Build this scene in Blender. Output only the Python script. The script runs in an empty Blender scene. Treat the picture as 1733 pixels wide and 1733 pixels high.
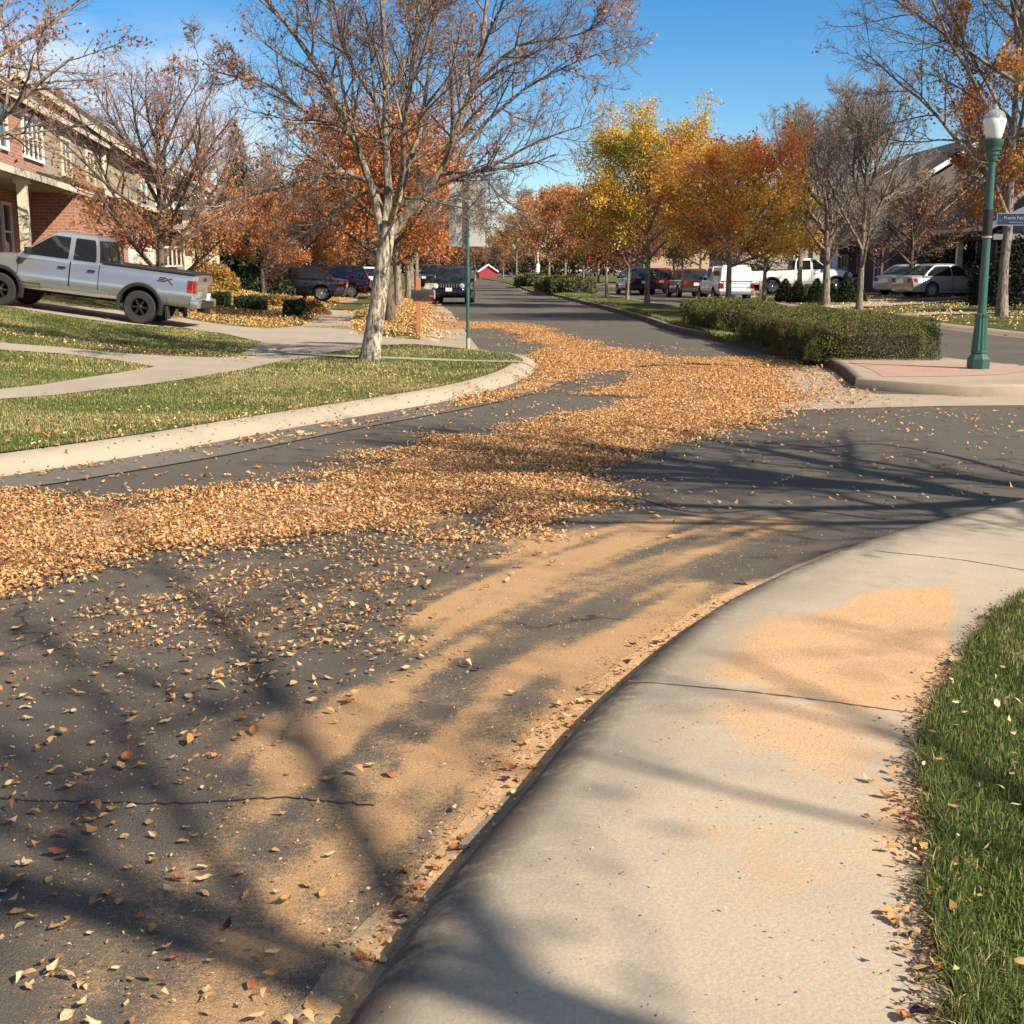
import bpy, bmesh, math, random
import numpy as np
from mathutils import Vector, Matrix
from mathutils.geometry import delaunay_2d_cdt

SC = bpy.context.scene
COL = SC.collection
rng = np.random.default_rng(7)
random.seed(7)
R = math.radians
PI = math.pi

# ------------------------------------------------------------------ camera
FPX, CC, CAMH, HOR = 2150.0, 866.5, 1.6, 457.0
PITCH = math.atan((CC - HOR) / FPX)
cpn, spn = math.cos(PITCH), math.sin(PITCH)
cam_d = bpy.data.cameras.new('camera')
cam = bpy.data.objects.new('camera', cam_d)
COL.objects.link(cam)
cam.location = (0, 0, CAMH)
cam.rotation_euler = (PI / 2 - PITCH, 0, 0)
cam_d.sensor_width = 36
cam_d.lens = FPX / 1733 * 36
cam_d.clip_end = 3000
cam_d.clip_start = 0.05
SC.camera = cam

def G(u, v, z=0.0):
    """survey: the plan point of a sight line on the level z"""
    dx = u - CC
    dy = FPX * cpn + (CC - v) * spn
    dz = -FPX * spn + (CC - v) * cpn
    t = (z - CAMH) / dz
    return np.array([dx * t, dy * t, z])

def AT(u, Y):
    """plan x of a sight line at the distance Y (near eye level)"""
    return (u - CC) / FPX * Y

# ------------------------------------------------------------------ helpers: noise
def _h(ix, iy, iz, seed):
    n = (ix.astype(np.int64) * 374761393 + iy.astype(np.int64) * 668265263 + iz.astype(np.int64) * 2147483647 + seed * 974711) & 0x7fffffff
    n = ((n ^ (n >> 13)) * 1274126177) & 0x7fffffff
    return ((n ^ (n >> 16)) & 0xffff) / 65535.0

def vnoise(x, y, z=None, seed=0):
    x = np.asarray(x, float); y = np.asarray(y, float)
    z = np.zeros_like(x) if z is None else np.asarray(z, float)
    ix, iy, iz = np.floor(x), np.floor(y), np.floor(z)
    fx, fy, fz = x - ix, y - iy, z - iz
    fx, fy, fz = [f * f * (3 - 2 * f) for f in (fx, fy, fz)]
    r = 0
    for a in (0, 1):
        for b in (0, 1):
            for c in (0, 1):
                w = (fx if a else 1 - fx) * (fy if b else 1 - fy) * (fz if c else 1 - fz)
                r = r + w * _h(ix + a, iy + b, iz + c, seed)
    return r

def fbm(x, y, z=None, o=4, seed=0):
    s, a, t = 0, 0.5, 0
    for i in range(o):
        s = s + a * vnoise(np.asarray(x) * 2**i, np.asarray(y) * 2**i, None if z is None else np.asarray(z) * 2**i, seed + i)
        t += a; a *= .5
    return s / t

def sstep(a, b, x):
    t = np.clip((x - a) / (b - a), 0, 1)
    return t * t * (3 - 2 * t)

def inpoly(px, py, poly):
    poly = np.asarray(poly)[:, :2]
    r = np.zeros(px.shape, bool)
    j = len(poly) - 1
    for i in range(len(poly)):
        xi, yi = poly[i]; xj, yj = poly[j]
        c = ((yi > py) != (yj > py)) & (px < (xj - xi) * (py - yi) / (yj - yi + 1e-12) + xi)
        r ^= c
        j = i
    return r

def segdist(px, py, a, b):
    ax, ay = a[:2]; bx, by = b[:2]
    dx, dy = bx - ax, by - ay
    t = np.clip(((px - ax) * dx + (py - ay) * dy) / (dx * dx + dy * dy + 1e-12), 0, 1)
    return np.hypot(px - ax - t * dx, py - ay - t * dy), t

def linedist(px, py, pts):
    d = np.full(px.shape, 1e9)
    for a, b in zip(pts[:-1], pts[1:]):
        d = np.minimum(d, segdist(px, py, a, b)[0])
    return d

def sdf(px, py, poly):
    d = linedist(px, py, list(poly) + [poly[0]])
    return np.where(inpoly(px, py, poly), d, -d)

def catmull(pts, n):
    pts = np.asarray(pts, float)
    P = np.vstack([2 * pts[0] - pts[1], pts, 2 * pts[-1] - pts[-2]])
    out = []
    m = len(pts) - 1
    for i in range(m):
        p0, p1, p2, p3 = P[i:i + 4]
        for t in np.linspace(0, 1, 12, endpoint=False):
            out.append(.5 * ((2 * p1) + (-p0 + p2) * t + (2 * p0 - 5 * p1 + 4 * p2 - p3) * t**2 + (-p0 + 3 * p1 - 3 * p2 + p3) * t**3))
    out.append(pts[-1])
    return resample(np.array(out), n)

def resample(P, n):
    P = np.asarray(P, float)
    d = np.r_[0, np.cumsum(np.linalg.norm(np.diff(P, axis=0), axis=1))]
    t = np.linspace(0, d[-1], n)
    return np.stack([np.interp(t, d, P[:, k]) for k in range(P.shape[1])], 1)

def offset(line, dist):
    line = np.asarray(line)[:, :2]
    t = np.gradient(line, axis=0)
    t /= np.linalg.norm(t, axis=1)[:, None] + 1e-9
    nrm = np.stack([-t[:, 1], t[:, 0]], 1)
    return line + nrm * (dist[:, None] if np.ndim(dist) else dist)

# ------------------------------------------------------------------ helpers: meshes
def npmesh(name, V, F, mats, col=None, smooth=False, mi=None, parent=None, attrs=None):
    V = np.asarray(V, np.float32)
    if not isinstance(F, (list, tuple)): F = [F]
    F = [np.asarray(f, np.int32) for f in F if len(f)]
    me = bpy.data.meshes.new(name)
    me.vertices.add(len(V))
    me.vertices.foreach_set('co', V.ravel())
    tot = sum(f.size for f in F); nf = sum(len(f) for f in F)
    me.loops.add(tot); me.polygons.add(nf)
    me.loops.foreach_set('vertex_index', np.concatenate([f.ravel() for f in F]))
    ls, st = [], 0
    for f in F:
        ls.append(st + np.arange(len(f)) * f.shape[1]); st += f.size
    me.polygons.foreach_set('loop_start', np.concatenate(ls).astype(np.int32))
    if smooth: me.polygons.foreach_set('use_smooth', np.ones(nf, bool))
    for m in (mats if isinstance(mats, (list, tuple)) else [mats]): me.materials.append(m)
    if mi is not None: me.polygons.foreach_set('material_index', np.asarray(mi, np.int32))
    if col is not None:
        a = me.color_attributes.new('Col', 'FLOAT_COLOR', 'POINT')
        c = np.ones((len(V), 4), np.float32); c[:, :3] = col
        a.data.foreach_set('color', c.ravel())
    for k, v in (attrs or {}).items():
        a = me.attributes.new(k, 'FLOAT', 'POINT')
        a.data.foreach_set('value', np.asarray(v, np.float32))
    me.update(calc_edges=True)
    me.validate()
    o = bpy.data.objects.new(name, me)
    COL.objects.link(o)
    if parent: o.parent = parent
    return o

def tag(o, label=None, cat=None, group=None, kind=None):
    if label: o['label'] = label
    if cat: o['category'] = cat
    if group: o['group'] = group
    if kind: o['kind'] = kind
    return o

def empty(name, loc, label=None, cat=None, group=None, rz=0, parent=None, ry=0):
    o = bpy.data.objects.new(name, None)
    o.empty_display_size = .2
    o.location = loc; o.rotation_euler = (0, ry, rz)
    COL.objects.link(o)
    if parent: o.parent = parent
    return tag(o, label, cat, group)

class MB:
    """collects simple shapes for one mesh"""
    def __init__(self): self.bm = bmesh.new()
    def box(self, c, s, rz=0, rx=0, ry=0, bev=0, top=None):
        b = bmesh.new()
        bmesh.ops.create_cube(b, size=1)
        for v in b.verts:
            k = top if (top and v.co.z > 0) else 1
            v.co = Vector((v.co.x * s[0] * k, v.co.y * s[1] * k, v.co.z * s[2]))
        if bev: bmesh.ops.bevel(b, geom=b.edges[:], offset=bev, segments=2, profile=.7, affect='EDGES')
        M = Matrix.Translation(c) @ Matrix.Rotation(rz, 4, 'Z') @ Matrix.Rotation(ry, 4, 'Y') @ Matrix.Rotation(rx, 4, 'X')
        return self._add(b, M)
    def _add(self, b, M=None):
        if M is not None: b.transform(M)
        me = bpy.data.meshes.new('tmp'); b.to_mesh(me); b.free()
        self.bm.from_mesh(me); bpy.data.meshes.remove(me)
        return self
    def tube(self, pts, rad, n=8, cap=True):
        b = self.bm
        pts = [Vector(p) for p in pts]
        if not hasattr(rad, '__len__'): rad = [rad] * len(pts)
        rings = []
        ref = Vector((1, 0, 0))
        for i, p in enumerate(pts):
            t = (pts[min(i + 1, len(pts) - 1)] - pts[max(i - 1, 0)]).normalized()
            if abs(t.dot(ref)) > .95: ref = Vector((0, 1, 0))
            a = t.cross(ref).normalized(); c = t.cross(a)
            rings.append([b.verts.new(p + (a * math.cos(2 * PI * k / n) + c * math.sin(2 * PI * k / n)) * rad[i]) for k in range(n)])
        for r0, r1 in zip(rings[:-1], rings[1:]):
            for k in range(n): b.faces.new((r0[k], r0[(k + 1) % n], r1[(k + 1) % n], r1[k]))
        if cap:
            b.faces.new(rings[0][::-1]); b.faces.new(rings[-1])
        return self
    def lathe(self, prof, n=24, M=None, flute=0):
        b = bmesh.new()
        rings = []
        for r, z in prof:
            rings.append([b.verts.new((r * (1 - (flute if k % 2 else 0)) * math.cos(2 * PI * k / n), r * (1 - (flute if k % 2 else 0)) * math.sin(2 * PI * k / n), z)) for k in range(n)])
        for r0, r1 in zip(rings[:-1], rings[1:]):
            for k in range(n): b.faces.new((r0[k], r0[(k + 1) % n], r1[(k + 1) % n], r1[k]))
        b.faces.new(rings[0][::-1]); b.faces.new(rings[-1])
        return self._add(b, M)
    def prism(self, poly, depth, M=None, bev=0, vbev=0):
        """polygon in local XY, extruded along local +Z"""
        b = bmesh.new()
        vs = [b.verts.new((p[0], p[1], 0)) for p in poly]
        f = b.faces.new(vs)
        if vbev: bmesh.ops.bevel(b, geom=b.verts[:], offset=vbev, segments=3, profile=.5, affect='VERTICES')
        r = bmesh.ops.extrude_face_region(b, geom=b.faces[:])
        bmesh.ops.translate(b, vec=(0, 0, depth), verts=[e for e in r['geom'] if isinstance(e, bmesh.types.BMVert)])
        bmesh.ops.recalc_face_normals(b, faces=b.faces[:])
        if bev: bmesh.ops.bevel(b, geom=[e for e in b.edges], offset=bev, segments=2, profile=.7, affect='EDGES')
        return self._add(b, M)
    def quad(self, pts):
        self.bm.faces.new([self.bm.verts.new(p) for p in pts]); return self
    def build(self, name, mat, parent=None, smooth=False, loc=None, rot=None):
        bmesh.ops.recalc_face_normals(self.bm, faces=self.bm.faces[:])
        me = bpy.data.meshes.new(name)
        self.bm.to_mesh(me); self.bm.free()
        for m in (mat if isinstance(mat, (list, tuple)) else [mat]): me.materials.append(m)
        if smooth:
            me.polygons.foreach_set('use_smooth', np.ones(len(me.polygons), bool))
            me.set_sharp_from_angle(angle=R(35))
        o = bpy.data.objects.new(name, me)
        COL.objects.link(o)
        if parent: o.parent = parent
        if loc is not None: o.location = loc
        if rot is not None: o.rotation_euler = rot
        return o

def copy_tree(o, parent=None):
    c = o.copy(); COL.objects.link(c)
    if parent: c.parent = parent
    for ch in list(o.children): copy_tree(ch, c)
    return c

# ------------------------------------------------------------------ materials
def nmat(name):
    m = bpy.data.materials.new(name); m.use_nodes = True
    nt = m.node_tree
    b = nt.nodes['Principled BSDF']
    return m, nt, b
def N(nt, t, **kw):
    n = nt.nodes.new(t)
    for k, v in kw.items():
        if k.startswith('i_'): n.inputs[k[2:].replace('_', ' ')].default_value = v
        else: setattr(n, k, v)
    return n
def L(nt, a, b): nt.links.new(a, b)
def ramp(nt, fac, stops):
    n = N(nt, 'ShaderNodeValToRGB')
    e = n.color_ramp.elements
    while len(e) < len(stops): e.new(.5)
    for x, (p, c) in zip(e, stops):
        x.position = p; x.color = (*c, 1) if len(c) == 3 else c
    L(nt, fac, n.inputs[0]); return n.outputs[0]
def noise(nt, vec, scale, detail=4, rough=.55):
    n = N(nt, 'ShaderNodeTexNoise'); n.inputs['Scale'].default_value = scale
    n.inputs['Detail'].default_value = detail; n.inputs['Roughness'].default_value = rough
    if vec is not None: L(nt, vec, n.inputs['Vector'])
    return n.outputs['Fac']
def mixc(nt, fac, a, b, mode='MIX'):
    n = N(nt, 'ShaderNodeMix', data_type='RGBA', blend_type=mode)
    for s, v in ((n.inputs['Factor'], fac), (n.inputs['A'], a), (n.inputs['B'], b)):
        if hasattr(v, 'links') or isinstance(v, bpy.types.NodeSocket): L(nt, v, s)
        elif isinstance(v, (int, float)): s.default_value = v
        else: s.default_value = (*v, 1)
    return n.outputs['Result']
def mth(nt, op, a, b=None, c=None, clamp=False):
    n = N(nt, 'ShaderNodeMath', operation=op, use_clamp=clamp)
    for i, v in enumerate((a, b, c)):
        if v is None: continue
        if isinstance(v, bpy.types.NodeSocket): L(nt, v, n.inputs[i])
        else: n.inputs[i].default_value = v
    return n.outputs[0]
def mapr(nt, v, a, b, c=0., d=1., smooth=True):
    n = N(nt, 'ShaderNodeMapRange'); n.interpolation_type = 'SMOOTHSTEP' if smooth else 'LINEAR'
    L(nt, v, n.inputs[0])
    for i, x in enumerate((a, b, c, d)): n.inputs[i + 1].default_value = x
    return n.outputs[0]
def bump(nt, h, dist, strength=1.0):
    n = N(nt, 'ShaderNodeBump'); n.inputs['Distance'].default_value = dist; n.inputs['Strength'].default_value = strength
    L(nt, h, n.inputs['Height']); return n.outputs[0]
def pos(nt): return N(nt, 'ShaderNodeNewGeometry').outputs['Position']
def objco(nt): return N(nt, 'ShaderNodeTexCoord').outputs['Object']
def attr(nt, name): return N(nt, 'ShaderNodeAttribute', attribute_name=name).outputs

def plain(name, c, rough=.6, metal=0, coat=0, var=.12, scale=6, spec=.5):
    m, nt, b = nmat(name)
    n = noise(nt, objco(nt), scale, 5)
    col = mixc(nt, n, tuple(x * (1 - var) for x in c), tuple(min(1, x * (1 + var)) for x in c))
    L(nt, col, b.inputs['Base Color'])
    b.inputs['Roughness'].default_value = rough; b.inputs['Metallic'].default_value = metal
    b.inputs['Coat Weight'].default_value = coat; b.inputs['Coat Roughness'].default_value = .06
    b.inputs['Specular IOR Level'].default_value = spec
    return m

def vcol(name, rough=.75, trans=0., spec=.3, nz=0):
    """colour stored with the mesh (leaf and blade colours)"""
    m, nt, b = nmat(name)
    c = attr(nt, 'Col')['Color']
    L(nt, c, b.inputs['Base Color'])
    b.inputs['Roughness'].default_value = rough; b.inputs['Specular IOR Level'].default_value = spec
    if trans:
        t = N(nt, 'ShaderNodeBsdfTranslucent'); L(nt, c, t.inputs[0])
        mx = N(nt, 'ShaderNodeMixShader'); mx.inputs[0].default_value = trans
        L(nt, b.outputs[0], mx.inputs[1]); L(nt, t.outputs[0], mx.inputs[2])
        L(nt, mx.outputs[0], nt.nodes['Material Output'].inputs[0])
    return m

M = {}
M['leaf'] = vcol('leaf', .7, .42)
M['litter'] = vcol('leaf_litter', .85, .12, .15)
M['blade'] = vcol('grass_blade', .65, .25)
M['evergreen'] = vcol('evergreen', .7, .15)

def dusty(name, base_fn, dustc=(.54, .325, .155), bumpd=.004):
    """a paving surface with leaf dust lying on it: 'dust' is how thick the dust lies at a place"""
    m, nt, b = nmat(name)
    p = pos(nt)
    base, h = base_fn(nt, p)
    d = attr(nt, 'dust')['Fac']
    g = mth(nt, 'MULTIPLY_ADD', noise(nt, p, 230, 3, .8), .55, mth(nt, 'MULTIPLY', noise(nt, p, 55, 6, .75), .45))
    g2 = noise(nt, p, 7, 3)
    gg = mth(nt, 'MULTIPLY_ADD', mth(nt, 'SUBTRACT', g, .5), 2.7, mth(nt, 'MULTIPLY', mth(nt, 'SUBTRACT', g2, .5), .5))
    f = mapr(nt, mth(nt, 'ADD', d, mth(nt, 'MULTIPLY', gg, mapr(nt, d, 0, .12))), .22, .74, 0, .93)
    dc = mixc(nt, mapr(nt, noise(nt, p, 120, 6, .85), .36, .64), tuple(x * .55 for x in dustc), tuple(min(x * 1.25, 1) for x in dustc))
    dc = mixc(nt, mapr(nt, noise(nt, p, 4, 5, .7), .4, .65, 0, .4), dc, tuple(x * .7 for x in dustc))
    fin = mixc(nt, f, base, dc)
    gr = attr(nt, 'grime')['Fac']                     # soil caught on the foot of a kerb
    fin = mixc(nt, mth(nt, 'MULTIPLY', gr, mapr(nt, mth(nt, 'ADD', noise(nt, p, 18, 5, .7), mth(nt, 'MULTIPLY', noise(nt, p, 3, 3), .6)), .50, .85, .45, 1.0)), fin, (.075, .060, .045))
    L(nt, fin, b.inputs['Base Color'])
    b.inputs['Roughness'].default_value = .9; b.inputs['Specular IOR Level'].default_value = .25
    L(nt, bump(nt, h, bumpd), b.inputs['Normal'])
    return m

def asphalt_base(nt, p):
    n1 = noise(nt, p, 170, 3, .8)
    n2 = noise(nt, p, .5, 4, .6)
    n3 = noise(nt, p, 420, 2, .9)
    c = mixc(nt, mapr(nt, n1, .40, .62), (.052, .045, .036), (.140, .122, .098))
    c = mixc(nt, mapr(nt, n3, .64, .72), c, (.30, .265, .21))
    c = mixc(nt, mapr(nt, n2, .38, .64, 0, .5), c, (.125, .111, .090))
    v = N(nt, 'ShaderNodeTexVoronoi', feature='DISTANCE_TO_EDGE'); v.inputs['Scale'].default_value = .28
    dn = N(nt, 'ShaderNodeTexNoise'); dn.inputs['Scale'].default_value = 1.7; dn.inputs['Detail'].default_value = 4
    L(nt, p, dn.inputs['Vector'])
    vm = N(nt, 'ShaderNodeVectorMath', operation='MULTIPLY_ADD'); L(nt, dn.outputs['Color'], vm.inputs[0]); vm.inputs[1].default_value = (.9, .9, 0); L(nt, p, vm.inputs[2])
    L(nt, vm.outputs[0], v.inputs['Vector'])
    crack = mth(nt, 'MULTIPLY', mapr(nt, v.outputs['Distance'], .0, .006, 1, 0), mapr(nt, noise(nt, p, .22, 2), .46, .54))
    c = mixc(nt, mth(nt, 'MULTIPLY', crack, .8), c, (.014, .014, .015))
    return c, n1

def concrete_base(c0, c1, stain=(.24, .20, .15)):
    def f(nt, p):
        n1 = noise(nt, p, 90, 5, .7); n2 = noise(nt, p, 1.3, 5, .6)
        c = mixc(nt, n2, c0, c1)
        c = mixc(nt, mapr(nt, n1, .3, .7, .0, .5), c, tuple(x * .62 for x in c0))
        c = mixc(nt, mapr(nt, noise(nt, p, 3.1, 5, .65), .55, .75, 0, .5), c, stain)
        c = mixc(nt, mapr(nt, noise(nt, p, 260, 2, .9), .62, .70, 0, .45), c, tuple(x * .45 for x in c0))
        c = mixc(nt, mapr(nt, noise(nt, p, .75, 6, .7), .42, .62, 0, .42), c, tuple(x * .72 for x in c0))
        return c, n1
    return f

M['asphalt'] = dusty('asphalt', asphalt_base, bumpd=.006)
M['concrete'] = dusty('pavement_concrete', concrete_base((.405, .34, .25), (.53, .445, .325)), (.58, .35, .18), .0022)
M['kerb'] = dusty('kerb_concrete', concrete_base((.37, .315, .23), (.45, .385, .285)), (.54, .345, .19), .0015)
M['pan'] = dusty('gutter_concrete', concrete_base((.36, .285, .205), (.44, .355, .26)), (.48, .32, .18), .0015)
M['pan_near'] = dusty('gutter_worn', concrete_base((.20, .16, .115), (.30, .24, .17), (.14, .12, .09)), (.54, .335, .17), .002)
M['gutter'] = dusty('gutter_grey', concrete_base((.145, .13, .108), (.19, .168, .138), (.11, .10, .085)), bumpd=.002)
M['drive'] = dusty('driveway_concrete', concrete_base((.36, .30, .235), (.43, .365, .29)), bumpd=.0015)
# ------------------------------------------------------------------ terrain
def zl(x, y):
    s = np.asarray(x, float) + .061 * (np.asarray(y, float) - 20)
    q = (-6.6 - s) / .8
    r = .14 * .8 * np.logaddexp(0, q)
    r = 1.75 - .25 * np.logaddexp(0, (1.75 - r) / .25)          # levels off at the houses
    far = sstep(45, 75, np.asarray(y, float))
    y = np.asarray(y, float); x = np.asarray(x, float)
    bed = .42 * np.exp(-((x + 11.2) / 3.4)**2 - ((y - 49) / 6.0)**2)      # the raised planting bed
    return .13 + np.maximum(r, 0) * (1 - .55 * far) + bed

def zr(x, y):
    return .13 + .018 * np.maximum(np.asarray(x, float) - 12, 0)

def GT(u, v, zf=zl, n=14):
    z = .15
    for _ in range(n):
        p = G(u, v, z)
        z = .5 * z + .5 * float(zf(p[0], p[1]))
    return np.array([p[0], p[1], float(zf(p[0], p[1]))])

def P2(px, z=0.0): return np.array([G(u, v, z)[:2] for u, v in px])
def PT(px): return np.array([GT(u, v)[:2] for u, v in px])

def sheet(name, poly, zf, res, mat, kind='structure', attrs=None, col=None, smooth=True, curve=None):
    poly = [tuple(p[:2]) for p in poly]
    a = np.array(poly); lo, hi = a.min(0), a.max(0)
    b2 = []
    for i in range(len(poly)):                                    # boundary with extra points
        p, q = np.array(poly[i]), np.array(poly[(i + 1) % len(poly)])
        n = max(1, int(min(np.linalg.norm(q - p) / res, 60)))
        b2 += [p + (q - p) * k / n for k in range(n)]
    gx, gy = np.meshgrid(np.arange(lo[0], hi[0], res), np.arange(lo[1], hi[1], res))
    gx, gy = gx.ravel(), gy.ravel()
    if len(gx):
        k = sdf(gx, gy, poly) > res * .35
        gx, gy = gx[k], gy[k]
    pts = [Vector((p[0], p[1])) for p in b2] + [Vector((x, y)) for x, y in zip(gx, gy)]
    nb = len(b2)
    v, e, f, *_ = delaunay_2d_cdt(pts, [(i, (i + 1) % nb) for i in range(nb)], [], 0, 1e-5)
    V = np.array([(p.x, p.y) for p in v]); F = np.array([x for x in f if len(x) == 3])
    c = V[F].mean(1)
    F = F[inpoly(c[:, 0], c[:, 1], poly)]
    z = zf(V[:, 0], V[:, 1]) if callable(zf) else np.full(len(V), zf)
    o = npmesh(name, np.c_[V, z], F, mat, smooth=smooth, attrs={k: fn(V[:, 0], V[:, 1]) for k, fn in (attrs or {}).items()}, col=col(V[:, 0], V[:, 1]) if col else None)
    return tag(o, kind=kind)

def strip(name, A, B, m, prof, mat, attrs=None, kind='structure', zbase=None, smooth=True):
    """ruled sheet between the curves A and B (n points each); prof gives the height at 0..1 across"""
    A, B = np.asarray(A)[:, :2], np.asarray(B)[:, :2]
    n = len(A); t = np.asarray(m if np.ndim(m) else np.linspace(0, 1, m)); k = len(t)
    V = A[:, None] * (1 - t)[None, :, None] + B[:, None] * t[None, :, None]
    z = np.broadcast_to(prof(t), (n, k)).copy() if callable(prof) else np.broadcast_to(np.asarray(prof), (n, k)).copy()
    if zbase is not None: z = z + zbase[:, None]
    V = np.concatenate([V, z[..., None]], 2).reshape(-1, 3)
    i, j = np.meshgrid(np.arange(n - 1), np.arange(k - 1), indexing='ij'); q = (i * k + j).ravel()
    F = np.stack([q, q + 1, q + k + 1, q + k], 1)
    nz = np.cross(V[F[0, 1]] - V[F[0, 0]], V[F[0, 3]] - V[F[0, 0]])[2]
    if nz < 0: F = F[:, ::-1]
    o = npmesh(name, V, F, mat, smooth=smooth, attrs={a: fn(V[:, 0], V[:, 1]) for a, fn in (attrs or {}).items()})
    return tag(o, kind=kind)

# ---- kerb lines (plan)
KL = catmull(np.vstack([[-40, 5.5], [-18, 6.8], [-9, 8.4], P2([(-60, 812), (0, 801), (170, 779), (300, 758), (400, 739), (520, 717), (640, 697), (760, 676), (840, 657), (890, 638), (908, 624)], .02)]), 160)
TIP = P2([(903, 613), (880, 605)], .1)
# far left kerb, from the driveway up the street
KF = catmull(np.vstack([P2([(750, 580), (738, 549), (729, 522)], .05), [(-4.6, 62), (-5.9, 84), (-7.6, 112), (-12.5, 190), (-19, 290)]]), 90)
KF = catmull([GT(748, 580)[:2], G(736, 545, .1)[:2], G(728, 522, .1)[:2], (-4.55, 66), (-5.6, 84), (-7.2, 112), (-12.0, 190), (-18, 290)], 90)
# median kerb lines
ML = catmull(np.vstack([P2([(1446, 658), (1403, 622), (1320, 601), (1208, 576), (1137, 561), (1094, 545), (1028, 525), (973, 511), (934, 501)]), [(1.4, 93), (.2, 132), (-2.6, 190), (-8, 280)]]), 120)
MR = catmull([tuple(ML[0]), (4.84, 16.62), (5.4, 16.38), (6.2, 16.2), (7.2, 16.3), (8.1, 17.1), (8.3, 18.6), (7.95, 19.9), (7.25, 21.5), (7.2, 28), (7.0, 39), (6.7, 55), (6.2, 66), (5.6, 80), (4.6, 93), (3.3, 132), (0.4, 190), (-5, 280)], 140)
# right-hand kerb of the far carriageway
KR = catmull([(60, 22.5), (30, 23.0), (19, 24.2), (14, 26.6), (12.2, 30), (11.8, 40), (11.9, 66), (11.2, 90), (9.6, 132), (6, 190), (0, 280)], 140)

# ---- near right kerb and pavement
KN = catmull(np.vstack([[(-.86, .5), (-.61, 1.6)], P2([(596, 1733), (692, 1573), (769, 1477), (856, 1395), (913, 1313), (981, 1227), (1040, 1180)]),
                        P2([(1130, 1098), (1205, 1046), (1300, 998), (1430, 945), (1530, 912), (1640, 885), (1733, 862)], .0), [(4.3, 8.7), (6.5, 9.55), (10, 10.3), (30, 11)]]), 220)
GE = catmull(np.vstack([[(0.78, .5), (0.81, 1.6)], P2([(1604, 1733), (1584, 1565), (1574, 1439), (1572, 1338), (1578, 1238), (1603, 1162), (1644, 1102), (1680, 1056), (1740, 1010)], .13), [(3.5, 6.45), (5.5, 7.4), (9.5, 8.3), (30, 9)]]), 220)

for _ in range(6):                                   # an even, hand-struck curve
    KL[1:-1] = KL[1:-1] * .5 + (KL[:-2] + KL[2:]) * .25
    KN[1:-1] = KN[1:-1] * .5 + (KN[:-2] + KN[2:]) * .25
    GE[1:-1] = GE[1:-1] * .5 + (GE[:-2] + GE[2:]) * .25
KN_S = np.r_[0, np.cumsum(np.linalg.norm(np.diff(KN, axis=0), axis=1))]
def kn_coords(x, y):
    d = np.full(len(x), 1e9); s = np.zeros(len(x))
    for i in range(0, len(KN) - 3, 3):
        dd, t = segdist(x, y, KN[i], KN[i + 3]); m = dd < d
        d = np.where(m, dd, d); s = np.where(m, KN_S[i] + t * (KN_S[i + 3] - KN_S[i]), s)
    return d, s

# ---- leaf dust on the ground (measured strokes and patches, in plan)
DST = []
def stroke(px, w0, s, z=0.0): DST.append(('l', P2(px, z), w0, s, z))
def patch(px, soft, s, z=0.0): DST.append(('p', P2(px, z), soft, s, z))
patch([(1300, 882), (1150, 872), (960, 900), (820, 955), (690, 1050), (560, 1150), (430, 1290), (330, 1450), (250, 1590), (150, 1760), (560, 1760), (644, 1573), (760, 1424), (836, 1318), (961, 1193), (1053, 1126), (1200, 1044), (1260, 1000), (1180, 975), (1240, 920)], .35, .29)
patch([(-300, 1000), (300, 960), (640, 930), (820, 940), (700, 1060), (520, 1200), (420, 1330), (300, 1760), (-300, 1760)], .6, .17)
patch([(700, 900), (1000, 850), (1330, 850), (1500, 900), (1330, 985), (1200, 1040), (1000, 1170), (760, 1400), (560, 1760), (200, 1760), (500, 1200)], .3, .12)
stroke([(1310, 884), (1200, 878), (1080, 886), (960, 910), (850, 950)], .17, .62)
stroke([(1280, 892), (1150, 905), (1010, 935), (880, 975)], .12, .55)
stroke([(1180, 930), (1050, 958), (920, 1000), (800, 1045), (690, 1100)], .09, .48)
stroke([(960, 915), (860, 955), (790, 1000), (720, 1045)], .16, .5)
stroke([(1100, 1075), (960, 1105), (860, 1130), (720, 1180), (600, 1225), (480, 1275)], .16, .62)
stroke([(860, 1075), (740, 1120), (600, 1190), (470, 1280)], .10, .6)
stroke([(1165, 985), (1110, 1000), (1075, 1012)], .10, .62)
stroke([(960, 1110), (830, 1180), (760, 1230), (700, 1290)], .08, .35)
patch([(430, 1270), (520, 1215), (640, 1190), (760, 1200), (800, 1290), (700, 1360), (560, 1400), (420, 1420)], .3, .2)
stroke([(1320, 990), (1240, 1020), (1130, 1085), (1040, 1150), (960, 1230), (880, 1325), (800, 1425), (700, 1560), (590, 1733)], .12, .62)
stroke([(1290, 985), (1200, 1040), (1080, 1115), (990, 1195), (880, 1315)], .12, .5)
ZS = .12
patch([(1605, 995), (1600, 1080), (1585, 1215), (1420, 1190), (1260, 1150), (1255, 1060), (1330, 1045), (1420, 1030), (1440, 1012), (1500, 1000)], .07, 1.0, ZS)
patch([(1590, 1215), (1572, 1420), (1400, 1330), (1230, 1250), (1240, 1170)], .35, .56, ZS)
patch([(1575, 1320), (1560, 1733), (1525, 1733), (1500, 1500), (1440, 1400)], .12, .42, ZS)
patch([(1150, 1330), (1420, 1430), (1500, 1500), (1390, 1530), (1200, 1480), (1080, 1390)], .25, .40, ZS)
patch([(1560, 1000), (1720, 1010), (1590, 1150), (1560, 1500), (1580, 1733), (900, 1733), (820, 1600), (1000, 1330), (1200, 1180), (1380, 1060)], .3, .17, ZS)
patch([(1000, 1300), (1150, 1330), (1080, 1390), (1010, 1390)], .2, .35, ZS)
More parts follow.
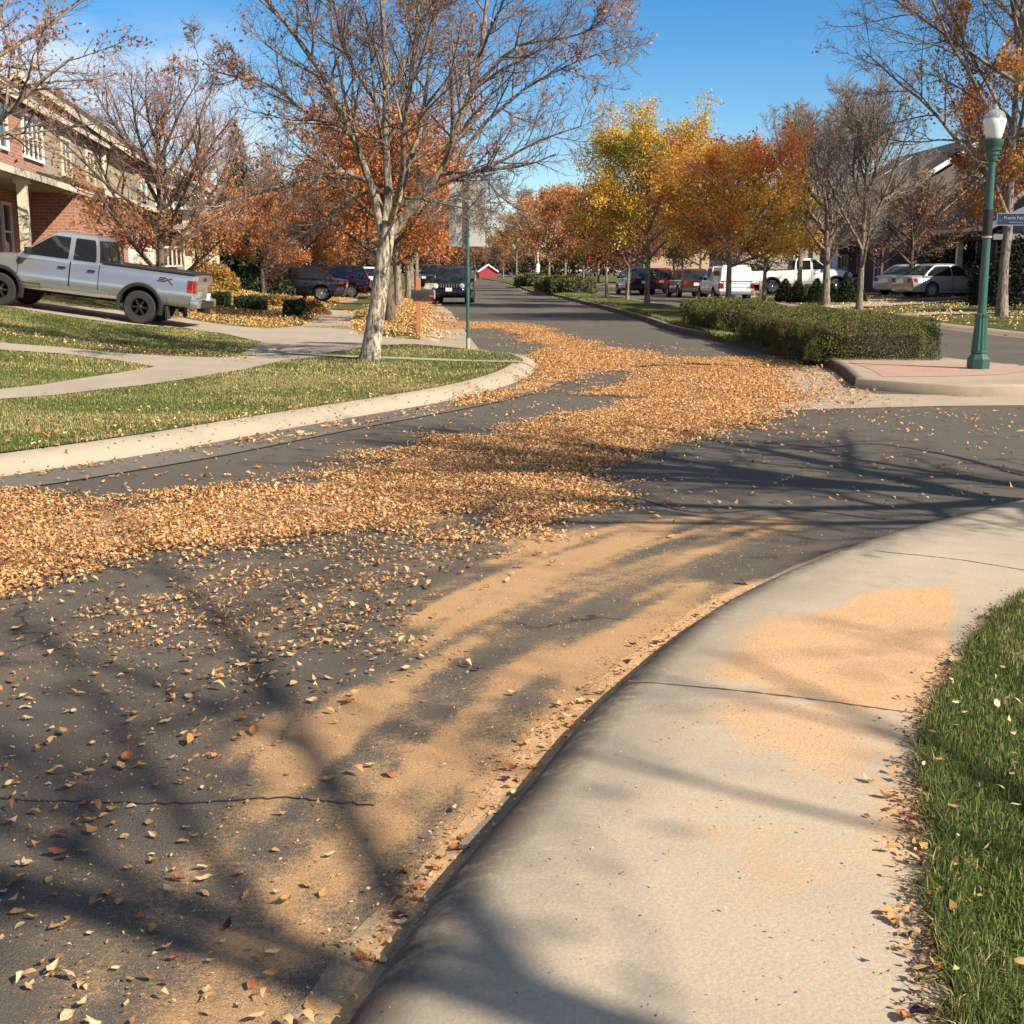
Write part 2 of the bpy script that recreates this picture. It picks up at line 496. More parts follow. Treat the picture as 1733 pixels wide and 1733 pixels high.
# litter bed of the leaf drifts (same tone as crushed leaves)
DRIFT1 = [(-420, 810), (0, 832), (69, 842), (128, 853), (218, 854), (312, 835), (367, 820), (478, 822), (568, 800), (633, 780), (664, 760), (726, 743), (858, 728), (927, 714), (962, 699), (1027, 686), (1097, 672), (1010, 668), (1045, 647), (1086, 628), (1160, 612), (1230, 606), (1300, 604), (1325, 618), (1335, 645), (1350, 668), (1310, 690), (1290, 708), (1270, 730), (1211, 731), (1160, 751), (1055, 784), (1000, 797), (1058, 781), (982, 808), (1079, 818), (1010, 851), (941, 879), (872, 903), (800, 880), (844, 862), (760, 905), (712, 907), (600, 895), (500, 915), (415, 936), (332, 930), (225, 936), (166, 950), (104, 974), (41, 998), (0, 1003), (-420, 1030)]
BAND = [(747, 545), (865, 547), (906, 551), (958, 569), (1024, 588), (1100, 598), (1160, 606), (1230, 606), (1160, 616), (1100, 616), (1010, 634), (930, 655), (870, 668), (780, 690), (900, 640), (906, 610), (927, 592), (892, 571), (865, 557), (747, 557)]
P_D1, P_BD = P2(DRIFT1), P2(BAND)

def streak(x, y):
    """thin sweeping lines, as left by a broom"""
    d, s = kn_coords(x, y)
    d = d / (1 + .10 * (s - 4))
    return .62 * fbm(s * .42 + 3, d * 9.0, o=2, seed=5) + .38 * fbm(s * .9, d * 22, o=2, seed=6)

def dust(x, y):
    d = np.zeros(len(x))
    k = (x > -9) & (x < 9) & (y > 1) & (y < 50)
    xx, yy = x[k], y[k]
    if not len(xx): return d
    s = np.zeros(len(xx)); s2 = np.zeros(len(xx)); st = streak(xx, yy)
    wob = (fbm(xx * 1.6, yy * 1.6, o=3, seed=11) - .5)
    for typ, P, w, a, lev in DST:
        if typ == 'p': r = sstep(-w, w, sdf(xx, yy, P) + wob * w * 2.2) * a
        else: r = np.exp(-(linedist(xx, yy, P) / (w * (1 + wob)))**2) * a
        if lev: s2 = s2 + r * (1 - .5 * s2)
        else: s = s + r * (1 - .35 * s)
    s = np.where(s2 > 0.02, s2 * (.6 + .8 * fbm(xx * 2.2, yy * 2.2, o=4, seed=15)), s * (.30 + 1.45 * sstep(.25, .75, st)))
    dd = np.maximum(sdf(xx, yy, P_D1), sdf(xx, yy, P_BD)) + wob * .5
    s = np.maximum(s, .62 * sstep(-.05, .3, dd) * (.55 + .9 * fbm(xx * 3, yy * 3, o=3, seed=19)))
    d[k] = np.clip(s, 0, 1.2)
    return d
def dust_top(x, y):
    d = dust(x, y)
    return d * sstep(.14, .34, linedist(x, y, KN[::3]))
DU = {'dust': dust}

# ---- road: one sheet to the horizon
gx = np.unique(np.r_[np.linspace(-600, -12, 30), np.arange(-12, 8, .07), np.linspace(8, 20, 30), np.linspace(20, 600, 30)])
gy = np.unique(np.r_[np.linspace(-60, 1.5, 12), np.arange(1.5, 14, .05), np.arange(14, 30, .12), np.arange(30, 60, .6), np.linspace(60, 1500, 60)])
X, Y = np.meshgrid(gx, gy)
n, k = X.shape
i, j = np.meshgrid(np.arange(n - 1), np.arange(k - 1), indexing='ij'); q = (i * k + j).ravel()
V = np.stack([X.ravel(), Y.ravel(), np.zeros(X.size)], 1)
tag(npmesh('road', V, np.stack([q, q + 1, q + k + 1, q + k], 1), M['asphalt'], smooth=True, attrs={'dust': dust(V[:, 0], V[:, 1])}), kind='structure')

# ---- grass ground material
def grass_ground(name, dry=.35):
    m, nt, b = nmat(name)
    p = pos(nt)
    n1 = noise(nt, p, .9, 4, .6); n2 = noise(nt, p, 22, 4, .7); n3 = noise(nt, p, 3.2, 3)
    c = mixc(nt, mapr(nt, n1, .38, .66), (.075, .10, .026), (.12, .135, .038))
    c = mixc(nt, mth(nt, 'MULTIPLY', mapr(nt, n3, .45, .7), dry), c, (.27, .205, .085))
    c = mixc(nt, mapr(nt, n2, .3, .75, .55, 0), c, (.05, .048, .018))
    L(nt, c, b.inputs['Base Color']); b.inputs['Roughness'].default_value = .95; b.inputs['Specular IOR Level'].default_value = .1
    L(nt, bump(nt, n2, .05), b.inputs['Normal'])
    return m
M['turf'] = grass_ground('turf', .5)
M['turf_far'] = grass_ground('turf_median', .4)
def bed_mat():
    m, nt, b = nmat('leaf_strewn_bed')
    p = pos(nt)
    v = N(nt, 'ShaderNodeTexVoronoi'); v.inputs['Scale'].default_value = 14; L(nt, p, v.inputs['Vector'])
    c = ramp(nt, mth(nt, 'ADD', N(nt, 'ShaderNodeSeparateColor').outputs[0], 0) if False else v.outputs['Distance'], [(0, (.50, .24, .09)), (.4, (.40, .17, .06)), (.7, (.16, .085, .04))])
    L(nt, c, b.inputs['Base Color']); b.inputs['Roughness'].default_value = .95
    return m
M['bed'] = bed_mat()

# ---- left side: lawn terrain
KLb = offset(KL, .36)
KFb = offset(KF, .45)
lawn_poly = [tuple(p) for p in KLb[::2]] + [tuple(G(886, 611, .12)[:2]), tuple(G(868, 601, .12)[:2]), tuple(G(790, 591, .12)[:2]), tuple(GT(760, 587)[:2])] + [tuple(p) for p in KFb[::2]] + [(-160, 290), (-160, 6)]
near = [p for p in lawn_poly if p[1] < 60 and p[0] > -34]
def cut(poly, y0, y1, x0=-1e9):
    """clip a polygon to the band y0..y1"""
    def clip(P, f, inter):
        out = []
        for a, b in zip(P, P[1:] + P[:1]):
            if f(a): out.append(a)
            if f(a) != f(b): out.append(inter(a, b))
        return out
    def iy(v): return lambda a, b: (a[0] + (b[0] - a[0]) * (v - a[1]) / (b[1] - a[1]), v)
    def ix(v): return lambda a, b: (v, a[1] + (b[1] - a[1]) * (v - a[0]) / (b[0] - a[0]))
    P = clip(list(poly), lambda p: p[1] >= y0, iy(y0)); P = clip(P, lambda p: p[1] <= y1, iy(y1))
    if x0 > -1e8: P = clip(P, lambda p: p[0] >= x0, ix(x0))
    return P
lawn_near = cut(lawn_poly, 0, 46, -40)
sheet('lawn', lawn_near, zl, .45, M['turf'])
sheet('lawn', cut(lawn_poly, 46, 290), zl, 4.0, M['turf'])
tilt = cut([(-160, 0), (-40, 0), (-40, 46), (-160, 46)], 0, 46)
sheet('lawn', tilt, zl, 6, M['turf'])

# left kerb and gutter (a rolled kerb; pan, lit face, flat top)
kt = np.array([0, .04, .10, .17, .26, .34, .40]) / .40
kz = np.array([.004, .018, .055, .095, .118, .126, .127])
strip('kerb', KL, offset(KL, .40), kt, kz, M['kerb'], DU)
strip('gutter', offset(KL, -.62), KL, np.linspace(0, 1, 8), np.full(8, .006), M['gutter'], DU)
tip = catmull(np.vstack([KL[-1:], P2([(911, 618)], .02), P2([(906, 610)], .04), P2([(884, 603)], .06), P2([(850, 598.5)], .08)]), 20)
strip('kerb', tip, offset(tip, .34), kt, kz + .001, M['kerb'], DU)
fz = 1 - .0 * KF[:, 0]
strip('kerb', KF, offset(KF, .45), kt, kz + .001, M['kerb'], DU)
strip('gutter', offset(KF, -.75), KF, np.linspace(0, 1, 5), np.full(5, .007), M['pan'], DU)

# left paths and drive, laid on the lawn
def over(dz): return lambda x, y: zl(x, y) + dz
WALK = [(-420, 672), (0, 660), (69, 653), (128, 643), (194, 633), (240, 625.5), (262, 622), (222, 614), (173, 607.5), (104, 599.5), (0, 592.5), (-420, 570), (-420, 556), (0, 581), (104, 588.5), (194, 598), (298, 603.5), (370, 606), (430, 603), (530, 600.5), (620, 603.5), (700, 606), (800, 610), (880, 611.5), (880, 614.5), (760, 612), (640, 607.5), (555, 604.5), (485, 610), (415, 626), (364, 634), (312, 643), (242, 653), (173, 660), (104, 669), (0, 677), (-420, 730)]
DRIVE = [(408, 601), (443, 580), (381, 566), (312, 556), (208, 549), (104, 535), (0, 518), (-140, 497), (-140, 486), (0, 503), (140, 519), (294, 536), (381, 551), (450, 557), (509, 553), (598, 559), (641, 570), (748, 580), (790, 591.5), (700, 583.5), (640, 585.5), (585, 594), (545, 600), (430, 602.5)]
STREETWALK = [(509, 552.5), (538, 533), (563, 516), (586, 500), (596, 490), (606, 490), (606, 500), (604, 516), (600, 533), (598, 558.5)]
pw, pdv, ps = PT(WALK), PT(DRIVE), PT(STREETWALK)
sheet('front_path', pw, over(.012), .5, M['drive'], attrs=DU)
sheet('driveway', pdv, over(.018), .5, M['drive'], attrs=DU)
sheet('street_pavement', ps, over(.014), .8, M['drive'], attrs=DU)
apA = np.array([pdv[17][:2] + .0, pdv[18][:2]]); 
apA = resample(apA, 12); apB = apA + np.array([.75, -.05])
strip('drive_apron', apA, apB, np.linspace(0, 1, 6), np.array([.15, .12, .075, .04, .018, .008]), M['drive'], DU)

# ---- median
MLr = offset(ML, -.14); MRr = offset(MR, .14)
mk = np.array([0, .012, .03, .14]) / .14; mz = np.array([0.0, .125, .147, .15])
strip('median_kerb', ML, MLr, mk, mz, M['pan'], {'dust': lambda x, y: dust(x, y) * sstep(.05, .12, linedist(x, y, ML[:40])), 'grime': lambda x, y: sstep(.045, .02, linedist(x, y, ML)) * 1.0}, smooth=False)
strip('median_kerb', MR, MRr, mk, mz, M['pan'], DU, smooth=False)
med = [tuple(p) for p in MLr] + [tuple(p) for p in MRr[::-1]]
med_ok = cut(med, 21.3, 280)
sheet('median_turf', med_ok, .149, 1.2, M['turf_far'])
nose = cut(med, 10, 21.3)
nose_z = .149
sheet('median_pavement', nose, nose_z, .22, M['pan'], attrs=DU)
# the nose: ramp towards the camera
# stamped brick-coloured panel
def pavers():
    m, nt, b = nmat('stamped_paving')
    t = N(nt, 'ShaderNodeTexBrick'); t.inputs['Scale'].default_value = 1
    t.inputs['Brick Width'].default_value = .3; t.inputs['Row Height'].default_value = .15; t.inputs['Mortar Size'].default_value = .008
    t.inputs['Color1'].default_value = (.34, .20, .14, 1); t.inputs['Color2'].default_value = (.38, .235, .17, 1); t.inputs['Mortar'].default_value = (.30, .21, .155, 1)
    p = pos(nt); L(nt, p, t.inputs['Vector'])
    c = mixc(nt, mapr(nt, noise(nt, p, 2, 4), .3, .7, 0, .4), t.outputs['Color'], (.42, .32, .23))
    L(nt, c, b.inputs['Base Color']); b.inputs['Roughness'].default_value = .9
    L(nt, bump(nt, t.outputs['Fac'], -.003), b.inputs['Normal'])
    return m
M['pavers'] = pavers()
pv = [tuple(G(u, v, .15)[:2]) for u, v in ((1437, 612.5), (1478, 627), (1494, 637.5), (1600, 637), (1700, 634), (1733, 628), (1722, 617), (1620, 611.5), (1500, 610))]
sheet('median_pavers', pv, .153, .4, M['pavers'])
pan = P2([(2300, 690), (1733, 686.5), (1600, 687.5), (1480, 690.5), (1380, 693), (1300, 697), (1190, 702), (1160, 690), (1200, 660), (1300, 618), (1403, 621), (1446, 657), (1481, 667), (1600, 669), (1733, 667), (2300, 660)])
sheet('cross_gutter', pan, .005, .2, M['pan'], attrs=DU)

# ---- right yards
KRb = offset(KR, -.42)
strip('kerb', KR, KRb, kt, kz, M['pan'], DU)
yard = [tuple(p) for p in KRb] + [(200, 280), (200, 20)]
sheet('yard', yard, zr, 4.0, M['turf'])
def zr2(x, y): return zr(x, y) + .03
sheet('driveway', [(12.35, 48.5), (12.35, 53.5), (19.5, 67), (24.5, 66), (22, 58)], zr2, 1.5, M['drive'], attrs=DU)
sheet('driveway', [(12.3, 68), (12.2, 74), (25, 80), (25, 73)], zr2, 1.5, M['drive'], attrs=DU)
sheet('front_path', [(12.3, 41), (12.3, 42.6), (20, 46), (24, 46), (24, 44.5)], zr2, 1.5, M['drive'], attrs=DU)

# ---- near pavement: gutter, rolled kerb, slab
kn_t = np.r_[0, .012, .035, .065, .095, .125, .16, .21, .5]
kn_z = np.r_[.002, .022, .058, .088, .105, .115, .121, .1238, .124]
AK = KN; KT = offset(KN, -.5)
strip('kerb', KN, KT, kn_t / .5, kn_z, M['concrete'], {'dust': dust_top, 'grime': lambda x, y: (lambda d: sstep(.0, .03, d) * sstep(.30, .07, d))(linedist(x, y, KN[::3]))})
wv = .13 + .05 * (fbm(KN_S * 2.2, KN_S * 0, o=4, seed=77) - .5) + .01 * rng.normal(0, 1, len(KN))
strip('gutter', offset(KN, wv), KN, np.linspace(0, 1, 10), np.linspace(.0025, .004, 10), M['pan_near'], DU)
SL = strip('pavement', KT, GE, np.linspace(0, 1, 46), .124, M['concrete'], DU)
VERGE_Z = .145
ve = [tuple(p) for p in GE[::2]] + [(30, -2), (1.2, -2)]
sheet('verge', ve, VERGE_Z - .02, .6, M['turf'])
M['joint'] = plain('joint_dirt', (.10, .075, .05), .95)
def joint(px, w, z):
    c = catmull(np.array([G(u, v, z)[:2] for u, v in px]), 40)
    c = c + (rng.random((len(c), 2)) - .5) * w * .5
    ww = w * (.35 + .9 * rng.random(len(c)))
    A = offset(c, ww / 2); B = offset(c, -ww / 2)
    strip('pavement_joint', A, B, np.array([0, 1.]), np.array([z, z]) + .0015, M['joint'])
joint([(1062, 1152), (1118, 1157), (1260, 1170), (1400, 1187), (1580, 1212)], .012, .124)
joint([(1480, 932), (1515, 936), (1620, 947), (1740, 966)], .012, .124)
M['dark_line'] = plain('road_line_black', (.018, .018, .018), .7)
sm = offset(KL, -.63)
strip('road_dark_line', offset(sm, .014), offset(sm, -.014), np.array([0, 1.]), np.array([.0075, .0075]), M['dark_line'])  # joint where the gutter pan meets the asphalt
def dark_line(px, w=.02):
    c = catmull(P2(px), 50); c = c + (rng.random((50, 2)) - .5) * .02
    strip('road_dark_line', offset(c, w / 2), offset(c, -w / 2), np.array([0, 1.]), np.array([.004, .004]), M['dark_line'])

dark_line([(-60, 1350), (120, 1358), (300, 1360), (470, 1352), (640, 1364)], .007)  # thin dark line across the near road
dark_line([(1733, 806), (1600, 770), (1480, 752), (1380, 757), (1250, 745)], .03)
dark_line([(1060, 838), (1180, 868), (1330, 862), (1500, 880)], .016)
# ------------------------------------------------------------------ fallen leaves
PAL_DRIFT = np.array([(.56, .29, .10), (.62, .35, .14), (.48, .22, .065), (.64, .36, .15), (.42, .19, .065), (.55, .26, .075), (.34, .15, .055), (.66, .40, .18)])
PAL_LOOSE = np.array([(.62, .40, .15), (.70, .50, .22), (.52, .27, .09), (.68, .45, .16), (.42, .20, .08), (.60, .33, .10), (.74, .60, .36)])
PAL_PALE = np.array([(.62, .50, .22), (.70, .60, .30), (.58, .40, .14), (.66, .56, .32)])

def leaf_mesh(name, x, y, z, size, pal, tilt=.5, mat=None, lift=.01):
    n = len(x)
    T = np.array([(-.5, 0, 0), (-.22, -.23, 0), (-.22, .23, 0), (.16, -.25, 0), (.16, .25, 0), (.55, 0, 0)], float)
    F0 = np.array([(0, 1, 2), (1, 3, 4), (1, 4, 2), (3, 5, 4)])
    wid = rng.uniform(.65, 1.15, n)
    V = np.repeat(T[None], n, 0)
    V[:, :, 1] *= wid[:, None]
    curl = rng.normal(.25, .5, n); fold = rng.normal(.35, .5, n)
    V[:, :, 2] = curl[:, None] * (T[None, :, 0]**2) * 1.6 + fold[:, None] * np.abs(T[None, :, 1]) * 1.1 + rng.normal(0, .05, (n, 6))
    V *= size[:, None, None]
    a = rng.uniform(0, 2 * PI, n); tx = rng.normal(0, tilt, n); ty = rng.normal(0, tilt, n)
    ca, sa = np.cos(a), np.sin(a)
    # tilt about x then y, spin about z
    yy = V[:, :, 1] * np.cos(tx)[:, None] - V[:, :, 2] * np.sin(tx)[:, None]
    zz = V[:, :, 1] * np.sin(tx)[:, None] + V[:, :, 2] * np.cos(tx)[:, None]
    xx = V[:, :, 0] * np.cos(ty)[:, None] + zz * np.sin(ty)[:, None]
    zz = -V[:, :, 0] * np.sin(ty)[:, None] + zz * np.cos(ty)[:, None]
    X = xx * ca[:, None] - yy * sa[:, None] + x[:, None]
    Y = xx * sa[:, None] + yy * ca[:, None] + y[:, None]
    zz = zz - zz.min(1)[:, None]
    Z = zz + (z + rng.uniform(0, 1, n) * lift)[:, None]
    V = np.stack([X, Y, Z], 2).reshape(-1, 3)
    F = (F0[None] + 6 * np.arange(n)[:, None, None]).reshape(-1, 3)
    c = pal[rng.integers(0, len(pal), n)] * rng.uniform(.72, 1.12, n)[:, None]
    c = np.repeat(c, 6, 0)
    return npmesh(name, V, F, mat or M['litter'], col=np.clip(c, 0, 1))

def scat(poly, dens, soft=.3, nz=.5, nscale=1.3, seed=3):
    a = np.array([p[:2] for p in poly]); lo, hi = a.min(0) - soft, a.max(0) + soft
    n = int(dens * np.prod(hi - lo))
    x = rng.uniform(lo[0], hi[0], n); y = rng.uniform(lo[1], hi[1], n)
    k = sdf(x, y, poly)
    w = fbm(x * nscale, y * nscale, o=4, seed=seed) - .5
    pr = sstep(-soft, soft, k + w * soft * 3) * np.clip(1 + nz * 3 * w, 0, 1.3)
    m = rng.random(n) < pr
    return x[m], y[m]

def rh(x, y):
    """height of the ground the leaves of the road lie on (kerbs included)"""
    z = np.full(len(x), .007)
    d = linedist(x, y, KL[::4]); inside = inpoly(x, y, np.array(lawn_poly))
    z = np.where(inside, zl(x, y) + .02, z)
    b = (~inside) & (d < .4)
    return np.where(b, np.maximum(z, np.where(inpoly(x, y, np.vstack([KL, KLb[::-1]])), np.interp(d, kt * .4, kz) + .004, .007)), z)

LX, LY, LZ, LS, LC = [], [], [], [], []
def lay(x, y, z, s0, s1, lift):
    LX.append(x); LY.append(y); LZ.append(z + rng.uniform(0, 1, len(x)) * lift); LS.append(rng.uniform(s0, s1, len(x)))
# main drift, the far band, drift edges
x, y = scat(P_D1, 3600, .30, .75, 2.0, 3); lay(x, y, rh(x, y), .012, .042, .009)
x, y = scat(P_BD, 1500, .30, .8, 1.6, 9); lay(x, y, rh(x, y), .022, .052, .010)
x, y = scat(P2([(560, 900), (760, 905), (860, 890), (800, 960), (720, 1010), (640, 1070), (520, 1100), (380, 1130), (260, 1140), (240, 1080), (300, 1020), (450, 960)]), 850, .45, 1.8, 2.8, 21); lay(x, y, rh(x, y), .009, .036, .004)
x, y = scat(P2([(1160, 640), (1330, 604), (1400, 612), (1446, 655), (1480, 668), (1400, 690), (1290, 720), (1100, 780)]), 130, .4, .5, 1.5, 4); lay(x, y, rh(x, y), .04, .07, .01)
x, y = scat(P2([(910, 640), (760, 695), (560, 735), (280, 778), (0, 815), (0, 806), (280, 768), (560, 719), (760, 684), (890, 648)]), 150, .12, .9, 1.5, 5); lay(x, y, rh(x, y), .035, .07, .01)
# thin scatter over the road
x, y = scat(P2([(-300, 780), (300, 700), (900, 610), (780, 560), (1200, 590), (1600, 690), (2000, 700), (2000, 800), (1200, 900), (700, 1010), (330, 1500), (300, 1800), (-600, 1800), (-600, 1000)]), 26, .5, .8, 1.1, 6); lay(x, y, rh(x, y), .025, .06, .006)
x, y = scat(P2([(-200, 900), (620, 900), (700, 1040), (480, 1240), (380, 1400), (240, 1800), (-300, 1800)]), 70, .5, 1.0, 1.7, 8); lay(x, y, rh(x, y), .010, .045, .006)
x, y = scat(P2([(700, 1560), (610, 1733), (520, 1740), (640, 1573), (760, 1424), (836, 1318), (961, 1193), (1060, 1110), (1200, 1040), (1320, 985), (1330, 1000), (1205, 1060), (1040, 1180), (913, 1313), (769, 1477)]), 150, .08, 1., 3, 10); lay(x, y, x * 0 + .007, .02, .05, .006)
x, y = scat(P2([(560, 1745), (500, 1745), (620, 1573), (740, 1424), (815, 1318), (940, 1193), (1040, 1110), (1190, 1030), (1320, 978), (1340, 990), (1215, 1046), (1055, 1165), (930, 1300), (785, 1465), (660, 1620)]), 1500, .06, .9, 5, 17); lay(x, y, x * 0 + .006, .005, .02, .004)
# crumbs and flecks close by
x, y = scat(P2([(-200, 1000), (700, 1000), (1100, 900), (1500, 900), (1300, 990), (900, 1330), (560, 1800), (-300, 1800)]), 420, .3, .9, 2.2, 12); lay(x, y, x * 0 + .005, .004, .013, .002)
x, y = scat(P2([(1100, 1160), (1560, 1000), (1640, 1100), (1570, 1250), (1560, 1800), (700, 1800), (900, 1400)], .12), 160, .2, .9, 2.2, 13); lay(x, y, x * 0 + .126, .004, .012, .001)
x, y = scat(P2([(1600, 1140), (1568, 1250), (1560, 1440), (1590, 1760), (1530, 1760), (1520, 1440), (1530, 1250), (1560, 1150)], .12), 260, .05, 1., 4, 14); lay(x, y, x * 0 + .127, .012, .045, .01)
# along the kerb of the near pavement, on the far gutter
x, y = scat(P2([(1500, 700), (1733, 690), (1733, 720), (1300, 760), (1200, 750)]), 24, .3, .6, 1.5, 15); lay(x, y, rh(x, y), .03, .06, .006)
X_, Y_, Z_, S_ = [np.concatenate(a) for a in (LX, LY, LZ, LS)]
o = leaf_mesh('fallen_leaves', X_, Y_, Z_, S_, np.vstack([PAL_DRIFT * np.array([1.06, 1.10, 1.22]), PAL_DRIFT[:4] * np.array([1.15, 1.22, 1.4]), [(.22, .10, .045), (.16, .06, .04), (.66, .50, .28)]]), .22)
tag(o, 'drifts and scatter of tan fallen leaves along the road', 'leaves', kind='stuff')

# leaves on the left grounds
LX, LY, LZ, LS = [], [], [], []
def layT(px, dens, s0, s1, soft=.4, nz=.6, seed=1, sc=1.2, zf=zl, dz=.025):
    x, y = scat(PT(px), dens, soft, nz, sc, seed); lay(x, y, zf(x, y) + dz, s0, s1, .02)
layT([(294, 535), (381, 549), (450, 555), (509, 550), (530, 530), (600, 500), (520, 500), (470, 480), (400, 470), (340, 480), (300, 510)], 150, .05, .10, .5, .3, 31)
layT([(600, 556), (641, 568), (748, 578), (738, 548), (728, 522), (690, 505), (640, 520), (606, 530)], 170, .05, .10, .5, .3, 32)
layT([(-100, 560), (0, 568), (104, 585), (250, 600), (408, 612), (420, 603), (298, 596), (194, 588), (80, 570), (-100, 545)], 130, .03, .06, .25, .8, 33)
layT([(-100, 700), (240, 655), (485, 612), (640, 608), (860, 616), (820, 640), (560, 690), (0, 765), (-100, 775)], 9, .02, .045, .3, .8, 34)
layT([(560, 655), (640, 645), (740, 640), (700, 665), (600, 680)], 60, .02, .05, .4, .8, 35)
layT([(-100, 740), (0, 740), (300, 720), (560, 680), (560, 690), (300, 735), (0, 765), (-100, 775)], 90, .02, .05, .12, .8, 36)
layT([(-100, 500), (0, 515), (300, 560), (440, 585), (400, 600), (200, 590), (0, 560), (-100, 550)], 8, .02, .05, .3, .8, 37)
layT([(-100, 590), (0, 595), (240, 618), (0, 655), (-100, 655)], 10, .02, .05, .3, .8, 38)
layT([(600, 500), (700, 520), (728, 520), (728, 500), (724, 490), (610, 488)], 20, .05, .09, .5, .8, 39)
X_, Y_, Z_, S_ = [np.concatenate(a) for a in (LX, LY, LZ, LS)]
tag(leaf_mesh('lawn_leaves', X_, Y_, Z_, S_, np.vstack([PAL_DRIFT, PAL_DRIFT[:4], PAL_PALE]), .4), 'pale and tan leaves lying on the lawn and under the trees', 'leaves', kind='stuff')
# leaves in the gutter and on the verge at right
LX, LY, LZ, LS = [], [], [], []
x = rng.uniform(12.3, 22, 9000); y = rng.uniform(28, 78, 9000); k = rng.random(9000) < fbm(x * .5, y * .3, o=3, seed=40) * 1.2
lay(x[k], y[k], zr(x[k], y[k]) + .02, .06, .11, .03)
c = resample(KR[20:90], 900); x = c[:, 0] + rng.normal(.6, .5, 900); y = c[:, 1] + rng.normal(0, .5, 900)
lay(x, y, np.where(x > np.interp(y, KR[20:, 1], KR[20:, 0]), .16, .01), .06, .10, .02)
x, y = scat(P2([(1590, 1170), (1733, 1030), (1900, 1000), (1900, 1800), (1600, 1800), (1570, 1300)], .15), 75, .1, .8, 3, 41); lay(x, y, x * 0 + VERGE_Z + .035, .018, .045, .02)
c = resample(ML[20:80], 500); x = c[:, 0] - np.abs(rng.normal(.12, .2, 500)); y = c[:, 1]
lay(x, y, x * 0 + .006, .05, .09, .01)
X_, Y_, Z_, S_ = [np.concatenate(a) for a in (LX, LY, LZ, LS)]
tag(leaf_mesh('verge_leaves', X_, Y_, Z_, S_, np.vstack([PAL_LOOSE, PAL_PALE]), .5), 'pale leaves caught in the grass and along the kerbs at right', 'leaves', kind='stuff')

# ---- single loose leaves close to the camera: each an object
def one_leaf(n=9, curl=.3, fold=.3, seed=0):
    r = np.random.default_rng(seed)
    bm = bmesh.new()
    rows = []
    for i in range(n + 1):
        t = i / n
        w = .30 * math.sin(PI * t**.8) * (1 + .08 * math.sin(t * 19 + seed))
        X = t - .5
        zc = curl * (X * X * 1.6) + .05 * math.sin(5 * t + seed)
        row = []
        for s in (-1, -.5, 0, .5, 1):
            yy = s * w
            row.append(bm.verts.new((X, yy * math.cos(fold * abs(s)), zc + abs(yy) * math.sin(fold) * 1.3 + .03 * r.normal() * abs(s))))
        rows.append(row)
    for a, b in zip(rows[:-1], rows[1:]):
        for k in range(4): bm.faces.new((a[k], a[k + 1], b[k + 1], b[k]))
    s0 = rows[0][2].co
    st = [bm.verts.new((s0.x - .28 * q, .03 * q * q, s0.z + .05 * q)) for q in (0.02, .5, 1)]
    st2 = [bm.verts.new((v.co.x, v.co.y + .018, v.co.z)) for v in st]
    for k in range(2): bm.faces.new((st[k], st[k + 1], st2[k + 1], st2[k]))
    me = bpy.data.meshes.new('fallen_leaf'); bm.to_mesh(me); bm.free()
    me.polygons.foreach_set('use_smooth', np.ones(len(me.polygons), bool))
    return me
def leaf_mat(name, c):
    m, nt, b = nmat(name)
    oc = objco(nt)
    n = noise(nt, oc, 5, 5, .7)
    L(nt, mixc(nt, mapr(nt, n, .3, .75), c, tuple(x * .5 for x in c)), b.inputs['Base Color'])
    b.inputs['Roughness'].default_value = .7; b.inputs['Specular IOR Level'].default_value = .25
    t = N(nt, 'ShaderNodeBsdfTranslucent'); t.inputs[0].default_value = (*c, 1)
    mx = N(nt, 'ShaderNodeMixShader'); mx.inputs[0].default_value = .15
    L(nt, b.outputs[0], mx.inputs[1]); L(nt, t.outputs[0], mx.inputs[2]); L(nt, mx.outputs[0], nt.nodes['Material Output'].inputs[0])
    return m
KINDS = [('tan', (.52, .29, .11), 'tan loose leaf lying curled on the road or pavement in front'),
         ('cream', (.66, .50, .27), 'cream loose leaf lying pale on the road or pavement in front'),
         ('rust', (.40, .15, .06), 'rust brown loose leaf lying on the road or pavement in front'),
         ('purple', (.085, .03, .055), 'dark purple loose leaf lying on the dusty road or pavement')]
LEAF = []
for k, (nm, c, lab) in enumerate(KINDS):
    mt = leaf_mat('leaf_' + nm, c)
    for s in range(4):
        me = one_leaf(9, [.10, .35, .6, -.35][s], [.12, .35, .6, .2][s], k * 7 + s)
        me.materials.append(mt); LEAF.append((me, lab, k))
def put_leaf(u, v, k, size=None, z=.006, var=None):
    p = G(u, v, z)
    s = int(rng.integers(0, 4)) if var is None else var
    me, lab, _ = LEAF[k * 4 + s]
    o = bpy.data.objects.new('fallen_leaf', me)
    COL.objects.link(o)
    q = (size or rng.uniform(.024, .048)) * .86
    o.scale = (q, q * rng.uniform(.75, 1.25), q)
    o.rotation_euler = (rng.normal(0, .16), rng.normal(0, .16), rng.uniform(0, 6.28))
    o.location = (p[0], p[1], p[2] + q * .10)
    tag(o, lab, 'leaf', 'loose %s leaves near the camera' % KINDS[k][0])
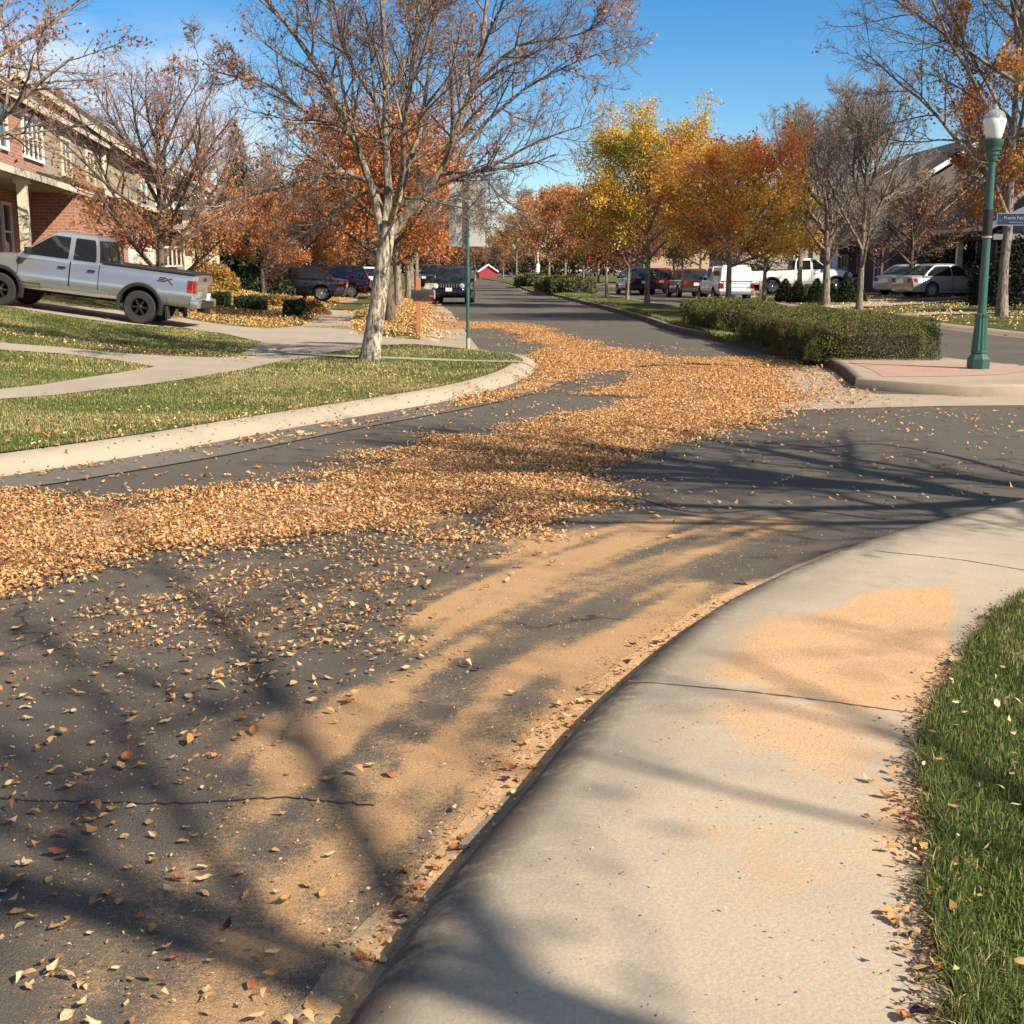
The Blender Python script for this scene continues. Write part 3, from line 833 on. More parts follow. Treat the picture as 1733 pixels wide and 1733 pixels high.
for u, v, k, s in [(806, 1134, 3, .05), (1110, 1088, 3, .05), (1070, 1093, 3, .045), (1062, 1120, 3, .055), (855, 1320, 3, .045), (1258, 987, 3, .07), (1428, 950, 3, .07), (865, 1303, 2, .06),
                   (870, 1176, 1, .06), (770, 1372, 1, .05), (686, 1133, 1, .06), (660, 1310, 2, .06), (590, 1187, 2, .06), (430, 1665, 2, .06), (610, 1620, 2, .06), (680, 1475, 2, .045), (300, 1490, 2, .05), (385, 1568, 3, .05), (465, 1615, 1, .055), (555, 1320, 0, .055),
                   (480, 1528, 0, .055), (345, 1490, 1, .055), (90, 1643, 1, .06), (95, 1570, 0, .05), (40, 1465, 1, .06), (15, 1330, 1, .06), (262, 1416, 1, .05), (215, 1285, 2, .07), (205, 1300, 0, .06), (320, 1180, 1, .06), (280, 1222, 1, .06), (225, 1210, 0, .07), (190, 1120, 1, .05), (345, 1470, 1, .05), (525, 1705, 0, .055),
                   (440, 1120, 1, .07), (370, 1145, 0, .06), (295, 1185, 0, .06), (265, 1130, 1, .05), (418, 1170, 2, .06), (430, 1240, 2, .06), (910, 938, 2, .08), (1045, 1135, 1, .05), (985, 1190, 1, .06), (970, 1190, 0, .05), (555, 1148, 1, .05)]:
    put_leaf(u, v, k, s)
for u, v, k, s in [(1468, 1322, 1, .05), (1500, 1350, 0, .055), (1505, 1372, 1, .05), (1512, 1560, 0, .05), (1525, 1580, 0, .04), (1560, 1712, 3, .06), (1535, 1725, 2, .06), (1600, 1720, 2, .05), (1485, 1438, 1, .03), (1688, 1046, 3, .05)]:
    put_leaf(u, v, k, s, .127)
cnt = 0
while cnt < 130:
    u, v = rng.uniform(0, 900), rng.uniform(1080, 1733)
    if u > 900 - (v - 1080) * .62 - 60: continue
    if rng.random() > .35 + .65 * (u < 430): continue
    put_leaf(u, v, int(rng.choice(3, p=[.5, .36, .14]))); cnt += 1
for t in rng.uniform(0, 1, 44):                                        # in the gutter of the near kerb
    i = t * 6; px = [(1250, 1012), (1130, 1095), (1000, 1195), (930, 1265), (840, 1375), (740, 1480), (640, 1640)]
    a, b = px[int(i)], px[int(i) + 1]; f = i - int(i)
    put_leaf(a[0] + (b[0] - a[0]) * f + rng.normal(-14, 9), a[1] + (b[1] - a[1]) * f + rng.normal(0, 5), int(rng.choice(4, p=[.45, .25, .2, .1])), rng.uniform(.03, .055))
# big pale seed pod by the grass
put_leaf(1622, 1128, 1, .11, .13, 2); put_leaf(1612, 1122, 0, .09, .13, 1)

# ------------------------------------------------------------------ grass blades
def blades(name, x, y, z, h, w, pal, lean=.5, mat=None):
    n = len(x)
    a = rng.uniform(0, 2 * PI, n); l = rng.normal(0, lean, n); la = rng.uniform(0, 2 * PI, n)
    dx, dy = np.cos(a) * w * .5, np.sin(a) * w * .5
    ox, oy = np.cos(la) * l * h, np.sin(la) * l * h
    b0 = np.stack([x - dx, y - dy, z - .01 * np.ones(n)], 1); b1 = np.stack([x + dx, y + dy, z - .01 * np.ones(n)], 1)
    m0 = np.stack([x - dx * .7 + ox * .35, y - dy * .7 + oy * .35, z + h * .55], 1); m1 = np.stack([x + dx * .7 + ox * .35, y + dy * .7 + oy * .35, z + h * .55], 1)
    t = np.stack([x + ox, y + oy, z + h * np.sqrt(np.clip(1 - .5 * l * l, .2, 1))], 1)
    V = np.stack([b0, b1, m0, m1, t], 1).reshape(-1, 3)
    q = 5 * np.arange(n)[:, None]
    F = np.concatenate([q + [0, 1, 3], q + [0, 3, 2], q + [2, 3, 4]])
    c = pal[rng.integers(0, len(pal), n)] * rng.uniform(.75, 1.2, n)[:, None]
    return npmesh(name, V, F, mat or M['blade'], col=np.clip(np.repeat(c, 5, 0), 0, 1))
GREEN = np.array([(.10, .155, .030), (.14, .195, .042), (.18, .225, .06), (.085, .13, .026), (.225, .24, .075)])
DRY = np.array([(.48, .40, .17), (.38, .30, .12), (.55, .46, .23), (.30, .25, .09)])
# near verge at right: thick lawn hanging over the pavement edge
xe = []
NB = 260000
yv = rng.uniform(1.2, 9.0, NB)
edge = np.interp(yv, GE[:, 1], GE[:, 0]) + .10 * (fbm(yv * 5, yv * 0, o=4, seed=51) - .5)
xv = edge + rng.uniform(.0, 1.9, NB)
k = (np.abs(xv / yv) < .62) & (rng.random(NB) < np.clip(4.2 / yv, .3, 1))
xv, yv, ed = xv[k], yv[k], (xv - edge)[k]
hh = rng.uniform(.014, .042, len(xv)) * (1 + .35 * np.exp(-(ed / .06)**2))
d = fbm(xv * 3, yv * 3, o=3, seed=50)
pal_i = rng.random(len(xv)) < (sstep(.5, .68, d) * .55 + .12)
for nm, kk, pl, hf in (('grass', ~pal_i, GREEN, 1), ('grass', pal_i, DRY, .62)):
    tag(blades(nm, xv[kk], yv[kk], np.full(kk.sum(), VERGE_Z - .02), hh[kk] * hf, np.full(kk.sum(), .0045), pl, .55), kind='stuff')
# long blades and runners hanging over the pavement edge
n = 9000
yv = 1.3 + 6.5 * rng.random(n)**1.6; xv = np.interp(yv, GE[:, 1], GE[:, 0]) + rng.uniform(-.03, .05, n) + .10 * (fbm(yv * 5, yv * 0, o=4, seed=51) - .5)
o_ = blades('grass', xv, yv, np.full(n, VERGE_Z - .02), rng.uniform(.03, .075, n), np.full(n, .004), np.vstack([GREEN * .85, DRY[:1], GREEN * .7]), .9)
tag(o_, kind='stuff')
yv = 1.3 + 6.5 * rng.random(5200)**1.4; xv = np.interp(yv, GE[:, 1], GE[:, 0]) - np.abs(rng.normal(0, .05, 5200)) + .02
tag(leaf_mesh('edge_litter', xv, yv, yv * 0 + .127, rng.uniform(.006, .026, 5200), np.array([(.20, .11, .05), (.30, .17, .08), (.12, .07, .04), (.42, .27, .13)]), .3, lift=.012), 'brown crumbled leaf litter caught along the grass edge of the pavement', 'litter', kind='stuff')
# left lawns
def lawn_blades(poly, dens, h0, h1, w, seed):
    a = np.array(poly); lo, hi = a.min(0), a.max(0)
    n = int(dens * np.prod(hi - lo)); x = rng.uniform(lo[0], hi[0], n); y = rng.uniform(lo[1], hi[1], n)
    k = inpoly(x, y, np.array(poly)) & ~inpoly(x, y, pw) & ~inpoly(x, y, pdv)
    k &= (x / y > -.66)
    x, y = x[k], y[k]
    d = fbm(x * 1.1, y * 1.1, o=4, seed=seed); d2 = fbm(x * .35 + .8 * y, y * .35 - .1 * x, o=2, seed=seed + 3)
    dry = rng.random(len(x)) < sstep(.40, .66, d * .7 + d2 * .3) * .75 + .10
    hh = rng.uniform(h0, h1, len(x)); z = zl(x, y)
    for kk, pl in ((~dry, GREEN), (dry, DRY)):
        tag(blades('grass', x[kk], y[kk], z[kk], hh[kk], np.full(kk.sum(), w), pl, .6), kind='stuff')
lawn_blades(cut(lawn_near, 8, 18, -11.5), 2500, .016, .034, .007, 60)
lawn_blades(cut(lawn_near, 18, 34, -21), 750, .022, .045, .012, 61)
mm = cut(med_ok, 27, 110)
a = np.array(mm); n = 26000; y = rng.uniform(27, 95, n); xl = np.interp(y, ML[:, 1], ML[:, 0]); xr_ = np.interp(y, MR[40:, 1], MR[40:, 0])
x = xl + .2 + rng.random(n) * (xr_ - xl - .4)
tag(blades('grass', x, y, np.full(n, .15), rng.uniform(.05, .10, n), np.full(n, .03), np.vstack([GREEN, DRY[:1]]), .6), kind='stuff')
# ------------------------------------------------------------------ trees
def bark(name, c0, c1, scale=9, upper=False):
    m, nt, b = nmat(name)
    oc = objco(nt)
    mp = N(nt, 'ShaderNodeMapping'); mp.inputs['Scale'].default_value = (1, 1, .28); L(nt, oc, mp.inputs[0])
    v = N(nt, 'ShaderNodeTexVoronoi', feature='F1'); v.inputs['Scale'].default_value = scale * 2.4; L(nt, mp.outputs[0], v.inputs['Vector'])
    n = noise(nt, mp.outputs[0], scale, 6, .75)
    f = mapr(nt, mth(nt, 'ADD', n, mth(nt, 'MULTIPLY', v.outputs['Distance'], .35)), .42, .74)
    cc = mixc(nt, f, c0, c1)
    if upper:                                       # the limbs carry a darker, younger bark than the flaking trunk
        s = N(nt, 'ShaderNodeSeparateXYZ'); L(nt, oc, s.inputs[0])
        cc = mixc(nt, mapr(nt, mth(nt, 'ADD', s.outputs[2], n), 2.4, 3.5), cc, mixc(nt, f, (.085, .066, .052), (.27, .215, .165)))
    L(nt, cc, b.inputs['Base Color'])
    b.inputs['Roughness'].default_value = .95; b.inputs['Specular IOR Level'].default_value = .1
    L(nt, bump(nt, f, .03), b.inputs['Normal'])
    return m
M['bark'] = bark('pale_bark', (.17, .125, .085), (.52, .44, .33), 10, True)
M['bark_far'] = bark('grey_bark', (.10, .078, .06), (.27, .22, .175), 8)
M['bark_dark'] = bark('dark_bark', (.055, .04, .032), (.15, .115, .09), 8)
M['twig'] = plain('twig_bark', (.165, .118, .095), .9, scale=2, var=.3)
M['twig_pink'] = plain('reddish_twig_bark', (.26, .15, .12), .9, scale=2, var=.3)
M['twig_dark'] = plain('dark_twig_bark', (.085, .062, .055), .9, scale=2, var=.3)
M['twig_grey'] = plain('grey_twig_bark', (.22, .18, .155), .9, scale=2, var=.3)

def nrm(a): return a / (np.linalg.norm(a, axis=-1, keepdims=True) + 1e-9)
def at(P, idx, t):
    k = P.shape[1] - 1
    f = np.clip(t * k, 0, k - 1e-4); i = f.astype(int); w = (f - i)[:, None]
    a, b = P[idx, i], P[idx, i + 1]
    return a * (1 - w) + b * w, nrm(b - a)
def kids(r, P, Rd, n, t0, t1, ang, aj, lr, k, wig, up, rr=.62, rmin=.004, taper=.25, lmin=0, lfun=None):
    B = len(P); idx = np.repeat(np.arange(B), n); m = B * n
    t = t0 + (t1 - t0) * ((np.tile(np.arange(n), B) + r.random(m)) / n)
    S, T = at(P, idx, t)
    kk = Rd.shape[1] - 1
    rad = np.array([np.interp(tt, np.linspace(0, 1, kk + 1), Rd[i]) for tt, i in zip(t, idx)]) if m < 4000 else Rd[idx, np.minimum((t * kk).astype(int), kk)]
    Lp = np.linalg.norm(np.diff(P, axis=1), axis=2).sum(1)
    Ln = np.maximum(Lp[idx] * lr * (1.1 - .6 * t) * r.uniform(.65, 1.25, m), lmin)
    ph = np.tile(np.arange(n), B) * 2.4 + np.repeat(r.uniform(0, 6.28, B), n) + r.normal(0, .5, m)
    ref = np.where(np.abs(T[:, 2:3]) > .9, np.array([[1., 0, 0]]), np.array([[0, 0, 1.]]))
    a = nrm(np.cross(T, ref)); b = np.cross(T, a)
    an = R(ang) + r.normal(0, R(aj), m)
    d = nrm(T * np.cos(an)[:, None] + (a * np.cos(ph)[:, None] + b * np.sin(ph)[:, None]) * np.sin(an)[:, None])
    out = np.zeros((m, k + 1, 3)); out[:, 0] = S
    for s in range(k):
        d = nrm(d + r.normal(0, wig, (m, 3)) + np.array([0, 0, up]))
        out[:, s + 1] = out[:, s] + d * (Ln / k)[:, None]
    r0 = np.clip(np.minimum(rad * rr, Ln * .022 + .002), rmin, None)
    ro = r0[:, None] * np.linspace(1, taper, k + 1)[None]
    return out, np.maximum(ro, rmin * .6)
def tubes(P, Rd, sides):
    B, k1, _ = P.shape
    T = np.gradient(P, axis=1); T = nrm(T)
    ref = np.zeros_like(T); ref[..., 0] = 1
    mean = nrm(P[:, -1] - P[:, 0])
    sw = np.abs(mean[:, 0]) > .8
    ref[sw] = (0, 1, 0)
    a = nrm(np.cross(T, ref)); b = np.cross(T, a)
    th = np.arange(sides) * 2 * PI / sides
    V = P[:, :, None] + (a[:, :, None] * np.cos(th)[None, None, :, None] + b[:, :, None] * np.sin(th)[None, None, :, None]) * Rd[:, :, None, None]
    V = V.reshape(-1, 3)
    q = np.arange(B)[:, None, None] * (k1 * sides) + np.arange(k1 - 1)[None, :, None] * sides
    s = np.arange(sides)[None, None]; s2 = (s + 1) % sides
    F = np.stack([q + s, q + s2, q + sides + s2, q + sides + s], -1).reshape(-1, 4)
    return V, F
class Geo:
    def __init__(self): self.V, self.F, self.n = [], [], 0
    def add(self, P, Rd, sides):
        V, F = tubes(P, Rd, sides); self.V.append(V); self.F.append(F + self.n); self.n += len(V); return self
    def out(self): return np.concatenate(self.V), np.concatenate(self.F)

def leaf_cards(r, C, size, pal_fn, droop=.2):
    """small folded leaves centred at C"""
    n = len(C)
    u = nrm(r.normal(0, 1, (n, 3)) + np.array([0, 0, -droop])); w = nrm(np.cross(u, r.normal(0, 1, (n, 3)))); nn = np.cross(u, w)
    s = (size * r.uniform(.6, 1.3, n))[:, None]
    V = np.stack([C - u * s * .5, C + w * s * .28 + nn * s * .10, C + u * s * .5, C - w * s * .28 + nn * s * .10], 1).reshape(-1, 3)
    q = 4 * np.arange(n)[:, None]
    F = np.concatenate([q + [0, 1, 2], q + [0, 2, 3]])
    return V, F, np.repeat(pal_fn(C), 4, 0)

def palette(r, cols, scale, jit=.2, seed=0, grad=None):
    cols = np.array(cols)
    def f(C):
        q = fbm(C[:, 0] / scale, C[:, 1] / scale, C[:, 2] / scale, 2, seed)
        q = np.clip((q - .5) * 2.3 + .5 + (grad(C) if grad else 0), 0, .999) * (len(cols) - 1)
        i = q.astype(int); w = (q - i)[:, None]
        c = cols[i] * (1 - w) + cols[i + 1] * w
        return np.clip(c * (1 + r.normal(0, jit, (len(C), 1))), .01, 1)
    return f

def trunk_line(r, base, top, k, bend):
    P = np.linspace(base, top, k + 1)
    o = np.cumsum(r.normal(0, bend, (k + 1, 3)), 0); o[:, 2] = 0; o -= o[0]
    return P + o

def make_tree(seed, H, fork, r0, spread, nl=9, limb_ang=38, limb_up=.06, l2=(8, 40, .5), l3=(7, 42, .45), l4=None, leader=True, leaves=0, lsize=.1, pal=None, leaf_from=(.15, 1), clump=.10,
              matT='bark_far', matW='twig', twig_r=.006, lean=(0, 0), limbs=None, droop=.2, bare_mask=None, sides=8, l2up=.04, l3up=.03, shape=1.0, zmin=0):
    """returns the trunk mesh data and crown mesh data"""
    r = np.random.default_rng(seed)
    gt, gw = Geo(), Geo()
    top = np.array([lean[0] + r.normal(0, .1), lean[1], H * (.93 if leader else fork / H * 1.02)])
    kT = 14
    T = trunk_line(r, np.zeros(3), top, kT, .016 * H / kT * 1.2)
    tz = np.linspace(0, 1, kT + 1)
    Rt = r0 * (1 - tz * (.88 if leader else .25)) * (1 + .28 * np.exp(-tz * (H if leader else fork) / .14))
    gt.add(T[None], Rt[None], sides + 4)
    if limbs is not None:
        Lm = np.array([resample(np.array(l, float), 9) for l, _ in limbs]); Lr = np.array([rr * .82 * np.linspace(1, .2, 9) for _, rr in limbs])
        Lm[:, 2:] += np.cumsum(r.normal(0, .022, (len(Lm), 7, 3)), 1)
    else:
        t0 = fork / top[2] if leader else .82
        ts = t0 + (1 - t0) * .92 * (np.arange(nl) + .4 * r.random(nl)) / nl
        S, D = at(T[None], np.zeros(nl, int), np.clip(ts, 0, .99))
        ph = np.arange(nl) * 2.4 + r.random() * 6
        Lm, Lr = [], []
        for i in range(nl):
            f = (ts[i] - t0) / (1 - t0 + 1e-6)
            an = R(limb_ang * (1.15 - .55 * f) + r.normal(0, 5))
            if leader:
                ln = spread * (math.sin(PI * min(1, .30 + .62 * f))**shape) * r.uniform(.85, 1.15) / max(math.sin(an), .45)
                ln = min(ln, (H * 1.04 - S[i][2]) / max(math.cos(an), .25))
            else:
                ln = (H - fork) * r.uniform(.82, 1.08) / max(math.cos(an), .6)
            d = np.array([math.cos(ph[i]) * math.sin(an), math.sin(ph[i]) * math.sin(an), math.cos(an)])
            P = [S[i]]
            for s in range(8):
                d = nrm(d + r.normal(0, .07, 3) + np.array([0, 0, limb_up])); P.append(P[-1] + d * ln / 8)
            Lm.append(P); rr = min(r0 * .52 * (1.15 - .5 * f), .02 * ln + .02)
            Lr.append(rr * np.linspace(1, .2, 9))
        Lm, Lr = np.array(Lm), np.array(Lr)
    gt.add(Lm, Lr, sides)
    if leader and limbs is None:
        Lx = T[int(kT * .6):]; Lm2 = np.concatenate([Lm, resample(Lx, 9)[None]]); Lr2 = np.concatenate([Lr, np.interp(np.linspace(.6, 1, 9), tz, Rt)[None]])
    else: Lm2, Lr2 = Lm, Lr
    B2, R2 = kids(r, Lm2, Lr2, l2[0], .18, 1, l2[1], 10, l2[2], 6, .10, l2up, rmin=twig_r * 1.4)
    gt.add(B2, R2, 5)
    B3, R3 = kids(r, B2, R2, l3[0], .12, 1, l3[1], 12, l3[2], 4, .13, l3up, rmin=twig_r, lmin=.12)
    gw.add(B3, R3, 3)
    last = [B3]
    if l4:
        B4, R4 = kids(r, B3, R3, l4[0], .15, 1, l4[1], 14, l4[2], 3, .16, .03, rmin=twig_r * .8, lmin=.10)
        gw.add(B4, R4, 3); last = [B4]
    Vt, Ft = gt.out(); Vw, Fw = gw.out()
    # bring the whole tree to its measured height and spread
    if limbs is None:
        sz = H / np.percentile(Vw[:, 2], 99.6); rad = np.hypot(Vw[:, 0] - lean[0] * .5, Vw[:, 1]); sx = spread / np.percentile(rad, 97)
        sc3 = np.array([sx, sx, sz])
        Vt = Vt * sc3; Vw = Vw * sc3
        kt_ = 1 / sx
        zt_ = Vt[:, 2] / H
        tr = np.arange(len(Vt)) < (kT + 1) * (sides + 4)
        cx = np.interp(Vt[:, 2], T[:, 2] * sz, T[:, 0] * sx); cy = np.interp(Vt[:, 2], T[:, 2] * sz, T[:, 1] * sx)
        Vt[tr, 0] = cx[tr] + (Vt[tr, 0] - cx[tr]) * kt_; Vt[tr, 1] = cy[tr] + (Vt[tr, 1] - cy[tr]) * kt_
        last = [q * sc3 for q in last]
    parts = dict(trunk=(Vt, Ft), twigs=(Vw, Fw))
    if leaves:
        Q = last[0]
        sel = np.arange(len(Q))
        if bare_mask is not None:
            sel = sel[bare_mask(Q[:, -1], r)]
        if len(sel):
            ii = sel[r.integers(0, len(sel), leaves)]
            C, _ = at(Q, ii, r.uniform(leaf_from[0], leaf_from[1], leaves))
            C = C + r.normal(0, clump, (leaves, 3))
            C = C[C[:, 2] > zmin + r.uniform(0, .5, len(C))]
            parts['leaves'] = leaf_cards(r, C, lsize, pal(r), droop)
    parts['mats'] = (matT, matW)
    return parts

def link_tree(parts, loc, label, group=None, rz=0, name='tree', cat='tree', scale=1):
    t = empty(name, loc, label, cat, group, rz)
    t.scale = (scale,) * 3
    mT, mW = parts['mats']
    npmesh('trunk', *parts['trunk'], M[mT], smooth=True, parent=t)
    V, F = parts['twigs']
    if 'leaves' in parts:
        v2, f2, c2 = parts['leaves']
        n1 = len(V)
        col = np.concatenate([np.full((n1, 3), .1), c2])
        mi = np.r_[np.zeros(len(F), int), np.ones(len(f2), int)]
        npmesh('crown', np.concatenate([V, v2]), [F, f2 + n1], [M[mW], M['leaf']], col=col, mi=mi, parent=t)
    else:
        npmesh('crown', V, F, M[mW], parent=t)
    return t

# colours of the foliage
ORANGE = [(.40, .125, .04), (.56, .21, .065), (.66, .29, .09), (.48, .16, .05), (.56, .27, .10)]
RUST = [(.30, .11, .045), (.46, .20, .075), (.54, .26, .10), (.38, .15, .06)]
YELLOW = [(.15, .18, .03), (.40, .31, .045), (.70, .46, .06), (.76, .50, .08), (.72, .38, .07)]
GOLD = [(.62, .21, .05), (.76, .32, .065), (.80, .43, .07), (.82, .54, .09), (.76, .36, .07)]
PURPLE = [(.10, .035, .03), (.20, .06, .045), (.26, .085, .055), (.30, .12, .06)]
TAN = [(.40, .20, .11), (.52, .27, .14), (.34, .15, .09), (.58, .33, .17)]
GREENT = [(.025, .045, .02), (.04, .065, .025), (.06, .085, .035)]
def pal(cols, sc=1.2, jit=.22, seed=0, grad=None): return lambda r: palette(r, cols, sc, jit, seed, grad)

# --- the big bare tree on the corner lawn
b = GT(625, 609); SCL = FPX / b[1] / 1.0
b[2] -= .04
def lp(u, v, y=0): return ((u - 625) / SCL, y, (609 - v) / SCL * 1.0)
limbs = [([lp(650, 402), lp(640, 340, -.1), lp(618, 250, -.3), lp(575, 165, -.5), (*lp(515, 75, -.8),), lp(455, 0, -1.0), lp(415, -70, -1.2)], .085),
         ([lp(655, 395), lp(662, 320, .15), lp(655, 230, .25), lp(655, 120, .3), lp(652, 0, .4), lp(655, -140, .4)], .095),
         ([lp(668, 395), lp(715, 340, -.1), lp(760, 290, -.2), lp(792, 210, -.2), lp(815, 120, -.1), lp(826, 40, 0), lp(838, -90, .1)], .10),
         ([lp(660, 385), lp(690, 300, .6), lp(715, 190, 1.1), lp(735, 70, 1.5), lp(740, -80, 1.8)], .07),
         ([lp(655, 380), lp(625, 300, .9), lp(585, 200, 1.5), lp(560, 90, 1.9), lp(545, -40, 2.2)], .065),
         ([lp(662, 388), lp(690, 320, -.8), lp(700, 220, -1.4), lp(720, 100, -1.9), lp(730, -50, -2.3)], .065),
         ([lp(648, 330), lp(610, 300, -.3), lp(560, 305, -.7), lp(500, 330, -1.0), lp(430, 352, -1.2), lp(385, 375, -1.3)], .05),
         ([lp(700, 345), lp(760, 315, -.3), lp(830, 290, -.6), lp(910, 250, -.8), lp(980, 230, -1.0)], .05),
         ([lp(803, 165), lp(840, 135, -.2), lp(880, 110, -.3), lp(950, 100, -.4), lp(1040, 75, -.5)], .042),
         ([lp(768, 280), lp(830, 215, .2), lp(900, 160, .4), lp(985, 120, .5), lp(1060, 100, .5)], .045),
         ([lp(612, 245), lp(540, 215, -.2), lp(470, 165, -.3), lp(400, 160, -.3), lp(360, 130, -.3)], .042),
         ([lp(650, 320), lp(580, 345, .6), lp(500, 390, 1.2), lp(440, 410, 1.6)], .04),
         ([lp(700, 350), lp(770, 345, .8), lp(840, 350, 1.3), lp(890, 360, 1.6)], .04),
         ([lp(652, 200), lp(600, 120, -.5), lp(585, 20, -.9), lp(570, -80, -1.2)], .045),
         ([lp(655, 180), lp(700, 100, .5), lp(740, 10, .8), lp(770, -90, 1.0)], .045),
         ([lp(690, 340), lp(740, 350, -1.0), lp(790, 365, -1.6), lp(835, 385, -2.0)], .035)]
r_ = np.random.default_rng(11)
def main_leaf(Q, r): return fbm(Q[:, 0] * .9, Q[:, 1] * .9, Q[:, 2] * .9, 3, 5) + r.normal(0, .03, len(Q)) - .5 * ((Q[:, 0] > .9) & (Q[:, 2] < 3.4)) - .05 * ((Q[:, 0] > 1.5) & (Q[:, 2] > 4.5)) > .545
mt = make_tree(11, 2.55, 2.25, .158, 3.5, limbs=limbs, leader=False, lean=(.36, 0), l2=(13, 42, .42), l3=(10, 44, .48), l4=(9, 46, .55), leaves=7000, lsize=.07, pal=pal(TAN, .8), bare_mask=main_leaf, matT='bark', matW='twig', twig_r=.0052, l2up=.05, l3up=.05, sides=10, clump=.05)
link_tree(mt, b, 'big nearly bare tree with pale flaking trunk on the corner lawn', name='bare_tree')

# --- the trees along the left side
def GTY(u, Y): 
    x = AT(u, Y); return (x, Y, float(zl(x, Y)) - .05)
t2 = make_tree(21, 6.6, 1.9, .17, 3.0, nl=11, limb_ang=55, l2=(8, 46, .55), l3=(7, 46, .5), leaves=17000, lsize=.10, pal=pal(ORANGE, 1.0, .25, 3), clump=.13, matT='bark_dark', matW='twig_dark')
link_tree(t2, GTY(662, 36.5), 'orange-leaved tree with dark trunk just behind the bare tree', name='maple_tree', rz=.4)
t3 = make_tree(22, 7.2, 2.1, .17, 3.2, nl=11, limb_ang=55, l2=(8, 46, .55), l3=(7, 46, .5), leaves=18000, lsize=.15, pal=pal(ORANGE, 1.1, .25, 8), clump=.15, matT='bark_far', matW='twig_dark')
link_tree(t3, GTY(676, 52), 'orange street tree with grey trunk, second behind the bare tree', 'orange street trees at left', name='maple_tree')
for u, Y, rz, sc, lb in ((693, 66, 1.2, 1, 'orange street tree beyond the mailbox, third in the row'), (699, 80, 2.6, 1.05, 'orange street tree beyond the mailbox, fourth in the row'), (708, 98, 4.0, 1.1, 'orange street tree beyond the mailbox, farthest in the row')):
    o = copy_tree(bpy.data.objects['maple_tree.001']); o.location = GTY(u, Y); o.rotation_euler.z = rz; o.scale = (sc,) * 3; o['label'] = lb
# orange mass at the left, behind the bushes
t4 = make_tree(23, 7.0, 1.7, .16, 3.2, nl=11, limb_ang=58, l2=(8, 46, .55), l3=(7, 46, .5), leaves=16000, lsize=.14, pal=pal(RUST + ORANGE[1:3], 1.0, .25, 4), clump=.16, matT='bark_dark', matW='twig_dark')
link_tree(t4, GTY(520, 56), 'rusty orange tree over the dark sedan on the left drive', name='maple_tree', rz=1, scale=.62)
o = link_tree(t4, GTY(452, 50), 'rusty tree behind the dark green bush at left', name='maple_tree', rz=3, scale=.58)
o = link_tree(t4, GTY(590, 78), 'rusty orange tree over the maroon car on the left drive', name='maple_tree', rz=5, scale=.95)
# bare crown in front of the left house
t5 = make_tree(24, 6.7, .8, .12, 3.1, nl=17, limb_ang=46, limb_up=.05, l2=(9, 40, .5), l3=(9, 42, .5), l4=(5, 42, .5), leaves=4200, lsize=.10, pal=pal(RUST, .9), bare_mask=lambda Q, r: (Q[:, 2] < 3.2 + r.normal(0, .8, len(Q))) & (fbm(Q[:, 0], Q[:, 1], Q[:, 2], 2, 3) > .44), matT='bark_dark', matW='twig_pink', twig_r=.007, l2up=.08, l3up=.07)
p5 = GTY(284, 33.5)
link_tree(t5, p5, 'multi-stemmed nearly bare tree between the pickup and the porch', name='bare_tree', rz=.7)
# overhanging tree at the far left, trunk outside the view
t6 = make_tree(25, 7.6, 1.9, .17, 4.3, nl=12, limb_ang=50, limb_up=.05, l2=(10, 42, .5), l3=(8, 44, .5), l4=(6, 44, .5), leaves=9000, lsize=.085, pal=pal(TAN, .8), bare_mask=lambda Q, r: fbm(Q[:, 0] * .8, Q[:, 1] * .8, Q[:, 2] * .8, 3, 9) + r.normal(0, .03, len(Q)) + .22 * np.exp(-((Q[:, 0] + 1.7)**2 + (Q[:, 1] + 3.6)**2 + (Q[:, 2] - 5.2)**2) / .9) > .53, matT='bark_far', matW='twig', twig_r=.0055)
link_tree(t6, (-10.6, 21.2, float(zl(-10.6, 21.2)) - .05), 'tan-leaved thin tree reaching in over the pickup from the left edge', name='bare_tree', rz=2.0)
# pale bare tree and grey thicket behind
t7 = make_tree(26, 8.6, 2.0, .15, 2.6, nl=13, limb_ang=32, limb_up=.07, l2=(8, 34, .5), l3=(7, 36, .55), matT='bark_far', matW='twig_grey', twig_r=.012, l2up=.1, l3up=.1)
link_tree(t7, GTY(360, 60), 'tall slender bare tree behind the porch house at left', name='bare_tree', rz=.3)
link_tree(t7, GTY(470, 72), 'grey bare tree beside the spruce', name='bare_tree', rz=2.3)

# --- spruce
def conifer(seed, H, Rb, n=9000, nm='spruce'):
    r = np.random.default_rng(seed)
    t = 1 - np.sqrt(r.random(n)); t = np.clip(t, 0, .985)
    rad = Rb * (1 - t)**.9 * (1 - .22 * (np.floor(t * 26) % 2 > 0)) * np.sqrt(r.uniform(.12, 1, n))
    ph = r.uniform(0, 6.28, n); ph = ph + .25 * np.sin(ph * 7)
    C = np.stack([rad * np.cos(ph), rad * np.sin(ph), .3 + t * (H - .3) - rad * .22], 1)
    out = nrm(np.stack([np.cos(ph), np.sin(ph), -.25 + 0 * ph], 1) + r.normal(0, .3, (n, 3)))
    w = nrm(np.cross(out, np.array([0, 0, 1.]))) + r.normal(0, .2, (n, 3))
    s = r.uniform(.12, .26, n)[:, None] * (H / 8)
    V = np.stack([C - w * s * .4, C + out * s * 1.3, C + w * s * .4], 1).reshape(-1, 3)
    c = np.array([(.025, .05, .03), (.035, .06, .035), (.05, .075, .05)])[r.integers(0, 3, n)] * r.uniform(.7, 1.3, (n, 1))
    return V, np.arange(3 * n).reshape(-1, 3), np.repeat(c, 3, 0), H
V, F, c, H = conifer(5, 10.0, 2.3, 14000)
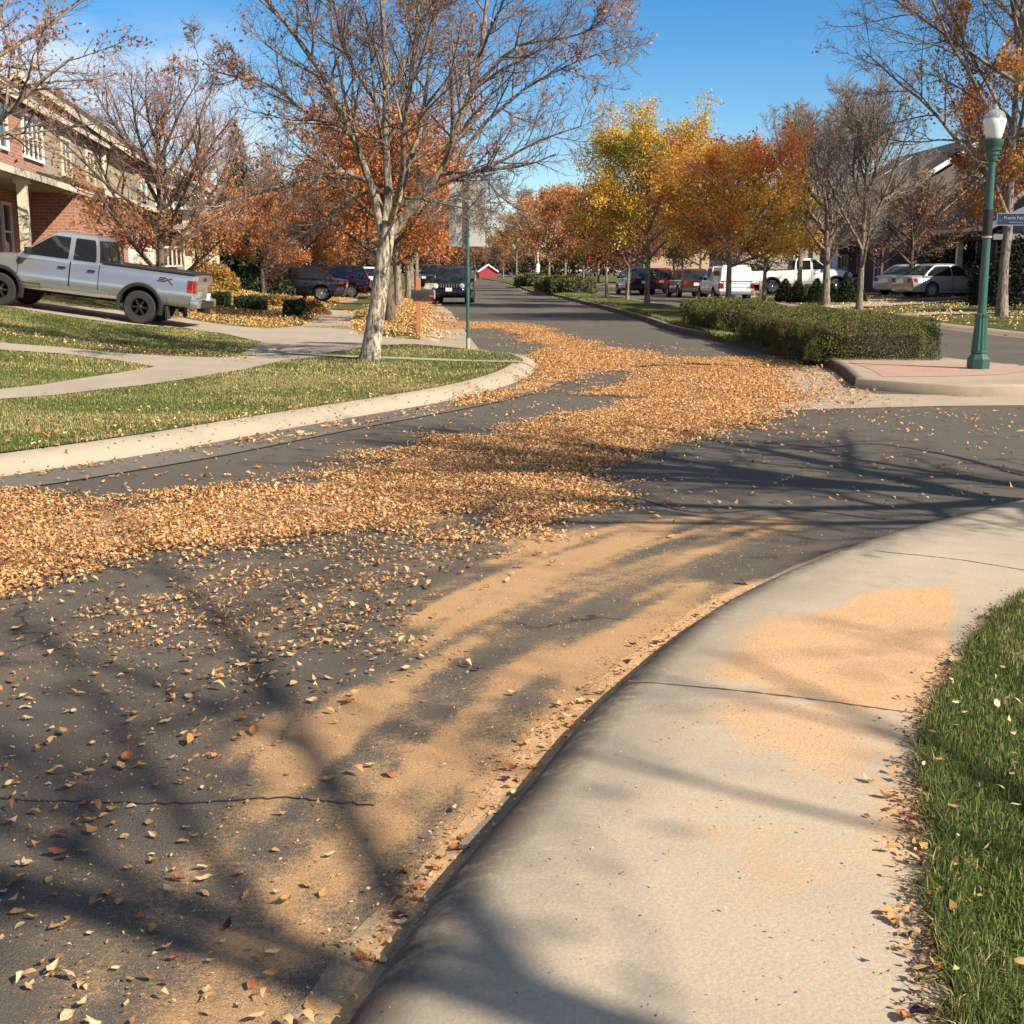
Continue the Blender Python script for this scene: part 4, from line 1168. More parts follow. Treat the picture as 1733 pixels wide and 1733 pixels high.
p = GTY(415, 78)
e = empty('spruce_tree', p, 'tall blue-green spruce rising behind the bare trees at left', 'tree')
MB().tube([(0, 0, 0), (0, 0, 5), (0, 0, H)], [.16, .1, .02]).build('trunk', M['bark_dark'], e)
npmesh('crown', V, F, M['evergreen'], col=c, parent=e)

# --- the trees of the median
def MED(u, Y): return (AT(u, Y), Y, .14)
ty = make_tree(31, 8.0, 1.9, .12, 3.5, nl=17, limb_ang=54, limb_up=.03, l2=(11, 46, .55), l3=(8, 44, .5), leaves=52000, lsize=.105, pal=pal(YELLOW, 1.5, .2, 12, lambda C: .10 * np.sin(C[:, 2] * .9) + .16 * np.clip((np.hypot(C[:, 0], C[:, 1]) - 1.6), -1, 1)), clump=.15, matT='bark_far', matW='twig_dark', shape=.8, zmin=1.7)
link_tree(ty, MED(1092, 55), 'yellow and green leaved tree on the median, tallest there', name='locust_tree')
tg = make_tree(32, 5.9, 1.8, .115, 2.75, nl=17, limb_ang=56, limb_up=.02, l2=(11, 46, .55), l3=(8, 44, .5), leaves=32000, lsize=.09, pal=pal(GOLD, 1.3, .2, 4, lambda C: -.36 * (C[:, 2] - 3.4) / 2.0), clump=.13, matT='bark_far', matW='twig', shape=.8, zmin=1.85)
link_tree(tg, MED(1226, 43), 'orange-topped yellow tree on the median in front of the white utility pickup', name='locust_tree', rz=1.4)
tg2 = make_tree(33, 4.6, 1.5, .10, 2.3, nl=12, limb_ang=58, limb_up=.02, l2=(8, 46, .55), l3=(7, 44, .5), leaves=17000, lsize=.13, pal=pal([(.46, .24, .04), (.56, .40, .05), (.62, .46, .06), (.44, .22, .04)], 1.2, .2, 7), clump=.14, matT='bark_far', matW='twig', shape=.8, zmin=1.75)
link_tree(tg2, (AT(1287, 52), 52, .2), 'low yellow tree beside the wooden post at right', name='locust_tree', rz=2.4)
def small(seed, cols, n=8500): return make_tree(seed, 5.6, 1.5, .09, 2.0, nl=10, limb_ang=52, l2=(7, 44, .55), l3=(6, 44, .5), leaves=n, lsize=.14, pal=pal(cols, 1.0, .25, seed), clump=.15, matT='bark_far', matW='twig_dark')
link_tree(small(41, PURPLE), MED(1025, 69), 'dark purple-leaved tree with dark trunk on the median', name='plum_tree')
link_tree(small(42, [(.26, .09, .05), (.36, .12, .06), (.42, .17, .07)]), MED(985, 81), 'reddish tree with pale forked trunk beside the farther hedge', name='plum_tree')
link_tree(small(44, PURPLE), MED(1059, 64), 'dark tree in the shade under the yellow tree on the median', name='plum_tree', scale=.9)
tf = small(43, [(.40, .16, .06), (.56, .27, .10), (.62, .34, .13), (.46, .20, .07)], 7500)
for i, (u, Y, s, lb) in enumerate(((955, 98, 1.35, 'rusty orange tree beyond the farther hedge on the median'), (928, 112, 1.5, 'orange-brown tree behind the white post far up the street'), (905, 128, 1.5, 'orange-brown tree far up the median, left of the white post'), (874, 158, 1.45, 'pale orange tree far up the median near the bend'))):
    if i == 0: o = f0 = link_tree(tf, MED(u, Y), lb, 'orange trees far up the median', name='maple_tree', scale=s)
    else: o = copy_tree(f0); o.location = MED(u, Y); o.rotation_euler.z = i * 1.7; o.scale = (s,) * 3; o['label'] = lb
# trees beyond the end of the street
tb = small(45, [(.22, .12, .07), (.30, .16, .09), (.36, .20, .11)], 9000)
for i, (u, Y, s, lb) in enumerate(((805, 185, 1.5, 'hazy brown tree at the end of the street, left of the red shed'), (852, 215, 1.5, 'hazy brown tree at the end of the street, right of the red shed'), (775, 170, 1.6, 'brown tree behind the green sign post, far off'), (1010, 150, 1.7, 'brown tree behind the stop sign'), (1150, 130, 1.5, 'brown tree behind the parked cars on the far carriageway'), (1075, 140, 1.6, 'brown tree behind the yellow tree, far off'), (1215, 105, 1.25, 'rust tree behind the white utility pickup'), (745, 140, 1.7, 'brown tree above the black jeep, far off'))):
    if i == 0: o = f1 = link_tree(tb, (AT(u, Y), Y, .1), lb, 'brown trees in the distance', name='maple_tree', scale=s)
    else: o = copy_tree(f1); o.location = (AT(u, Y), Y, .1); o.rotation_euler.z = i * 1.3; o.scale = (s,) * 3; o['label'] = lb

for i, (u, Y, s, lb) in enumerate(((455, 96, 1.5, 'brown tree behind the left row houses, nearest the spruce'), (545, 104, 1.6, 'brown tree behind the dark sedan, far back at left'), (605, 118, 1.7, 'brown tree behind the maroon crossover, far back at left'), (1180, 84, 1.2, 'rust tree overhanging the parked row on the far carriageway'), (1290, 92, 1.4, 'rust tree behind the white crew cab pickup'), (1135, 100, 1.4, 'rust tree behind the red crossover on the far carriageway'), (1240, 80, 1.1, 'rust tree above the black car on the right drive'), (1345, 86, 1.3, 'rust tree behind the cab of the white crew cab pickup'), (1085, 112, 1.4, 'rust tree behind the navy car on the far carriageway'), (650, 130, 1.7, 'brown tree far back at left behind the orange street trees'))):
    o = copy_tree(f1); z_ = float(zl(AT(u, Y), Y)) if u < 800 else .3
    o.location = (AT(u, Y), Y, z_); o.rotation_euler.z = 2 + i * 1.3; o.scale = (s,) * 3; o['label'] = lb; o['group'] = 'brown trees behind the houses'
# --- bare trees at right
ba = make_tree(51, 8.2, 1.7, .12, 2.6, nl=16, limb_ang=36, limb_up=.06, l2=(10, 36, .5), l3=(9, 38, .5), l4=(7, 38, .5), matT='bark_far', matW='twig_grey', twig_r=.010, l2up=.09, l3up=.09)
link_tree(ba, (AT(1447, 46), 46, .2), 'tall bare tree with pale trunk behind the big hedge', name='bare_tree')
bb = make_tree(52, 7.6, 1.6, .17, 2.9, nl=15, limb_ang=50, limb_up=.05, l2=(10, 42, .52), l3=(9, 42, .5), l4=(7, 40, .5), matT='bark_far', matW='twig_grey', twig_r=.011, l2up=.07, l3up=.06)
link_tree(bb, (AT(1390, 50), 50, .25), 'dense grey bare tree in front of the white pickup', name='bare_tree', rz=1.1)
link_tree(ba, (AT(1345, 64), 64, .3), 'bare tree behind the low yellow tree at right', name='bare_tree', rz=2.2, scale=1.15)
bd = make_tree(53, 5.8, 1.4, .15, 3.0, nl=14, limb_ang=56, limb_up=.04, l2=(10, 44, .52), l3=(10, 44, .5), l4=(6, 40, .5), leaves=1800, lsize=.14, pal=pal(RUST, 1), bare_mask=lambda Q, r: fbm(Q[:, 0], Q[:, 1], Q[:, 2], 2, 3) > .55, matT='bark_dark', matW='twig_dark', twig_r=.012)
link_tree(bd, (AT(1530, 60), 60, .35), 'dark bare tree shading the house above the pale sedans', name='bare_tree')
link_tree(bd, (AT(1480, 68), 68, .4), 'dark bare tree against the house, behind the pale trunked bare tree', name='bare_tree', rz=2.5)
bg = make_tree(54, 13.5, 2.6, .15, 5.0, nl=22, limb_ang=48, limb_up=.05, l2=(12, 40, .5), l3=(10, 42, .5), l4=(7, 42, .5), leaves=38000, lsize=.10, pal=pal([(.40, .15, .05), (.52, .24, .06), (.58, .30, .07), (.44, .18, .07)], 1.2), bare_mask=lambda Q, r: fbm(Q[:, 0] * .6, Q[:, 1] * .6, Q[:, 2] * .6, 3, 14) + .05 * np.clip(Q[:, 0], -3, 3) - .035 * (Q[:, 2] - 5) + r.normal(0, .04, len(Q)) > .475, matT='bark_far', matW='twig', twig_r=.008)
link_tree(bg, (AT(1686, 36.5), 36.5, .3), 'large half-bare tree with orange leaves behind the street lamp', name='bare_tree')
# two street trees beside the viewer; only their shadows reach the picture
bs = make_tree(61, 8.2, 3.0, .24, 3.1, nl=14, limb_ang=46, limb_up=.05, l2=(9, 42, .5), l3=(8, 42, .5), l4=(5, 44, .5), leaves=2500, lsize=.08, pal=pal(TAN), matT='bark', matW='twig', twig_r=.006)
link_tree(bs, (7.9, 5.9, .1), 'bare street tree on the near verge at right, outside the view', name='bare_tree', rz=.5)
bs2 = make_tree(62, 10.8, 4.4, .12, 4.4, nl=8, limb_ang=46, limb_up=.04, l2=(6, 42, .5), l3=(5, 42, .5), l4=(3, 44, .5), leaves=1200, lsize=.09, pal=pal(TAN), matT='bark', matW='twig', twig_r=.006)
link_tree(bs2, (6.1, -1.9, .1), 'bare street tree on the near verge behind the viewer', name='bare_tree', rz=3.4)

# ------------------------------------------------------------------ hedges and shrubs
def leafy(name, r, C, Nrm, size, cols, label, cat, group=None, core=None, loc=(0, 0, 0), sc=.25, jit=.3):
    n = len(C)
    u = nrm(Nrm * .7 + r.normal(0, .7, (n, 3))); w = nrm(np.cross(u, r.normal(0, 1, (n, 3))))
    s = (size * r.uniform(.5, 1.4, n))[:, None]
    V = np.stack([C - w * s * .35, C + u * s, C + w * s * .35], 1).reshape(-1, 3)
    F = np.arange(3 * n).reshape(-1, 3)
    c = np.repeat(palette(r, cols, sc, jit, 3)(C), 3, 0)
    mi = np.zeros(n, int)
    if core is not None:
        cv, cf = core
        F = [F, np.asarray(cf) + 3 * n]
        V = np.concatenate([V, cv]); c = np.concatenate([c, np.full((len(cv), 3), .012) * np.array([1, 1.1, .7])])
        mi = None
    o = npmesh(name, V, F, M['evergreen'], col=c)
    o.location = loc
    return tag(o, label, cat, group)
def box_hedge(name, r, corners, h, n, size, cols, label, group=None, z=.15, rough=.075):
    """a clipped hedge on the plan quadrilateral"""
    Q = np.array(corners, float)
    c0 = Q.mean(0)
    def bil(a, b): return (Q[0] * ((1 - a) * (1 - b))[:, None] + Q[1] * (a * (1 - b))[:, None] + Q[2] * (a * b)[:, None] + Q[3] * ((1 - a) * b)[:, None])
    la, lb = np.linalg.norm(Q[1] - Q[0]), np.linalg.norm(Q[3] - Q[0])
    areas = np.array([la * lb, la * h, la * h, lb * h, lb * h]); pick = r.choice(5, n, p=areas / areas.sum())
    a, b_, zz = r.random(n), r.random(n), r.random(n) * h
    a = np.where(pick == 3, 0, np.where(pick == 4, 1, a)); b_ = np.where(pick == 1, 0, np.where(pick == 2, 1, b_)); zz = np.where(pick == 0, h, zz)
    xy = bil(a, b_)
    nrmz = np.zeros((n, 3)); nrmz[pick == 0] = (0, 0, 1)
    e1, e2 = (Q[0] - Q[3]) / lb, (Q[1] - Q[0]) / la
    for k, d in ((1, e1), (2, -e1), (3, -e2), (4, e2)): nrmz[pick == k, :2] = d
    bumpy = (fbm(xy[:, 0] * 2.2, xy[:, 1] * 2.2, zz * 2.2, 3, 8) - .5) * rough * 4
    # rounded shoulders
    edge = np.minimum.reduce([a * la, (1 - a) * la, b_ * lb, (1 - b_) * lb])
    zz = np.where(pick == 0, zz - .12 * h / .66 * np.exp(-(edge / .30)**2) * 1.5, zz - .02)
    zz = zz + (fbm(xy[:, 0] * .8, xy[:, 1] * .8, o=2, seed=4) - .5) * .16 * zz / h
    pull = .10 * np.clip((zz - h * .55) / (h * .45), 0, 1)**2 * (pick != 0)
    C = np.c_[xy - c0, zz] - nrmz * pull[:, None] + nrmz * (bumpy + r.normal(0, .018, n) - .02)[:, None]
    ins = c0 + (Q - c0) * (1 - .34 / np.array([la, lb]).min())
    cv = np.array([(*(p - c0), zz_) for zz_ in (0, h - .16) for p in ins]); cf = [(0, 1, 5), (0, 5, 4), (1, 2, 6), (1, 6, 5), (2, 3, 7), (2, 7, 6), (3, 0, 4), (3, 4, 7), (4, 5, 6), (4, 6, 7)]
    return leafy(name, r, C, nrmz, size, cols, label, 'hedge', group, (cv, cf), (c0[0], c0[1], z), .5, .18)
HG = [(.045, .058, .014), (.098, .110, .022), (.145, .148, .034), (.08, .085, .022), (.165, .135, .05)]
r_ = np.random.default_rng(77)
box_hedge('hedge', r_, [(4.98, 20.9), (7.02, 20.9), (6.95, 28.6), (4.88, 27.6)], .66, 120000, .024, HG, 'large clipped green hedge in front on the median by the lamp', 'clipped hedges on the median')
box_hedge('hedge', r_, [(4.86, 29.6), (6.4, 29.8), (6.6, 36.0), (4.6, 35.2)], .68, 40000, .034, HG, 'smaller clipped hedge just behind the large hedge on the median', 'clipped hedges on the median')
box_hedge('hedge', r_, [(2.55, 80), (5.2, 80), (4.4, 92), (1.6, 92)], .95, 7000, .14, HG, 'clipped hedge far up the median around a reddish tree', 'clipped hedges on the median')
box_hedge('hedge', r_, [(.75, 116), (3.0, 116), (2.5, 124), (.3, 124)], 1.0, 2500, .2, HG, 'farthest clipped hedge on the median near the bend', 'clipped hedges on the median')

def bush(name, r, rad, n, size, cols, label, loc, group=None, cone=False, cat='shrub', sc=.3):
    d = nrm(r.normal(0, 1, (n, 3))); d[:, 2] = np.abs(d[:, 2])
    q = r.uniform(.55, 1, n)**.5
    lump = .75 + .5 * fbm(d[:, 0] * 2.4, d[:, 1] * 2.4, d[:, 2] * 2.4, 2, int(r.integers(0, 99)))
    if cone:
        t = 1 - np.sqrt(r.random(n)); ph = r.uniform(0, 6.28, n)
        d = np.stack([np.cos(ph) * (1 - t)**.8, np.sin(ph) * (1 - t)**.8, t], 1); lump = 1; q = r.uniform(.7, 1, n); q[:] = np.where(r.random(n) < .7, 1, q)
        C = np.stack([d[:, 0] * q, d[:, 1] * q, d[:, 2]], 1) * np.array(rad)
        nn = nrm(np.c_[np.cos(ph), np.sin(ph), .5 + 0 * ph])
    else:
        C = d * (q * lump)[:, None] * np.array(rad); nn = d
    return leafy(name, r, C, nn, size, cols, label, cat, group, None, loc, sc)
CONE = [(.02, .035, .012), (.03, .05, .016), (.045, .065, .022)]
for i, (u, Y, h, lb) in enumerate(((1322, 55, .98, 'small cone shrub in front of the white pickup, leftmost'), (1343, 54, .92, 'small cone shrub in front of the white pickup, second from left'), (1374, 53, 1.0, 'small cone shrub just left of the dense bare tree trunk'), (1398, 54, .8, 'small cone shrub just right of the dense bare tree trunk'), (1424, 54, 1.25, 'tallest cone shrub, left of the pale bare trunk'), (1441, 56, 1.0, 'cone shrub half behind the pale bare trunk'))):
    bush('cone_shrub', r_, (.42, .42, h), 2600, .09, CONE, lb, (AT(u, Y), Y, .28), 'cone shrubs before the white pickup', cone=True)
bush('shrub', r_, (1.05, .9, .95), 6000, .09, [(.22, .12, .03), (.34, .20, .045), (.40, .26, .06), (.14, .10, .03)], 'rounded golden brown shrub behind the pickup tailgate', GTY(366, 48), sc=.5)
bush('shrub', r_, (1.25, 1.1, 1.35), 7000, .11, GREENT, 'dark green bush beside the porch at left', GTY(446, 51), sc=.5)
bush('shrub', r_, (.65, .55, .5), 3000, .09, [(.16, .07, .03), (.28, .14, .05), (.10, .08, .03)], 'low brown shrub beside the left pavement', GTY(528, 42), sc=.4)
bush('shrub', r_, (.9, .6, .45), 3000, .09, [(.20, .12, .05), (.30, .18, .06), (.10, .09, .03)], 'low dry plants behind the small square hedge', GTY(478, 45), sc=.4)
bush('shrub', r_, (1.1, .9, 1.0), 2600, .1, [(.40, .05, .03), (.32, .04, .03), (.46, .10, .04)], 'bright red shrub at the brick corner behind the pickup', (AT(222, 47.5), 47.5, float(zl(AT(222, 47.5), 47.5)) + 1.3), sc=.4)
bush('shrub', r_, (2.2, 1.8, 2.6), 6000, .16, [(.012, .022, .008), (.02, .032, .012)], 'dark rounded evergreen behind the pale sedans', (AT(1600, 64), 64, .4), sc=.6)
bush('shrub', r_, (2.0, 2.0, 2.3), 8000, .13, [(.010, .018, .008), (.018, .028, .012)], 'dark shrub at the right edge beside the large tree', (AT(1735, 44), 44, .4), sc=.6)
bush('shrub', r_, (.7, .6, .8), 1500, .12, [(.20, .11, .05), (.28, .16, .07)], 'dry tan bush beside the grey bin', (AT(1538, 71), 71, .6), sc=.4)
def sq(u, v, w, h, lb):
    p = GT(u, v); e = w / 2
    box_hedge('square_hedge', r_, [(p[0] - e, p[1]), (p[0] + e, p[1]), (p[0] + e, p[1] + w), (p[0] - e, p[1] + w)], h, 3600, .06, [(.02, .035, .012), (.04, .06, .016), (.06, .075, .02)], lb, 'small square clipped hedges at left', p[2], .03)
sq(366, 520, .66, .52, 'small square clipped hedge nearest the pickup')
sq(420, 527, .9, .50, 'small square clipped hedge in the middle of the leaf bed')
sq(496, 538, .62, .56, 'small square clipped hedge beside the left pavement')
# rocks edging the bed
M['rock'] = plain('pale_rock', (.50, .44, .36), .9, var=.3, scale=3)
for i in range(13):
    t = i / 12
    u, v = 412 + t * 84, 478 + t * 18 + (4 if i % 2 else 0)
    p = GT(u, v)
    bm = bmesh.new(); bmesh.ops.create_icosphere(bm, subdivisions=2, radius=1)
    sx = random.uniform(.12, .28)
    for w in bm.verts: w.co *= (1 + random.uniform(-.18, .18)); w.co.x *= sx; w.co.y *= sx * .8; w.co.z *= sx * .7
    me = bpy.data.meshes.new('rock'); bm.to_mesh(me); bm.free(); me.materials.append(M['rock'])
    o = bpy.data.objects.new('rock', me); COL.objects.link(o); o.location = (p[0], p[1], p[2] + sx * .4)
    tag(o, 'pale rounded rock edging the leaf bed at left', 'rock', 'pale rocks edging the left bed')
# ------------------------------------------------------------------ vehicles
def paint(name, c, metal=.0, rough=.32):
    m, nt, b = nmat(name)
    n = noise(nt, objco(nt), 3, 4)
    L(nt, mixc(nt, n, tuple(x * .94 for x in c), tuple(min(1, x * 1.05) for x in c)), b.inputs['Base Color'])
    b.inputs['Metallic'].default_value = metal; b.inputs['Roughness'].default_value = rough
    b.inputs['Coat Weight'].default_value = .8; b.inputs['Coat Roughness'].default_value = .05
    return m
def glassm():
    m, nt, b = nmat('car_glass')
    b.inputs['Base Color'].default_value = (.012, .015, .016, 1); b.inputs['Roughness'].default_value = .04
    b.inputs['Specular IOR Level'].default_value = .7
    return m
M['glass'] = glassm()
M['rubber'] = plain('tyre_rubber', (.028, .027, .026), .85, var=.3, scale=12)
M['blackp'] = plain('black_plastic', (.022, .022, .022), .55)
M['liner'] = plain('wheel_well', (.008, .008, .008), .95)
M['alloy'] = plain('alloy', (.55, .55, .55), .3, .85)
M['alloyd'] = plain('dark_alloy', (.035, .035, .036), .4, .5)
M['chrome'] = plain('chrome', (.7, .7, .7), .12, 1)
M['lensr'] = plain('red_lens', (.24, .008, .010), .15, coat=.8)
M['lensw'] = plain('clear_lens', (.75, .77, .78), .12, coat=.8)
M['plate'] = plain('plate_white', (.75, .75, .72), .5)

def wheel(parent, x, y, r, w, side, rim_mat, n_sp=6, rimr=.62):
    e = empty('wheel', (x, y, r), parent=parent)
    rot = Matrix.Rotation(-PI / 2 * side, 4, 'X')
    rr = r * rimr
    MB().lathe([(rr * .98, -w / 2), (r * .90, -w / 2), (r * .985, -w * .36), (r, -w * .2), (r, w * .2), (r * .985, w * .36), (r * .90, w / 2), (rr * 1.02, w / 2), (rr * .97, w * .40), (rr * .9, -w * .3)], 32, rot).build('tyre', M['rubber'], e, True)
    m = MB()
    m.lathe([(rr * .98, w * .2), (rr * .98, w * .44), (rr * .90, w * .44), (rr * .86, w * .2)], 32, rot)
    m.lathe([(rr * .24, w * .1), (rr * .24, w * .40), (rr * .18, w * .43)], 16, rot)
    for k in range(n_sp):
        a = 2 * PI * k / n_sp
        b = bmesh.new(); bmesh.ops.create_cube(b, size=1)
        for v in b.verts:
            v.co = Vector((v.co.x * rr * .80 + rr * .52, v.co.y * rr * (.26 if v.co.x < 0 else .20), v.co.z * w * .14 + w * .33))
        m._add(b, rot @ Matrix.Rotation(a, 4, 'Z'))
    m.build('rim', rim_mat, e, False)
    MB().lathe([(rr * .95, w * .05), (rr * .93, w * .1)], 24, rot).build('brake_disc', M['liner'], e)
    return e

class Car:
    def __init__(s, name, label, cat, spec, loc, heading, pitch=0, group=None, roll=0):
        s.sp = spec
        s.e = empty(name, loc, label, cat, group)
        s.e.rotation_euler = (roll, -pitch, heading)
        s.S = np.array(spec['st'], float)      # x, zb, zt, wb, wm, wt
        s.body(); s.cabin(); s.trim()
    def st(s, x):
        return [np.interp(x, s.S[:, 0], s.S[:, k]) for k in range(1, 6)]
    HH = np.array([0, 0.0, .10, .34, .55, .60, .84, .955, 1.0, 1.0])
    def prof(s, x):
        zb, zt, wb, wm, wt = s.st(x)
        w = np.array([0, wb, wm - .02, wm, wm - .004, wm - .022, wm * .45 + wt * .55 - .0, wt, wt - .06, 0])
        z = zb + s.HH * (zt - zb); z[-1] += s.sp.get('crown', .03); z[-2] += .004
        return w, z
    def y(s, x, z):
        w, zz = s.prof(x)
        return float(np.interp(z, zz[1:8], w[1:8]))
    def body(s):
        sp = s.sp
        xs = np.unique(np.r_[s.S[:, 0], np.linspace(s.S[0, 0], s.S[-1, 0], 46)])
        bm = bmesh.new(); rings = []
        for x in xs:
            w, z = s.prof(x)
            pts = [(x, w[k], z[k]) for k in range(len(w))] + [(x, -w[k], z[k]) for k in range(len(w) - 2, 0, -1)]
            rings.append([bm.verts.new(p) for p in pts])
        n = len(rings[0])
        for a, b in zip(rings[:-1], rings[1:]):
            for k in range(n): bm.faces.new((a[k], a[(k + 1) % n], b[(k + 1) % n], b[k]))
        bm.faces.new(rings[0]); bm.faces.new(rings[-1][::-1])
        bmesh.ops.recalc_face_normals(bm, faces=bm.faces[:])
        me = bpy.data.meshes.new('body'); bm.to_mesh(me); bm.free()
        me.materials.append(sp['paint']); me.materials.append(M['liner'])
        o = bpy.data.objects.new('body', me); COL.objects.link(o)
        cb = bmesh.new()
        for wx in sp['wx']:
            ar = sp['r'] * sp.get('arch', 1.16)
            for sd in (1, -1):
                bmesh.ops.create_cone(cb, cap_ends=True, segments=36, radius1=ar, radius2=ar, depth=.42,
                                      matrix=Matrix.Translation((wx, sd * (sp['W'] / 2 - .17), sp['r'] + .02)) @ Matrix.Rotation(PI / 2, 4, 'X'))
        cm = bpy.data.meshes.new('cut'); cb.to_mesh(cm); cb.free()
        co = bpy.data.objects.new('cut', cm); COL.objects.link(co)
        md = o.modifiers.new('b', 'BOOLEAN'); md.operation = 'DIFFERENCE'; md.object = co; md.solver = 'EXACT'
        dg = bpy.context.evaluated_depsgraph_get(); dg.update()
        nm = bpy.data.meshes.new_from_object(o.evaluated_get(dg))
        o.modifiers.clear(); o.data = nm; nm.name = 'body'
        bpy.data.objects.remove(co); bpy.data.meshes.remove(cm)
        for p in nm.polygons:
            c = p.center
            for wx in sp['wx']:
                d = math.hypot(c.x - wx, c.z - sp['r'] - .02)
                if d < sp['r'] * sp.get('arch', 1.16) + .004 and abs(c.y) < sp['W'] / 2 + .02 and not (abs(p.normal.y) > .8 and abs(c.y) > sp['W'] / 2 - .2):
                    p.material_index = 1
        nm.polygons.foreach_set('use_smooth', np.ones(len(nm.polygons), bool)); nm.set_sharp_from_angle(angle=R(32))
        o.parent = s.e
        if sp.get('decal'): pass
        for wx in sp['wx']:
            for sd in (1, -1):
                wheel(s.e, wx, sd * (sp['W'] / 2 - sp.get('tw', .24) / 2 - .01), sp['r'], sp.get('tw', .24), sd, sp.get('rim', M['alloy']), sp.get('spokes', 6), sp.get('rimr', .64))
            if sp.get('flare'):
                for sd in (1, -1):
                    b = bmesh.new(); n = 20; pr = []
                    r0, r1 = sp['r'] * sp['arch'] - .005, sp['r'] * sp['arch'] + .085
                    for k in range(n + 1):
                        a = R(-16) + (PI + R(32)) * k / n
                        row = []
                        for rad, yo in ((r0, -.06), (r0, .035), (r0 + .03, .05), (r1 - .015, .045), (r1, .0), (r1, -.05)):
                            X, Z = wx + rad * math.cos(a), sp['r'] + .02 + rad * math.sin(a)
                            row.append(b.verts.new((X, sd * (sp['W'] / 2 - .012 + yo), Z)))
                        pr.append(row)
                    for p, q in zip(pr[:-1], pr[1:]):
                        for k in range(5): b.faces.new((p[k], p[k + 1], q[k + 1], q[k]))
                    m = MB(); m._add(b); m.build('wheel_flare', M['blackp'], s.e, True)
    def gw(s, z):
        g = s.sp['gh']; t = (z - g['zb']) / (g['zt'] - g['zb'])
        return g['wb'] + (g['wr'] - g['wb']) * t**1.15 if t > 0 else g['wb']
    def gx(s, z):
        g = s.sp['gh']; t = min(max((z - g['zb']) / (g['zt'] - g['zb']), 0), 1)
        xf = g['xf'][0] + (g['xf'][1] - g['xf'][0]) * t; xr = g['xr'][0] + (g['xr'][1] - g['xr'][0]) * t
        k = g.get('bulge', .06)
        return xf + k * math.sin(PI * t), xr - k * .8 * math.sin(PI * t)
    def bow(s, y, z):
        q = y / max(s.gw(z), .1)
        return 1 - abs(q)**2.2
    def cabin(s):
        g = s.sp['gh']
        bm = bmesh.new(); rings = []
        zs = [g['zb'] - .06] + list(np.linspace(g['zb'], g['zt'] - .10, 7)) + [g['zt'] - .05, g['zt'] - .015, g['zt']]
        for i, z in enumerate(zs):
            xf, xr = s.gx(z); w = s.gw(z)
            ins = {len(zs) - 3: .015, len(zs) - 2: .05, len(zs) - 1: .16}.get(i, 0)
            w -= ins; xf -= ins; xr += ins
            fb, rb = g.get('fbow', .12), g.get('rbow', .07)
            pts = []
            for y in np.linspace(-1, 1, 9): pts.append((xf - fb * abs(y)**2.2, y * w))
            for k in (.25, .5, .75): pts.append((xf - fb + (xr + rb - xf + fb) * k, w))
            for y in np.linspace(1, -1, 9): pts.append((xr + rb * abs(y)**2.2, y * w))
            for k in (.25, .5, .75): pts.append((xr + rb + (xf - fb - xr - rb) * k, -w))
            rings.append([bm.verts.new((p[0], p[1], z)) for p in pts])
        n = len(rings[0])
        for a, b in zip(rings[:-1], rings[1:]):
            for k in range(n): bm.faces.new((a[k], a[(k + 1) % n], b[(k + 1) % n], b[k]))
        bm.faces.new(rings[-1]); bm.faces.new(rings[0][::-1])
        m = MB(); m._add(bm); m.build('cabin', s.sp.get('roofpaint', s.sp['paint']), s.e, True)
        zb, zt = g['zb'] + .035, g['zt'] - .11
        # windscreen and rear glass follow the bowed ends
        for nm, end, mg in (('windscreen', 0, .10), ('rear_window', 1, .07)):
            if end == 1 and g.get('norear'): continue
            b = bmesh.new(); rows = []
            for z in np.linspace(zb, zt, 5):
                w = s.gw(z) - mg; row = []
                for q in np.linspace(-1, 1, 9):
                    y = q * w; qq = abs(y / s.gw(z))
                    x = s.gx(z)[end]
                    x = x - g.get('fbow', .12) * qq**2.2 + .008 if end == 0 else x + g.get('rbow', .07) * qq**2.2 - .008
                    row.append(b.verts.new((x, y, z + .004)))
                rows.append(row)
            for p, q in zip(rows[:-1], rows[1:]):
                for k in range(8): b.faces.new((p[k], p[k + 1], q[k + 1], q[k]))
            m = MB(); m._add(b); m.build(nm, M['glass'], s.e, True)
        for sd in (1, -1):
            for xa, xb in g['win']:
                P = []
                def lim(z):
                    xf, xr = s.gx(z); return min(xb, xf - g.get('fbow', .12) - .05), max(xa, xr + g.get('rbow', .07) + .05)
                zz = np.linspace(zb, zt, 5)
                fr = [(lim(z)[0], z) for z in zz]; bk = [(lim(z)[1], z) for z in zz[::-1]]
                poly = [p for p in fr + bk]
                b = bmesh.new()
                if fr[-1][0] - bk[0][0] < .05:
                    keep = [k for k in range(5) if fr[k][0] - bk[4 - k][0] > .04]
                    poly = [fr[k] for k in keep] + [bk[4 - k] for k in keep[::-1]]
                vs = [b.verts.new((x, sd * (s.gw(z) + .007), z)) for x, z in poly]
                f = b.faces.new(vs)
                bmesh.ops.bevel(b, geom=b.verts[:], offset=.03, segments=2, profile=.5, affect='VERTICES')
                f = b.faces[:][0]
                r = bmesh.ops.extrude_face_region(b, geom=[f])
                bmesh.ops.translate(b, vec=(0, -sd * .03, 0), verts=[v for v in r['geom'] if isinstance(v, bmesh.types.BMVert)])
                m = MB(); m._add(b); m.build('side_window', M['glass'], s.e)
